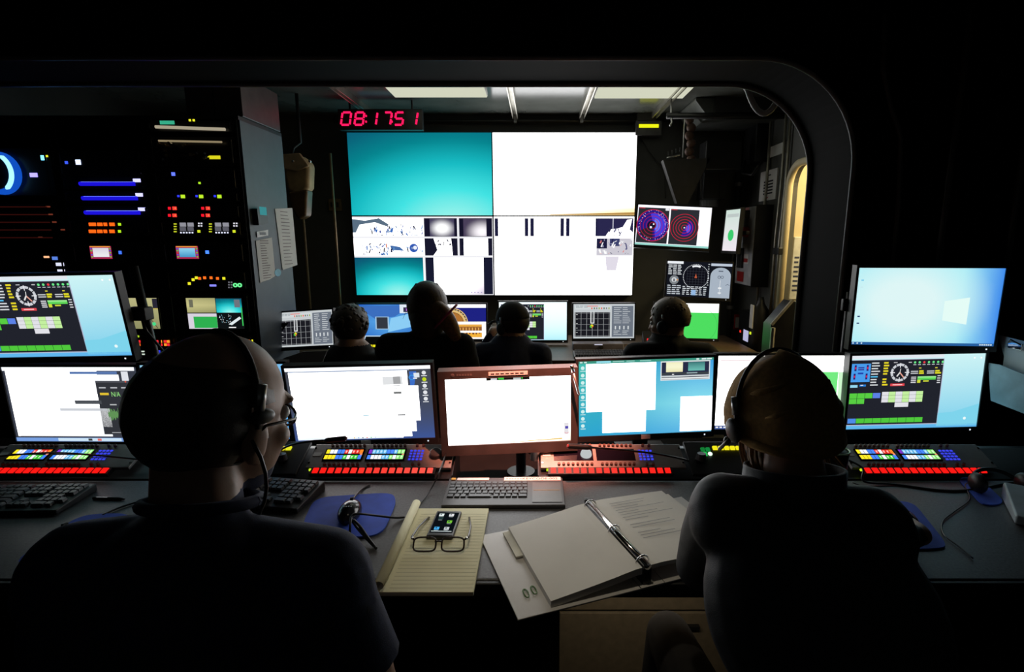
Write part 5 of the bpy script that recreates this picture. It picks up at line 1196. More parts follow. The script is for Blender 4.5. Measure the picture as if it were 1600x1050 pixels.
# phone and glasses on the pad
ZP = D1+0.0106
ph = thing('smartphone', 'black phone with glowing icons lying on the legal pad', 'phone', M=Matrix.Translation(Vector((-0.243, 1.262, ZP))) @ Matrix.Rotation(math.radians(-2), 4, 'Z'))
MB().span((-0.034, -0.062, 0), (0.034, 0.062, 0.012)).build('case', BLK, ph, bevel=0.004, seg=3)
s = Screen(0.058, 0.100)
s.rect(0, 0, 1, 1, (12, 16, 22), 0)
for u, v, c in ((.12, .08, (225, 235, 235)), (.58, .08, (225, 225, 230)), (.14, .24, (40, 60, 60)), (.60, .42, (120, 200, 60)), (.14, .74, (70, 170, 235)), (.58, .74, (200, 205, 210))):
    s.rect(u, v, u+.22, v+.13, c, 1); s.rect(u+.02, v+.155, u+.2, v+.17, (190, 200, 205), 1); s.rect(u+.05, v+.03, u+.12, v+.08, (30, 50, 60), 2)
s.rect(.05, .93, .95, .955, (215, 225, 225), 1)
o = s.build(ph); o.rotation_euler = (math.radians(-90), 0, 0); o.location = (0, 0.002, 0.0118)
gl = thing('eyeglasses', 'dark-framed eyeglasses lying folded open on the legal pad', 'glasses', (-0.238, 1.165, ZP))
GF = mat('dark_tortoise_frame', (0.035, 0.022, 0.018), 0.25, bump=0)
for sx in (-1, 1):
    c = []
    for k in range(25):
        a = 2*math.pi*k/24; ca, sa = math.cos(a), math.sin(a)
        x = 0.027*math.copysign(abs(ca)**0.55, ca); y = 0.017*math.copysign(abs(sa)**0.55, sa)
        c.append((sx*0.034+x, y*0.62-0.012, 0.018+y*0.72))
    MB().tube(c, 0.0022, 8, cap=False).build('rim', GF, gl, smooth=True)
    g = MB(); g.add([c_[:3] for c_ in c[:-1]], [tuple(range(24))]); g.build('lens', mat('clear_lens', (0.9, 0.92, 0.9), 0.05, bump=0) if False else LENS if 'LENS' in globals() else None or GF, gl) if False else None
    q = [(sx*0.062, -0.004, 0.026), (sx*0.069, 0.005, 0.026), (sx*0.067, 0.07, 0.016), (sx*0.058, 0.115, 0.010), (sx*0.054, 0.138, 0.003)]
    MB().tube(q, [0.0025, 0.0028, 0.0022, 0.0026, 0.003], 8).build('temple', GF, gl, smooth=True)
    MB().ell((sx*0.066, 0.0, 0.026), (0.004, 0.005, 0.004), nu=8, nv=6).build('hinge', CHROME, gl, smooth=True)
MB().tube([(-0.009, -0.010, 0.024), (0, -0.013, 0.027), (0.009, -0.010, 0.024)], 0.0022, 8).build('bridge', GF, gl, smooth=True)
lm = bpy.data.materials.new('lens_glass'); lm.use_nodes = True; pb = lm.node_tree.nodes['Principled BSDF']; pb.inputs['Transmission Weight'].default_value = 1.0; pb.inputs['Roughness'].default_value = 0.0; pb.inputs['IOR'].default_value = 1.1; pb.inputs['Base Color'].default_value = (0.95, 0.97, 0.96, 1)
for sx in (-1, 1):
    g = MB(); g.add([(sx*0.034+0.026*math.copysign(abs(math.cos(a))**0.55, math.cos(a)), 0.016*math.copysign(abs(math.sin(a))**0.55, math.sin(a))*0.62-0.012, 0.018+0.016*math.copysign(abs(math.sin(a))**0.55, math.sin(a))*0.72) for a in [2*math.pi*k/24 for k in range(24)]], [tuple(range(24))]); g.build('lens', lm, gl)
# ring binder, spine raised on its rings
ZS = 0.800
S0, S1 = atZ(918, 783, ZS), atZ(1012, 884, ZS)
d = (S1-S0).normalized(); wl = Vector((-d.y, d.x, 0)); wl = wl if wl.x < 0 else -wl; wr = -wl; L = (S1-S0).length
bn = thing('ring_binder', 'open white three-ring binder full of papers, one cover hanging over the desk edge', 'binder', (S0.x, S0.y, D1))
def slab(pts_top, zb, name, m, bevel=0.0, parent=None):
    n = len(pts_top); b = MB(); b.add([Vector((p.x, p.y, zb if not callable(zb) else zb(p))) for p in pts_top]+list(pts_top), [tuple(range(n))[::-1], tuple(range(n, 2*n))]+[(i, (i+1) % n, n+(i+1) % n, n+i) for i in range(n)])
    return b.build(name, m, parent or bn, world=True, bevel=bevel)
def bp(along, side, z): v = S0+d*along+wl*side; return Vector((v.x, v.y, z))
e0, e1 = -0.008, L+0.008
slab([bp(e1, 0.300, D1+0.0045), bp(e1, 0.02, D1+0.0045), bp(e0, 0.02, D1+0.0045), bp(e0, 0.300, D1+0.0045)][::-1], D1+0.0005, 'front_cover', CARD, 0.001)
slab([bp(e1, 0.018, D1+0.0045), bp(e1, -0.04, D1+0.0045), bp(e0, -0.04, D1+0.0045), bp(e0, 0.018, D1+0.0045)][::-1], D1+0.0005, 'spine', CARD)
slab([bp(e1, -0.042, D1+0.0045), bp(e1, -0.31, D1+0.0045), bp(e0, -0.31, D1+0.0045), bp(e0, -0.042, D1+0.0045)][::-1], D1+0.0005, 'back_cover', CARD, 0.001)
def curved(prof, a0, a1, th, name, m):
    b = MB(); n = len(prof); vs = []
    for a in (a0, a1):
        for (sd_, z) in prof: vs.append(bp(a, sd_, z))
    for a in (a0, a1):
        for (sd_, z) in prof: vs.append(bp(a, sd_, max(D1+0.005, z-th)))
    fs = []
    for i in range(n-1):
        fs += [(i, i+1, n+i+1, n+i), (2*n+i, 3*n+i, 3*n+i+1, 2*n+i+1), (i, 2*n+i, 2*n+i+1, i+1), (n+i, n+i+1, 3*n+i+1, 3*n+i)]
    fs += [(0, n, 3*n, 2*n), (n-1, 2*n+n-1, 3*n+n-1, n+n-1)]
    b.add(vs, fs); bmx = b.build(name, m, bn, world=True); return bmx
curved([(0.012, 0.797), (0.03, 0.796), (0.08, 0.788), (0.14, 0.780), (0.20, 0.773), (0.226, 0.770)], 0.004, L-0.002, 0.016, 'left_pages', PAPER)
curved([(0.03, 0.780), (0.14, 0.770), (0.21, 0.764), (0.243, 0.762)], 0.01, L*0.40, 0.004, 'tab_divider', mat('cream_divider', (0.66, 0.64, 0.54), 0.8, bump=0))
curved([(-0.012, 0.797), (-0.04, 0.798), (-0.12, 0.795), (-0.20, 0.792), (-0.235, 0.790)], 0.0, L-0.004, 0.010, 'right_pages', PAPER)
curved([(-0.02, 0.790), (-0.12, 0.787), (-0.20, 0.784), (-0.252, 0.781)], 0.008, L-0.01, 0.006, 'lower_pages', PAPER)
m = MB(); random.seed(9)
for k in range(15):
    al = 0.03+k*0.0125
    if k in (8, 11): continue
    q0, q1 = bp(al, -0.05, 0.7985), bp(al, -0.05-random.uniform(0.06, 0.16), 0.7965)
    dd = d*0.0022; m.add([q0, q1, q1+dd, q0+dd], [(0, 1, 2, 3)])
m.build('typed_lines', mat('grey_print_ink', (0.32, 0.32, 0.33), 0.8, bump=0), bn, world=True)['kind'] = 'stuff'
MB().tube([bp(-0.004, 0.0, ZS-0.002), bp(L+0.002, 0.0, ZS-0.002)], 0.007, 10).build('ring_rail', CHROME, bn, world=True, smooth=True)
slab([bp(0.0, 0.01, ZS-0.006), bp(L, 0.01, ZS-0.006), bp(L, -0.01, ZS-0.006), bp(0.0, -0.01, ZS-0.006)], D1+0.005, 'ring_base', BLKM)
for f_ in (0.06, 0.5, 0.93):
    MB().tube([bp(L*f_, 0.017*math.cos(a), ZS-0.008+0.020*math.sin(a)) for a in [math.pi*k/12 for k in range(13)]], 0.0020, 8).build('ring', CHROME, bn, world=True, smooth=True)
MB().box(bp(-0.004, 0, ZS), (0.014, 0.014, 0.01)).build('release_tab', BLKM, bn, world=True, bevel=0.002)
GRNC = mat('green_clip', (0.10, 0.22, 0.05), 0.4, bump=0)
for i, (px, py) in enumerate(((822, 927), (834, 922))):
    c = atZ(px, py, D1+0.007); t = thing('paper_clip', 'olive green paper clip on the hanging binder cover', 'paper clip', c, group='green paper clips on the binder cover')
    pts = []
    for k in range(28):
        a = k/27*2*math.pi*1.6; r = 1-0.25*k/27
        pts.append((0.0055*r*math.cos(a), 0.015*r*math.copysign(abs(math.sin(a))**0.6, math.sin(a)), 0))
    t.rotation_euler = (0, 0, math.atan2(d.x, -d.y)); MB().tube(pts, 0.0011, 6).build('wire', GRNC, t, smooth=True)
c = atZ(851, 911, D1+0.0055); t = tag(MB().box(c, (0.016, 0.010, 0.0012), Matrix.Rotation(-0.4, 3, 'Z')).build('sticker', mat('grey_sticker', (0.25, 0.24, 0.24), 0.6)), 'tiny grey printed sticker on the hanging binder cover', 'sticker')
# mice and cords
def mouse(label, px, py, yaw, z=D1+0.0045, sc=1.0):
    c = atZ(px, py, z); t = thing('computer_mouse', label, 'mouse', M=Matrix.Translation(c) @ Matrix.Rotation(math.radians(yaw), 4, 'Z'))
    m = MB(); m.ell((0, 0, 0.012*sc), (0.031*sc, 0.054*sc, 0.026*sc), nu=20, nv=12)
    m.v = [(x, y, max(0.0, z_)) for x, y, z_ in m.v]; m.build('shell', mat('glossy_black_plastic', (0.02, 0.02, 0.022), 0.15, bump=0), t, smooth=True)
    MB().cyl((-0.004*sc, 0.03*sc, 0.032*sc), (0.004*sc, 0.03*sc, 0.032*sc), 0.007*sc, n=12).build('scroll_wheel', DGRY, t)
    return t, c
t, c = mouse('black mouse on the blue mat between keyboard and legal pad', 547, 806, 6)
m = MB()
for k in range(4): m.span((-0.012+k*0.0065, -0.02, 0.0375), (-0.008+k*0.0065, -0.016, 0.0379))
m.build('maker_mark', MGRY, t)
def cord(label, pts, r=0.0028, name='cable', m=CAB):
    q = []
    P = [Vector(p) for p in pts]
    for i in range(len(P)-1):
        p0, p1, p2, p3 = P[max(i-1, 0)], P[i], P[i+1], P[min(i+2, len(P)-1)]
        for k in range(6):
            t = k/6; q.append(0.5*((2*p1)+(-p0+p2)*t+(2*p0-5*p1+4*p2-p3)*t*t+(-p0+3*p1-3*p2+p3)*t**3))
    q.append(P[-1]); return tag(MB().tube(q, r, 8).build(name, m, smooth=True), label, 'cable')
Zc = D1+0.0032
A = lambda px, py, z=Zc: atZ(px, py, z)
cord('black mouse cord running from the middle mouse to the red key strip', [A(551, 782, 0.772), A(556, 774, 0.762), A(566, 764), A(578, 757)])
cord('black headset cord looping over the middle mouse and under the legal pad', [A(632, 808, Zc), A(618, 809, Zc+.004), A(590, 806, 0.775), A(562, 803, 0.797), A(550, 806, 0.797), A(547, 822, 0.785), A(547, 834, 0.764)], 0.003)
cord('forked black cord end lying across the middle mouse mat', [A(552, 812, 0.792), A(562, 822, 0.775), A(575, 840, 0.764), A(588, 857, Zc)], 0.0036)
cord('second prong of the forked cord end on the middle mouse mat', [A(549, 811, 0.790), A(556, 822, 0.772), A(568, 836, 0.764), A(584, 853, Zc)], 0.0036)
cord('thin black lead from the jog-dial panel jack to the legal pad', [slope_pt(-0.298, 0.085, 0.03), A(686, 738, 0.80), A(680, 752, 0.775), A(668, 772), A(652, 790), A(640, 797)], 0.0022)
t = thing('jack_plug', 'black jack plug stuck in the jog-dial intercom panel', 'plug', slope_pt(-0.298, 0.085, 0.02)); MB().tube([slope_pt(-0.298, 0.085, 0.0125), slope_pt(-0.296, 0.085, 0.03), slope_pt(-0.288, 0.08, 0.045)], [0.006, 0.0065, 0.004], 10).build('plug', BLK, t, world=True, smooth=True)
cord('long black cable snaking over the desk past the cup', [slope_pt(0.985, 0.06, 0.03), slope_pt(1.03, 0.01, 0.032), A(1350, 752, 0.762), A(1400, 757), A(1470, 766), A(1520, 765), A(1570, 756), A(1600, 752)], 0.0035)
cord('thin cord lying in an S over the empty end of the desk', [A(1532, 752), A(1522, 753), A(1508, 758), A(1515, 780), A(1490, 800), A(1473, 815), A(1475, 835), A(1500, 855), A(1520, 872)], 0.002)
cord('thin cord by the beanie person\'s mouse hand', [A(1332, 754), A(1352, 762), A(1375, 775), A(1376, 790)], 0.002)
cord('thin cord curving from the mouse beside the bald man', [A(160, 805), A(190, 792), A(230, 780), A(262, 772)], 0.0028)
cord('cord lying along the red keys under the waveform monitor', [slope_pt(-1.80, 0.055, 0.03), slope_pt(-1.6, 0.075, 0.032), slope_pt(-1.42, 0.06, 0.034), slope_pt(-1.28, 0.055, 0.02)], 0.003)
t = thing('ballpoint_pen', 'black pen lying on the desk beside the worn-key keyboard', 'pen', A(165, 779)); MB().tube([A(146, 778), A(185, 779), A(195, 780)], [0.0042, 0.005, 0.0015], 10).build('barrel', BLK, t, world=True, smooth=True)
MB().tube([A(150, 777, D1+0.008), A(168, 777.5, D1+0.008)], 0.0012, 6).build('clip', CHROME, t, world=True)
# pale keypad at the desk end, dark gear, clipboards
c = atZ(1618, 806, D1); t = thing('desk_telephone', 'pale blue-grey keypad telephone at the desk end', 'telephone', M=Matrix.Translation(c) @ Matrix.Rotation(math.radians(-32), 4, 'Z'))
MB().prism([(-0.09, 0), (0.09, 0), (0.09, 0.05), (-0.09, 0.025)], 'x', -0.06, 0.08).build('body', mat('pale_blue_grey_plastic', (0.45, 0.52, 0.56), 0.4), t, bevel=0.006)
for a in range(3):
    for b in range(4): place(keymesh(0.018, 0.016, 0.004, MGRY), 'key', t, (0.0+a*0.024, -0.06+b*0.022, 0.030+(b*0.022+0.03)*0.139), (math.radians(8), 0, 0))
c = atZ(1560, 768, D1); t = thing('desk_headset', 'black headset lying on the blue mat at the desk end', 'headset', c)
MB().tube([(0.07*math.cos(a), 0.05*math.sin(a), 0.02+0.03*math.sin(a)) for a in [math.pi*k/14 for k in range(15)]], 0.006, 8).build('headband', BLK, t, smooth=True)
for sx in (-1, 1): MB().ell((sx*0.07, -0.004, 0.03), (0.018, 0.032, 0.03)).build('ear_cup', BLK, t, smooth=True)
PALE = mat('pale_board', (0.55, 0.62, 0.66), 0.5)
def side_board(name, label, cat, pts, m, X, ex=None):
    q = [atX(px, py, X) for px, py in pts]; c = sum(q, Vector())/len(q); t = thing(name, label, cat, (X, c.y, c.z))
    MB().prism([(p.y-c.y, p.z-c.z) for p in q], 'x', 0, 0.006).build('board', m, t)
    y0 = max(p.y for p in q)-c.y; MB().span((0.007, y0-0.06, 0.0), (0.022, PN-c.y-0.001, 0.02)).build('wall_hanger', BLKM, t)
    if ex: ex(t, q, c)
    return t
def clip_(t, q, c):
    p = atX(1590, 541, 1.80)-c; MB().span((-0.012, p.y-0.03, p.z-0.012), (-0.0005, p.y+0.03, p.z+0.014)).build('clip', CHROME, t, bevel=0.003)
    MB().tube([(-0.012, p.y-0.025, p.z+0.01), (-0.03, p.y, p.z+0.025), (-0.012, p.y+0.025, p.z+0.01)], 0.003, 6).build('lever', BLKM, t)
    MB().prism([(p.y-0.12, p.z-0.012), (p.y+0.05, p.z-0.012), (p.y+0.045, p.z-0.09), (p.y-0.12, p.z-0.11)], 'x', -0.002, -0.0005).build('paper', PAPER, t)
side_board('clipboard', 'clipboard with papers and a metal clip hung beside the window-logo monitor', 'clipboard', [(1559, 523), (1650, 546), (1655, 620), (1578, 590)], PALE, 1.80, clip_)
side_board('document_tray', 'pale blue document tray below the clipboard', 'tray', [(1544, 567), (1562, 570), (1650, 606), (1655, 668), (1548, 626)], mat('pale_blue_plastic', (0.34, 0.46, 0.52), 0.35), 1.765, lambda t, q, c: MB().span((0.0065, min(p.y for p in q)-c.y+0.02, min(p.z for p in q)-c.z+0.06), (0.030, max(p.y for p in q)-c.y-0.02, min(p.z for p in q)-c.z+0.07)).build('bottom', PALE, t))
# ------------------------------------------------------------------ things on the far desk
ZF = FDZ+0.0005
def far_strip(label, px0, py0, px1, py1, Y, keys, cat='control panel'):
    a, b = at(px0, py1, Y), at(px1, py0, Y); t = thing('desk_control_strip', label, cat, ((a.x+b.x)/2, Y, ZF)); w = (b.x-a.x)/2+0.02
    MB().prism([(-0.02, 0), (0.10, 0), (0.10, b.z-ZF+0.03), (0.0, a.z-ZF-0.004)] if a.z-ZF > 0.012 else [(-0.02, 0), (0.10, 0), (0.10, 0.05), (0.0, 0.012)], 'x', -w, w).build('body', BLKM, t)
    for (px, py, col, kw, kh) in keys:
        p = at(px, py, Y-0.006); MB().box((p.x-(a.x+b.x)/2, -0.004, p.z-ZF), (kw*Y/820, 0.006, kh*Y/820)).build('key', led_mat(col, 1.1), t)
far_strip('far desk strip with glowing yellow keys beside the curly-haired person', 570, 536, 594, 545, 3.78, [(574+k*5.5, 540.5, (230, 222, 30), 4.4, 3.5) for k in range(4)])
far_strip('far desk strip with a red key row and a blue keypad', 716, 535, 745, 556, 3.70, [(719+k*4.6, y, (250, 36, 44), 4, 4) for k in range(6) for y in (547.5, 553)]+[(724+k*3, y, (50, 60, 235), 2.4, 2.4) for k in range(3) for y in (538, 541.5)]+[(718, 540, WHI, 3, 4)])
far_strip('far desk strip with bright red lights beside the short-haired person', 1012, 528, 1040, 542, 3.55, [(1014, 531, RED, 6, 4), (1020, 534, RED, 8, 5), (1030, 531, (255, 220, 190), 9, 3.5), (1015, 537, RED, 8, 5), (1024, 537, (250, 60, 40), 6, 4), (1020, 539, ORG, 3, 2)])
a, b = at(895, 552, 3.82), at(975, 537, 3.82)
t = thing('sound_bar', 'grey-violet sound bar unit on the far desk below the grid-plot monitor', 'speaker', ((a.x+b.x)/2, 3.82, ZF)); w = (b.x-a.x)/2
MB().span((-w, 0, 0.0), (w, 0.1, max(0.03, b.z-ZF))).build('body', mat('grey_violet_plastic', (0.26, 0.24, 0.30), 0.4), t, bevel=0.008); MB().cyl((0.02, 0.0, (b.z-ZF)*0.5), (0.02, -0.012, (b.z-ZF)*0.5), 0.016, n=16).build('dial', DGRY, t); MB().span((-0.03, -0.002, (b.z-ZF)*0.82), (0.03, 0.0, (b.z-ZF)*0.92)).build('display', emit('white_readout', (215, 215, 235), 0.9), t)
c = at(945, 556, 3.6); t = thing('keyboard', 'dark keyboard on the far desk before the grid-plot monitor', 'keyboard', (c.x, 3.62, ZF))
MB().prism([(-0.07, 0), (0.07, 0), (0.07, 0.03), (-0.07, 0.015)], 'x', -0.22, 0.22).build('case', BLK, t, bevel=0.003)
m = MB()
for a in range(22):
    for b in range(6): m.box((-0.20+a*0.019, -0.05+b*0.02, 0.022+b*0.0022), (0.016, 0.016, 0.008))
m.build('keys', KEYB, t)['kind'] = 'stuff'
c = at(1004, 538, 3.6); t = thing('desk_mouse', 'blue-lit mouse on the far desk by the red lights', 'mouse', (c.x, 3.6, ZF)); m = MB().ell((0, 0, 0.02), (0.035, 0.055, 0.035), Matrix.Rotation(0.5, 3, 'Z')); m.v = [(x, y, max(0, z)) for x, y, z in m.v]; m.build('shell', mat('blue_plastic', (0.05, 0.08, 0.35), 0.3), t, smooth=True); MB().box((-0.008, -0.03, 0.047), (0.008, 0.02, 0.008)).build('scroll_wheel', DGRY, t)
c = atZ(465, 565, 1.0); t = thing('paper_stack', 'dim stack of loose papers behind the icon-column monitor', 'papers', at(465, 566, 2.35))
p = at(462, 566, 2.35); MB().prism([(-0.14, -0.04), (0.10, -0.03), (0.14, 0.055), (0.03, 0.05), (-0.06, 0.02)], 'y', -0.003, 0.003).build('sheet', CARD, t); MB().span((-0.12, 0.004, RSH-p.z+0.001), (0.10, 0.05, 0.0)).build('holder', BLKM, t)
cord('pale cable curving over the brown far desk', [at(728, 568, 3.55), at(738, 560, 3.6), at(750, 557, 3.65), at(762, 556, 3.68)], 0.006, m=mat('pale_cable', (0.4, 0.36, 0.28), 0.5, bump=0))
# ------------------------------------------------------------------ people
SKIN = mat('skin', (0.42, 0.24, 0.16), 0.5, scale=20, var=0.12)
NAVY = mat('navy_cloth', (0.022, 0.030, 0.075), 0.85, scale=60, var=0.3, bump=0.3)
BLKC = mat('black_cloth', (0.012, 0.012, 0.013), 0.9, scale=60, var=0.3, bump=0.3)
SLAT = mat('slate_jacket_cloth', (0.028, 0.032, 0.038), 0.6, scale=50, var=0.3, bump=0.3)
TROU = mat('dark_trousers', (0.012, 0.012, 0.014), 0.9, scale=60)
DHAIR = mat('dark_brown_hair', (0.035, 0.02, 0.012), 0.5, scale=80, var=0.5, bump=0.4)
BHAIR = mat('blonde_brown_hair', (0.36, 0.20, 0.08), 0.45, scale=80, var=0.5, bump=0.4)
SHOE = mat('black_shoe', (0.012, 0.012, 0.012), 0.5)
BEAN = mat('mustard_knit', (0.46, 0.26, 0.08), 0.9, scale=120, var=0.25, bump=0.5)
def remesh(m, name, voxel, smooth_it, mats, pick, parent):
    """fuse overlapping closed shapes into one continuous skin"""
    me = m.mesh(name, mats); o = bpy.data.objects.new(name, me); C.objects.link(o)
    r = o.modifiers.new('fuse', 'REMESH'); r.mode = 'VOXEL'; r.voxel_size = voxel; r.adaptivity = 0
    s = o.modifiers.new('smooth', 'SMOOTH'); s.factor = 0.5; s.iterations = smooth_it
    dg = bpy.context.evaluated_depsgraph_get(); dg.update()
    nm = bpy.data.meshes.new_from_object(o.evaluated_get(dg)); bpy.data.objects.remove(o)
    nm.name = name; nm.materials.clear()
    for q in mats: nm.materials.append(q)
    for p in nm.polygons: p.material_index = pick(p.center) if pick else 0; p.use_smooth = True
    inv = MW[parent.name].inverted(); nm.transform(inv)
    ob = bpy.data.objects.new(name, nm); C.objects.link(ob); ob.parent = parent; return ob
class Head:
    def __init__(s, c, yaw=0, pitch=0, roll=0, k=1.0):
        s.c = Vector(c); s.k = k; s.R = Matrix.Rotation(math.radians(yaw), 3, 'Z') @ Matrix.Rotation(math.radians(-pitch), 3, 'X') @ Matrix.Rotation(math.radians(roll), 3, 'Y')
    def p(s, x, y, z): return s.c+s.R @ (Vector((x, y, z))*s.k)
    def ell(s, m, c, r, nu=20, nv=14): m.ell(s.p(*c), [v*s.k for v in r], s.R, nu, nv)
    def cap(s, m, a, ra, b, rb): m.capsule(s.p(*a), ra*s.k, s.p(*b), rb*s.k)
    def loc(s, w): return (s.R.transposed() @ (Vector(w)-s.c))/s.k
    def solid(s, m, ears=True):
        s.ell(m, (0, -0.012, 0.032), (0.076, 0.097, 0.092)); s.ell(m, (0, 0.03, -0.035), (0.062, 0.066, 0.078)); s.ell(m, (0, 0.045, -0.075), (0.046, 0.046, 0.042))
        s.cap(m, (0, 0.075, -0.098), 0.016, (0, 0.07, -0.09), 0.02); s.cap(m, (0, 0.092, 0.015), 0.008, (0, 0.108, -0.024), 0.013); s.ell(m, (0, 0.08, 0.03), (0.052, 0.016, 0.012)); s.ell(m, (0, 0.088, -0.056), (0.024, 0.012, 0.010))
        for sx in (-1, 1):
            s.ell(m, (sx*0.042, 0.058, -0.022), (0.022, 0.024, 0.022))
            if ears: s.ell(m, (sx*0.080, -0.008, -0.012), (0.010, 0.021, 0.033)); s.ell(m, (sx*0.077, 0.0, -0.036), (0.009, 0.010, 0.012))
    def eyes(s, parent):
        for sx in (-1, 1):
            m = MB(); m.ell(s.p(sx*0.031, 0.0765, 0.008), [0.0125*s.k]*3, None, 12, 8); o = m.build('eye', WHT, parent, smooth=True, world=True)
            m = MB(); m.ell(s.p(sx*0.031, 0.0865, 0.008), [0.0055*s.k, 0.004*s.k, 0.0055*s.k], s.R, 10, 6); iv = MW[parent.name].inverted(); m.v = [tuple(iv @ Vector(v)) for v in m.v]; m.build('iris', BLK, o, smooth=True)
def hand(m, w, f, up, side, curl=0.5, k=1.0):
    """w wrist, f finger direction, up back-of-hand normal, side: +1 thumb to the left of f seen from above"""
    f = Vector(f).normalized(); up = Vector(up); up = (up-f*up.dot(f)).normalized(); lt = up.cross(f)*side; w = Vector(w)
    pc = w+f*0.05*k
    m.capsule(w-f*0.01, 0.026*k, w+f*0.02*k, 0.028*k)
    for q in (-0.026, -0.009, 0.009, 0.026): m.capsule(w+f*0.015*k+lt*q*0.7*k, 0.015*k, w+f*0.085*k+lt*q*k, 0.0125*k)
    for q, L in ((0.029, 0.070), (0.010, 0.080), (-0.010, 0.074), (-0.029, 0.058)):
        p0 = w+f*0.085*k+lt*q*k; a = curl*0.5; d1 = f*math.cos(a)-up*math.sin(a); p1 = p0+d1*L*0.48*k
        a2 = curl*1.2; d2 = f*math.cos(a2)-up*math.sin(a2); p2 = p1+d2*L*0.30*k; a3 = curl*1.7; d3 = f*math.cos(a3)-up*math.sin(a3); p3 = p2+d3*L*0.24*k
        m.capsule(p0, 0.0098*k, p1, 0.0092*k); m.capsule(p1, 0.0092*k, p2, 0.0086*k); m.capsule(p2, 0.0086*k, p3, 0.0074*k)
    t0 = w+f*0.025*k+lt*0.024*k; t1 = t0+(f*0.6+lt*0.7-up*0.25).normalized()*0.042*k; t2 = t1+(f*0.9+lt*0.25-up*0.3).normalized()*0.032*k
    m.capsule(t0, 0.015*k, t1, 0.0115*k); m.capsule(t1, 0.0112*k, t2, 0.009*k)
def body(m, J, k=1.0, tw=1.0, ar=1.0):
    V = lambda n: Vector(J[n])
    pel, belly, chest, neck = V('pelvis'), V('belly'), V('chest'), V('neck')
    ax = (chest-pel).normalized(); sh = (V('shR')-V('shL')).normalized(); fr = ax.cross(sh); fr.normalize(); fr = -fr if fr.y < 0 else fr
    R = Matrix((sh, sh.cross(-ax).normalized() if False else ax.cross(sh).normalized(), ax)).transposed()
    m.ell(chest, (0.165*k*tw, 0.115*k, 0.20*k), R, 20, 14); m.ell(belly, (0.150*k*tw, 0.118*k, 0.19*k), R, 20, 14); m.ell(pel, (0.17*k*tw, 0.13*k, 0.13*k), R, 20, 14)
    m.capsule(pel, 0.12*k, chest, 0.12*k)
    m.capsule(chest+ax*0.05, 0.09*k, neck-ax*0.02, 0.065*k); m.capsule(neck-ax*0.03, 0.060*k, V('head'), 0.055*k)
    for s in 'LR':
        S, E, Wr = V('sh'+s), V('el'+s), V('wr'+s)
        m.capsule(neck-ax*0.035*k, 0.05*k, S+ax*0.015, 0.055*k); m.capsule(chest+ax*0.08*k, 0.085*k, S-ax*0.02, 0.065*k)
        ka = k*ar; m.capsule(S, 0.064*k, S+(E-S)*0.5, 0.052*ka); m.capsule(S+(E-S)*0.5, 0.052*ka, E, 0.043*ka); m.capsule(E, 0.043*ka, E+(Wr-E)*0.35, 0.041*ka); m.capsule(E+(Wr-E)*0.35, 0.041*ka, Wr, 0.027*k)
        if ar > 1: m.capsule(chest+ax*0.02, 0.10*k, S+(E-S)*0.4, 0.055*k)
        Hh, Kn, An = V('hip'+s), V('kn'+s), V('an'+s)
        m.capsule(Hh, 0.088*k, Kn, 0.058*k); m.capsule(Kn, 0.058*k, Kn+(An-Kn)*0.35, 0.056*k); m.capsule(Kn+(An-Kn)*0.35, 0.056*k, An, 0.038*k)
        fd_ = V('toe'+s)-An; m.capsule(An+Vector((0, 0, -0.03)), 0.04*k, An+fd_*0.9+Vector((0, 0, -0.035)), 0.034*k)
def seat_dict(x, y, lean, hz, head, **kw):
    pass
def office_chair(label, x, y, yaw=0, back=True, h=0.46):
    t = thing('office_chair', label, 'chair', M=Matrix.Translation(Vector((x, y, 0))) @ Matrix.Rotation(math.radians(yaw), 4, 'Z'))
    MB().span((-0.23, -0.22, h-0.07), (0.23, 0.24, h)).build('seat', BLKC, t, bevel=0.03, seg=3)
    if back:
        MB().prism([(-0.29, h+0.10), (-0.25, h+0.10), (-0.29, h+0.36), (-0.33, h+0.36)], 'x', -0.20, 0.20).build('backrest', BLKC, t, bevel=0.015, seg=3)
        MB().tube([(0, -0.10, h-0.075), (0, -0.27, h-0.05), (0, -0.315, h+0.14)], 0.018, 8).build('back_bar', BLKM, t, smooth=True)
    MB().cyl((0, 0, 0.10), (0, 0, h-0.07), 0.028).build('gas_lift', BLKM, t, smooth=True)
    for k in range(5):
        a = 2*math.pi*k/5; e = Vector((0.28*math.cos(a), 0.28*math.sin(a), 0.07)); l = MB().tube([(0, 0, 0.11), e], [0.025, 0.016], 8).build('leg', BLKM, t, smooth=True)
        MB().cyl((e.x-0.012, e.y, 0.028), (e.x+0.012, e.y, 0.028), 0.027, n=12).build('caster', RUB, l)
    return t
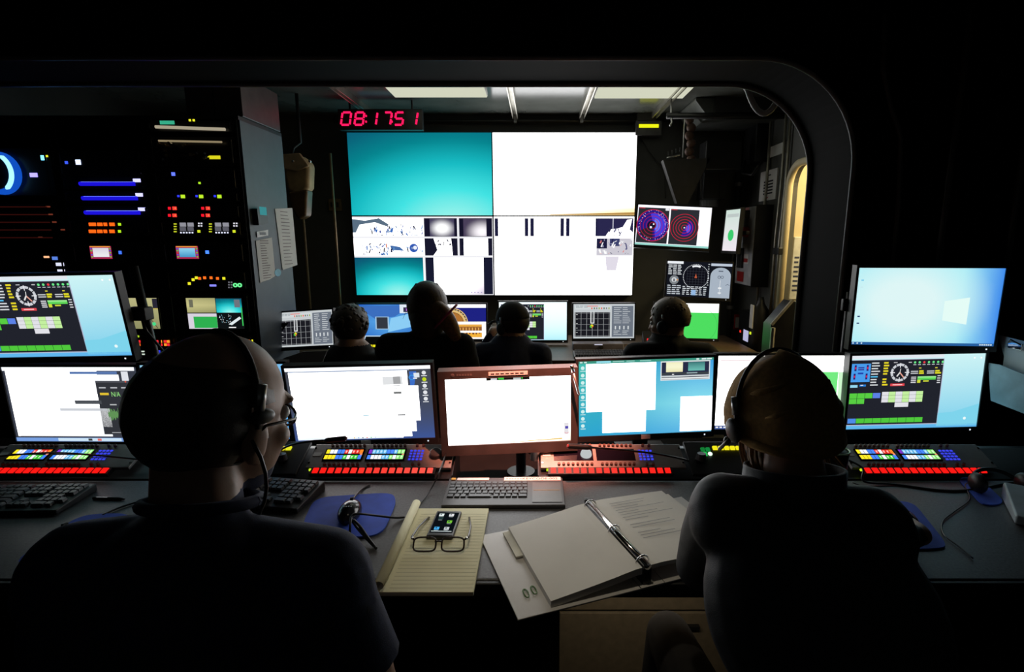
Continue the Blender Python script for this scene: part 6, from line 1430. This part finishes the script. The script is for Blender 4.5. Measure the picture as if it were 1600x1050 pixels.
def headset(label, H, cup=-1, band=True, boom=True, wide=0.086, fz=0.0, top=0.132, arc=(0, 180), cups=(-1, 1), cs=1.0):
    t = thing('headset', label, 'headset', H.c)
    if band: MB().tube([H.p(wide*math.cos(a), -0.012, -0.005+fz+(top+0.005)*math.sin(a)) for a in [math.radians(arc[0]+(arc[1]-arc[0])*k/18) for k in range(19)]], 0.0045*H.k, 8).build('headband', BLK, t, world=True, smooth=True)
    for sx in (-1, 1):
        m = MB()
        if sx in cups: m.ell(H.p(sx*(wide+0.006), -0.008, -0.012+fz), (0.014*H.k*cs, 0.032*H.k*cs, 0.036*H.k*cs), H.R, 14, 10); m.build('ear_cup', BLK, t, world=True, smooth=True)
        else: m.ell(H.p(sx*(wide+0.002), -0.008, 0.012+fz), (0.008, 0.022, 0.012), H.R, 14, 10); m.build('temple_pad', BLK, t, world=True, smooth=True)
        MB().tube([H.p(sx*wide, -0.012, 0.02+fz), H.p(sx*(wide-0.002), -0.012, 0.055+fz)], 0.007*H.k, 8).build('slider', ALU, t, world=True, smooth=True)
    if boom:
        q = bez(H.p(cup*(wide+0.01), 0.0, -0.03+fz), H.p(cup*(wide+0.02), 0.05, -0.07+fz), H.p(cup*0.08, 0.10, -0.09+fz), H.p(cup*0.045, 0.118, -0.075+fz)); MB().tube(q, 0.0035*H.k, 8).build('microphone_boom', CAB, t, world=True, smooth=True)
        m = MB(); m.ell(q[-1], (0.008, 0.008, 0.010)); m.build('microphone', BLK, t, world=True, smooth=True)
    return t
def spectacles(label, H):
    t = thing('eyeglasses', label, 'glasses', H.c)
    for sx in (-1, 1):
        MB().tube([H.p(sx*0.032+0.022*math.cos(a), 0.084, 0.004+0.016*math.sin(a)) for a in [2*math.pi*k/16 for k in range(17)]], 0.0022, 6, cap=False).build('rim', GF, t, world=True, smooth=True)
        MB().tube([H.p(sx*0.054, 0.083, 0.010), H.p(sx*0.080, 0.055, 0.012), H.p(sx*0.086, 0.0, 0.012), H.p(sx*0.084, -0.02, -0.006)], 0.0024, 6).build('temple', GF, t, world=True, smooth=True)
    MB().tube([H.p(-0.010, 0.098, 0.012), H.p(0, 0.104, 0.015), H.p(0.010, 0.098, 0.012)], 0.002, 6).build('bridge', GF, t, world=True, smooth=True)
    return t

# --- bald man at the front desk, head turned towards the middle
mp = thing('person', 'bald man in a navy T-shirt with a headset seated before the waveform monitor', 'person', (-0.52, 0.55, 0))
H = Head((-0.492, 0.775, 1.226), yaw=-21, pitch=10, roll=6, k=1.10)
J = dict(pelvis=(-0.52, 0.50, 0.58), belly=(-0.52, 0.55, 0.74), chest=(-0.50, 0.63, 0.93), neck=(-0.485, 0.70, 1.105), head=H.p(0, -0.03, -0.04),
         shL=(-0.675, 0.69, 1.025), elL=(-0.755, 0.74, 0.80), wrL=(-0.74, 0.985, 0.80), shR=(-0.305, 0.68, 1.02), elR=(-0.235, 0.66, 0.765), wrR=(-0.36, 0.86, 0.665),
         hipL=(-0.61, 0.52, 0.56), knL=(-0.66, 0.98, 0.55), anL=(-0.66, 1.00, 0.10), toeL=(-0.68, 1.17, 0.06), hipR=(-0.43, 0.52, 0.56), knR=(-0.40, 0.97, 0.55), anR=(-0.40, 0.98, 0.10), toeR=(-0.38, 1.15, 0.06))
m = MB(); body(m, J, 1.04, 1.1); H.solid(m)
hand(m, J['wrL'], (0.15, 1, -0.08), (0, 0.1, 1), -1, 0.35); hand(m, J['wrR'], (-0.1, 1, -0.3), (0.3, 0, 1), 1, 0.6)
def pick(c):
    if (c-H.c).length < 0.16 and c.z > 1.135 or (c.z > 1.15): return 0
    if c.z < 0.62 and c.y > 0.4 and not (c.x > -0.5 and c.z > 0.60 and c.y > 0.7 and c.y < 0.9): 
        if (c-Vector(J['wrR'])).length < 0.13 and c.z > 0.61: return 0
        return 3 if c.z < 0.10 else 2
    if (c-Vector(J['wrR'])).length < 0.19 and c.z < 0.76: return 0
    for s in 'LR':
        S_0, E = Vector(J['sh'+s]), Vector(J['el'+s]); d_ = E-S_0; tt = (c-S_0).dot(d_)/d_.dot(d_)
        if 0.52 < tt < 1.3 and (c-(S_0+d_*min(1, tt))).length < 0.066: return 0
        Wv = Vector(J['wr'+s]); d_ = Wv-E; tt = (c-E).dot(d_)/d_.dot(d_)
        if tt > -0.02 and (c-(E+d_*max(0, min(1.3, tt)))).length < 0.10 and tt > (0.02 if s == 'R' else 0.05): return 0
    return 1
remesh(m, 'body', 0.0065, 5, [SKIN, NAVY, TROU, SHOE], pick, mp); H.eyes(mp)
# close-cropped dark hair round the back and sides
m = MB(); H.ell(m, (0, -0.022, 0.020), (0.0795, 0.0945, 0.090), 24, 16)
q = [i for i, v in enumerate(m.v)]
keep = []
for f in m.f:
    c = sum((H.loc(m.v[i]) for i in f), Vector())/len(f)
    if c.y < 0.030-0.25*max(0, c.z) and -0.075 < c.z < 0.082 and not (abs(c.x) > 0.06 and -0.05 < c.z < 0.03 and c.y > -0.03): keep.append(f)
m.f = keep; m.mi = [0]*len(keep); m.c = [None]*len(keep)
o = m.build('cropped_hair', DHAIR, mp, smooth=True, world=True); sd = o.modifiers.new('thick', 'SOLIDIFY'); sd.thickness = 0.004; sd.offset = 1
# shirt collar band
MB().tube([Vector(J['neck'])+Vector((0.074*math.cos(a), 0.005+0.068*math.sin(a), 0.022+0.022*math.sin(a)*-1)) for a in [2*math.pi*k/20 for k in range(21)]], 0.009, 8, cap=False).build('collar', NAVY, mp, world=True, smooth=True)
for s, pt in (('R', 0.52), ('L', 0.55)):
    S, E = Vector(J['sh'+s]), Vector(J['el'+s]); dd = (E-S); MB().tube([S+dd*0.12, S+dd*pt, S+dd*(pt+0.02)], [0.060, 0.067, 0.060], 16).build('sleeve', NAVY, mp, world=True, smooth=True)
headset('black headset with boom microphone worn by the bald man', H, cup=-1, wide=0.084, cups=(-1,), fz=0.014, top=0.112)
gs = spectacles('dark-rimmed eyeglasses worn by the bald man', H)
MB().tube(bez(H.p(0.086, -0.02, -0.004), H.p(0.125, 0.03, -0.10), H.p(0.09, -0.02, -0.17), H.p(0.02, -0.10, -0.165), 12), 0.0028, 8).build('neck_cord', CAB, gs, world=True, smooth=True)
office_chair('black office chair under the bald man', -0.52, 0.48, -2)
t, c = mouse('large black mouse on the blue mat beside the bald man', 120, 848, 70, sc=1.2)

# --- person in mustard beanie and dark jacket
bp_ = thing('person', 'person in a mustard beanie and dark collared jacket leaning over the desk', 'person', (0.46, 0.55, 0))
B = Head((0.464, 0.975, 1.168), yaw=14, pitch=8, roll=-6, k=0.95)
rh = atZ(1410, 812, 0.79)
J2_ = dict(pelvis=(0.47, 0.50, 0.56), belly=(0.47, 0.60, 0.72), chest=(0.465, 0.755, 0.90), neck=(0.465, 0.885, 1.055), head=B.p(0, -0.03, -0.04),
         shL=(0.325, 0.845, 1.035), elL=(0.335, 0.985, 0.835), wrL=(0.52, 1.17, 0.845), shR=(0.59, 0.845, 1.01), elR=(0.68, 1.04, 0.815), wrR=rh+Vector((-0.02, -0.085, 0.012)),
         hipL=(0.38, 0.56, 0.54), knL=(0.325, 1.15, 0.535), anL=(0.30, 1.18, 0.10), toeL=(0.27, 1.33, 0.06), hipR=(0.56, 0.52, 0.54), knR=(0.64, 0.98, 0.54), anR=(0.64, 0.99, 0.10), toeR=(0.66, 1.13, 0.06))
m = MB(); body(m, J2_, 0.95, 1.25, 1.18); B.solid(m, ears=False)
hand(m, J2_['wrR'], (0.15, 1, -0.12), (0, 0.1, 1), 1, 0.5, 0.92); hand(m, J2_['wrL'], (0.7, 0.8, -0.05), (0, 0, 1), -1, 0.4, 0.92)
def pick2(c):
    if c.z > 1.085 and (c-B.c).length < 0.155: return 0
    for s in 'LR':
        E, Wv = Vector(J2_['el'+s]), Vector(J2_['wr'+s]); d_ = Wv-E; tt = (c-E).dot(d_)/d_.dot(d_)
        if tt > 0.93 and (c-Wv).length < 0.24: return 0
    if c.z < 0.60: return 3 if c.z < 0.10 else 2
    return 1
remesh(m, 'body', 0.0065, 9, [SKIN, SLAT, TROU, SHOE], pick2, bp_); B.eyes(bp_)
# beanie: slouchy knitted cap with a folded brim and creases
m = MB(); nu, nv = 40, 22
for j in range(nv+1):
    ph = math.radians(-12+102*j/nv)
    for i in range(nu):
        a = 2*math.pi*i/nu
        r = 1.0+0.035*math.sin(3*a+2.2*ph)*math.cos(ph)+0.025*math.sin(5*a-3*ph+1.0)*math.cos(ph)
        cp2 = math.cos(ph)**0.8 if math.cos(ph) > 1e-6 else 0.0; x = 0.093*math.cos(a)*cp2*r; y = 0.112*math.sin(a)*cp2*r-0.016; z = (0.092+0.02*(1-math.sin(a))*0.5)*math.sin(ph)+0.012-0.045*(1-math.sin(a))*0.5*math.cos(ph)
        y -= 0.012*math.sin(ph)
        m.v.append(tuple(B.p(x, y, z+0.006)))
for j in range(nv):
    for i in range(nu): m.f.append([j*nu+i, j*nu+(i+1) % nu, (j+1)*nu+(i+1) % nu, (j+1)*nu+i]); m.mi.append(0); m.c.append(None)
bo = m.build('beanie', BEAN, bp_, smooth=True, world=True); sd = bo.modifiers.new('thick', 'SOLIDIFY'); sd.thickness = 0.006; sd.offset = 1
br = [B.p(0.0925*math.cos(a), 0.112*math.sin(a)-0.012, -0.004-0.045*(1-math.sin(a))*0.5) for a in [2*math.pi*k/32 for k in range(33)]]
MB().tube(br, 0.011, 8, cap=False).build('brim', BEAN, bo, smooth=True, world=False) if False else None
inv = MW[bp_.name].inverted(); MB().tube([inv @ v for v in br], 0.011, 8, cap=False).build('brim', BEAN, bo, smooth=True)
for k, (a0, z0, a1, z1) in enumerate(((-150, 0.02, -40, 0.075), (-120, -0.01, -20, 0.03), (-170, 0.06, -70, 0.10))):
    q = []
    for i in range(11):
        t_ = i/10; a = math.radians(a0+(a1-a0)*t_); z = z0+(z1-z0)*t_; cr = math.sqrt(max(0.05, 1-((z-0.0)/0.122)**2)); q.append(inv @ B.p(0.0945*cr*math.cos(a), 0.115*cr*math.sin(a)-0.016, z))
    MB().tube(q, [0.001]+[0.006]*9+[0.001], 8).build('fold', BEAN, bo, smooth=True)
# wisps of blonde hair at the nape and side
random.seed(3)
hr = MB()
for k in range(34):
    sx = 1 if k % 3 else -1; a = Vector((sx*random.uniform(0.055, 0.088), random.uniform(-0.03, 0.05), -0.05)); L_ = random.uniform(0.05, 0.13)
    q = bez(B.p(*a), B.p(a.x+sx*0.012, a.y-0.01, a.z-L_*0.35), B.p(a.x+sx*random.uniform(-0.01, 0.03), a.y-0.02, a.z-L_*0.7), B.p(a.x+sx*random.uniform(-0.02, 0.035), a.y-0.03+random.uniform(-.02, .02), a.z-L_), 6)
    hr.tube(q, [0.003, 0.0035, 0.0032, 0.0028, 0.0022, 0.0016, 0.0008], 5)
hr.build('hair', BHAIR, bp_, smooth=True, world=True)['kind'] = 'stuff'
# stand-up collar and padded shoulders of the jacket
nk = Vector(J2_['neck']); m = MB(); n = 24
for j, (r, z) in enumerate(((0.096, -0.055), (0.088, 0.0), (0.086, 0.04), (0.080, 0.04), (0.076, 0.0))):
    for i in range(n): a = 2*math.pi*i/n; m.v.append((nk.x+r*math.cos(a), nk.y+0.01+r*0.95*math.sin(a), nk.z+z-0.018*math.sin(a)))
for j in range(4):
    for i in range(n): m.f.append([j*n+i, j*n+(i+1) % n, (j+1)*n+(i+1) % n, (j+1)*n+i]); m.mi.append(0); m.c.append(None)
m.build('jacket_collar', SLAT, bp_, smooth=True, world=True)
hs = headset('black headset with silver sliders worn over the mustard beanie', B, cup=-1, wide=0.102, fz=0.0, top=0.134, cs=0.7)
office_chair('black office chair under the person in the beanie', 0.47, 0.48, 4)
t, c = mouse('black mouse under the beanie person\'s hand', 1412, 818, -8, sc=0.95)

# --- four people at the far desk
def far_person(label, x, y, head, cloth, lean=0.12, yaw=0, k=1.0, hairfn=None, arms=None, chair='', sw=0.18, pitch=8, roll=0, hk=1.0, legs=True, drop=0.135):
    t = thing('person', label, 'person', (x, y, 0))
    Hd = Head(head, yaw=yaw, pitch=pitch, roll=roll, k=hk); hx, hy, hz = head
    nz = hz-drop*hk
    J = dict(pelvis=(x, y-lean, 0.55), belly=(x+(hx-x)*0.3, y-lean*0.7, 0.55+(nz-0.55)*0.33), chest=(x+(hx-x)*0.65, y-lean*0.3+(hy-y)*0.4, 0.55+(nz-0.55)*0.68), neck=(hx, hy-0.06, nz), head=Hd.p(0, -0.03, -0.04))
    cz = nz-0.06
    for s, sx in (('L', -1), ('R', 1)):
        J['sh'+s] = (hx+sx*sw, hy-0.075, cz); e, w_ = (arms or {}).get(s, ((sx*(sw+0.05), 0.05, -0.24), (sx*(sw-0.03), 0.28, -0.27)))
        J['el'+s] = (hx+e[0], hy+e[1], cz+e[2]); J['wr'+s] = (hx+w_[0], hy+w_[1], cz+w_[2])
        J['hip'+s] = (x+sx*0.09, y-lean, 0.53); J['kn'+s] = (x+sx*0.12, y-lean+0.42, 0.53); J['an'+s] = (x+sx*0.12, y-lean+0.44, 0.10); J['toe'+s] = (x+sx*0.13, y-lean+0.60, 0.06)
    m = MB(); body(m, J, k); Hd.solid(m)
    for s, sx in (('L', -1), ('R', 1)):
        wv, ev = Vector(J['wr'+s]), Vector(J['el'+s]); hand(m, wv, (wv-ev).normalized()*0.6+Vector((0, 0.6, -0.05)), (0, 0, 1), 1 if s == 'R' else -1, 0.4, 0.95)
    def pk(c):
        if c.z > nz+0.05 and (c-Hd.c).length < 0.2: return 0
        for s in 'LR':
            if (c-Vector(J['wr'+s])).length < 0.03 or ((c-Vector(J['wr'+s])).dot(Vector(J['wr'+s])-Vector(J['el'+s])) > 0 and (c-Vector(J['wr'+s])).length < 0.22): return 0
        if c.z < 0.60: return 3 if c.z < 0.10 else 2
        return 1
    remesh(m, 'body', 0.010, 4, [SKIN, cloth, TROU, SHOE], pk, t); Hd.eyes(t)
    if hairfn: hairfn(t, Hd)
    if chair: office_chair(chair, x, y-lean-0.02, 0, back='stool' not in chair)
    return t, Hd
def hair_shell(t, Hd, m_, r=(0.086, 0.106, 0.104), c0=(0, -0.016, 0.034), cut=lambda c: c.y < 0.055+0.3*c.z and c.z > -0.06, name='hair', lumps=0, lr=0.02, th=0.010):
    m = MB(); Hd.ell(m, c0, r, 26, 18); keep = [f for f in m.f if cut(sum((Hd.loc(m.v[i]) for i in f), Vector())/len(f))]
    m.f = keep; m.mi = [0]*len(keep); m.c = [None]*len(keep); o = m.build(name, m_, t, smooth=True, world=True); sd = o.modifiers.new('thick', 'SOLIDIFY'); sd.thickness = th; sd.offset = 1
    if lumps:
        g = MB()
        for k in range(lumps):
            a, z = random.uniform(0, 6.283), random.uniform(-0.35, 1.0); cr = math.sqrt(1-min(1, z*z)); p = Vector((c0[0]+r[0]*cr*math.cos(a), c0[1]+r[1]*cr*math.sin(a), c0[2]+r[2]*z))
            if not cut(p): continue
            rr = random.uniform(0.6, 1.1)*lr; g.ell(Hd.p(*p), (rr, rr, rr*0.9), None, 8, 6)
        g.build('curls', m_, t, smooth=True, world=True)['kind'] = 'stuff'
    return o
random.seed(17)
ph_ = at(549, 514, 3.02)
far_person('person with dark curly hair and dark clothes at the far desk', ph_.x, 2.98, ph_, BLKC, yaw=-8, hk=1.0, hairfn=lambda t, H_: hair_shell(t, H_, DHAIR, (0.092, 0.108, 0.104), lumps=120, lr=0.019), chair='black office chair under the curly-haired person')
wh = at(668, 488, 2.62)
def pony(t, H_):
    hair_shell(t, H_, mat('brown_hair', (0.075, 0.042, 0.022), 0.42, scale=80, var=0.5, bump=0.4), (0.086, 0.108, 0.106), lumps=0, cut=lambda c: c.y < 0.055+0.3*c.z and c.z > -0.10)
    hair_shell(t, H_, mat('brown_hair', (0.075, 0.042, 0.022), 0.42), (0.070, 0.07, 0.12), c0=(0, -0.05, -0.03), cut=lambda c: c.y < 0.0, name='nape_hair')
    q = bez(H_.p(0.02, -0.085, 0.03), H_.p(0.07, -0.125, 0.0), H_.p(0.11, -0.12, -0.06), H_.p(0.145, -0.09, -0.17), 12)
    tl = MB().tube(q, [0.02, 0.040, 0.046, 0.048, 0.048, 0.047, 0.046, 0.043, 0.039, 0.034, 0.028, 0.020, 0.008], 14).build('ponytail', mat('honey_hair', (0.34, 0.17, 0.06), 0.45, scale=80, var=0.5, bump=0.4), t, smooth=True, world=True)
    MB().tube([H_.p(0.085+0.050*math.cos(a), -0.118-0.04*math.sin(a), -0.02+0.05*math.cos(a)) for a in [2*math.pi*k/14 for k in range(15)]], 0.006, 8, cap=False).build('hair_tie', mat('pink_band', (0.7, 0.08, 0.22), 0.5), t, smooth=True, world=True)
    g = MB()
    for k in range(70):
        a = random.uniform(-2.9, -0.2); st = Vector((0.084*math.cos(a)*0.6, -0.02+0.08*math.sin(a)*0.5, 0.135)); en = Vector((0.05+0.03*math.cos(a), -0.11, 0.0)); md = Vector((0.094*math.cos(a), -0.016+0.116*math.sin(a), 0.05))
        g.tube([H_.p(*v) for v in bez(st, (st+md)/2+Vector((0, 0, 0.02)), md, en, 7)], 0.0016, 4)
    for k in range(40):
        a = random.uniform(0, 6.28); z = random.uniform(0.0, 0.12); cr = math.sqrt(max(0.1, 1-((z-0.034)/0.12)**2)); p0_ = Vector((0.09*cr*math.cos(a), -0.016+0.11*cr*math.sin(a), z+0.0)); 
        if p0_.y > 0.05: continue
        o_ = Vector((math.cos(a), math.sin(a), 0.4))*random.uniform(0.012, 0.03); g.tube([H_.p(*p0_), H_.p(*(p0_+o_*0.6+Vector((0, 0, -0.01)))), H_.p(*(p0_+o_+Vector((0, 0, -0.04))))], [0.0012, 0.0009, 0.0005], 4)
    g.build('flyaway_hair', mat('brown_hair', (0.075, 0.042, 0.022), 0.42), t, smooth=True, world=True)['kind'] = 'stuff'
    g = MB()
    for k in range(40):
        o_ = Vector((random.uniform(-.03, .03), random.uniform(-.02, .02), 0)); g.tube([v+o_*min(1, i/4)+Vector((random.uniform(-.004, .004), 0, random.uniform(-.004, .004))) for i, v in enumerate(q)], 0.0022, 5)
    g.build('loose_strands', BHAIR, t, smooth=True, world=True)['kind'] = 'stuff'
_, HW = far_person('woman with a long ponytail and pink hair tie in a dark sweater', wh.x-0.01, 2.57, wh, BLKC, yaw=10, k=1.0, hk=1.06, hairfn=pony, sw=0.185, drop=0.095, chair='black backless stool under the woman with the ponytail')
chd = at(799, 508, 3.12)
def cap_(t, H_):
    o = hair_shell(t, H_, mat('dark_grey_cap', (0.03, 0.03, 0.032), 0.8), (0.084, 0.106, 0.103), cut=lambda c: c.z > 0.015-0.2*c.y, name='cap', th=0.005)
    m = MB(); n = 10; vs = []
    for j in range(2):
        for i in range(n+1): a = math.pi*i/n; vs.append(H_.p(0.07*math.cos(a), 0.085+(0.0 if j == 0 else 0.075)*math.sin(a)+0.02*math.sin(a), 0.035-(0.0 if j == 0 else 0.02)))
    iv = MW[t.name].inverted(); m.add([iv @ v for v in vs], [(i, i+1, n+2+i, n+1+i) for i in range(n)]); b_ = m.build('peak', mat('dark_grey_cap', (0.03, 0.03, 0.032), 0.8), o, smooth=True); s_ = b_.modifiers.new('t', 'SOLIDIFY'); s_.thickness = 0.004
    hair_shell(t, H_, DHAIR, (0.080, 0.101, 0.097), cut=lambda c: c.y < 0.02 and -0.05 < c.z < 0.03)
_, HC = far_person('person in a dark cap and jacket with one hand raised to the face', chd.x, 3.06, chd, NAVY, yaw=48, hk=1.02, hairfn=cap_, arms={'L': ((-0.26, 0.10, -0.16), (-0.13, 0.15, 0.09)), 'R': ((0.22, 0.03, -0.24), (0.05, 0.22, -0.27))}, drop=0.10, chair='black office chair under the person in the dark cap')
headset('black headset worn over the dark cap at the far desk', HC, cup=1, wide=0.092)
rhd = at(1044, 505, 2.92)
_, HR = far_person('short-haired person with a headset band leaning on the far desk by the green monitor', rhd.x+0.06, 2.90, rhd, BLKC, yaw=52, hk=1.05, hairfn=lambda t, H_: hair_shell(t, H_, mat('short_brown_hair', (0.12, 0.075, 0.035), 0.5, scale=80, var=0.5, bump=0.4), (0.083, 0.104, 0.102), cut=lambda c: c.y < 0.045+0.35*c.z and c.z > -0.02+0.3*max(0, c.y), lumps=110, lr=0.010, th=0.006),
    arms={'L': ((-0.16, 0.16, -0.22), (-0.05, 0.38, -0.24)), 'R': ((0.40, 0.10, -0.14), (0.44, 0.34, -0.2))}, chair='black office chair under the short-haired person', sw=0.20, drop=0.10)
headset('dark headset with thin band worn by the short-haired far person', HR, cup=1, wide=0.086)
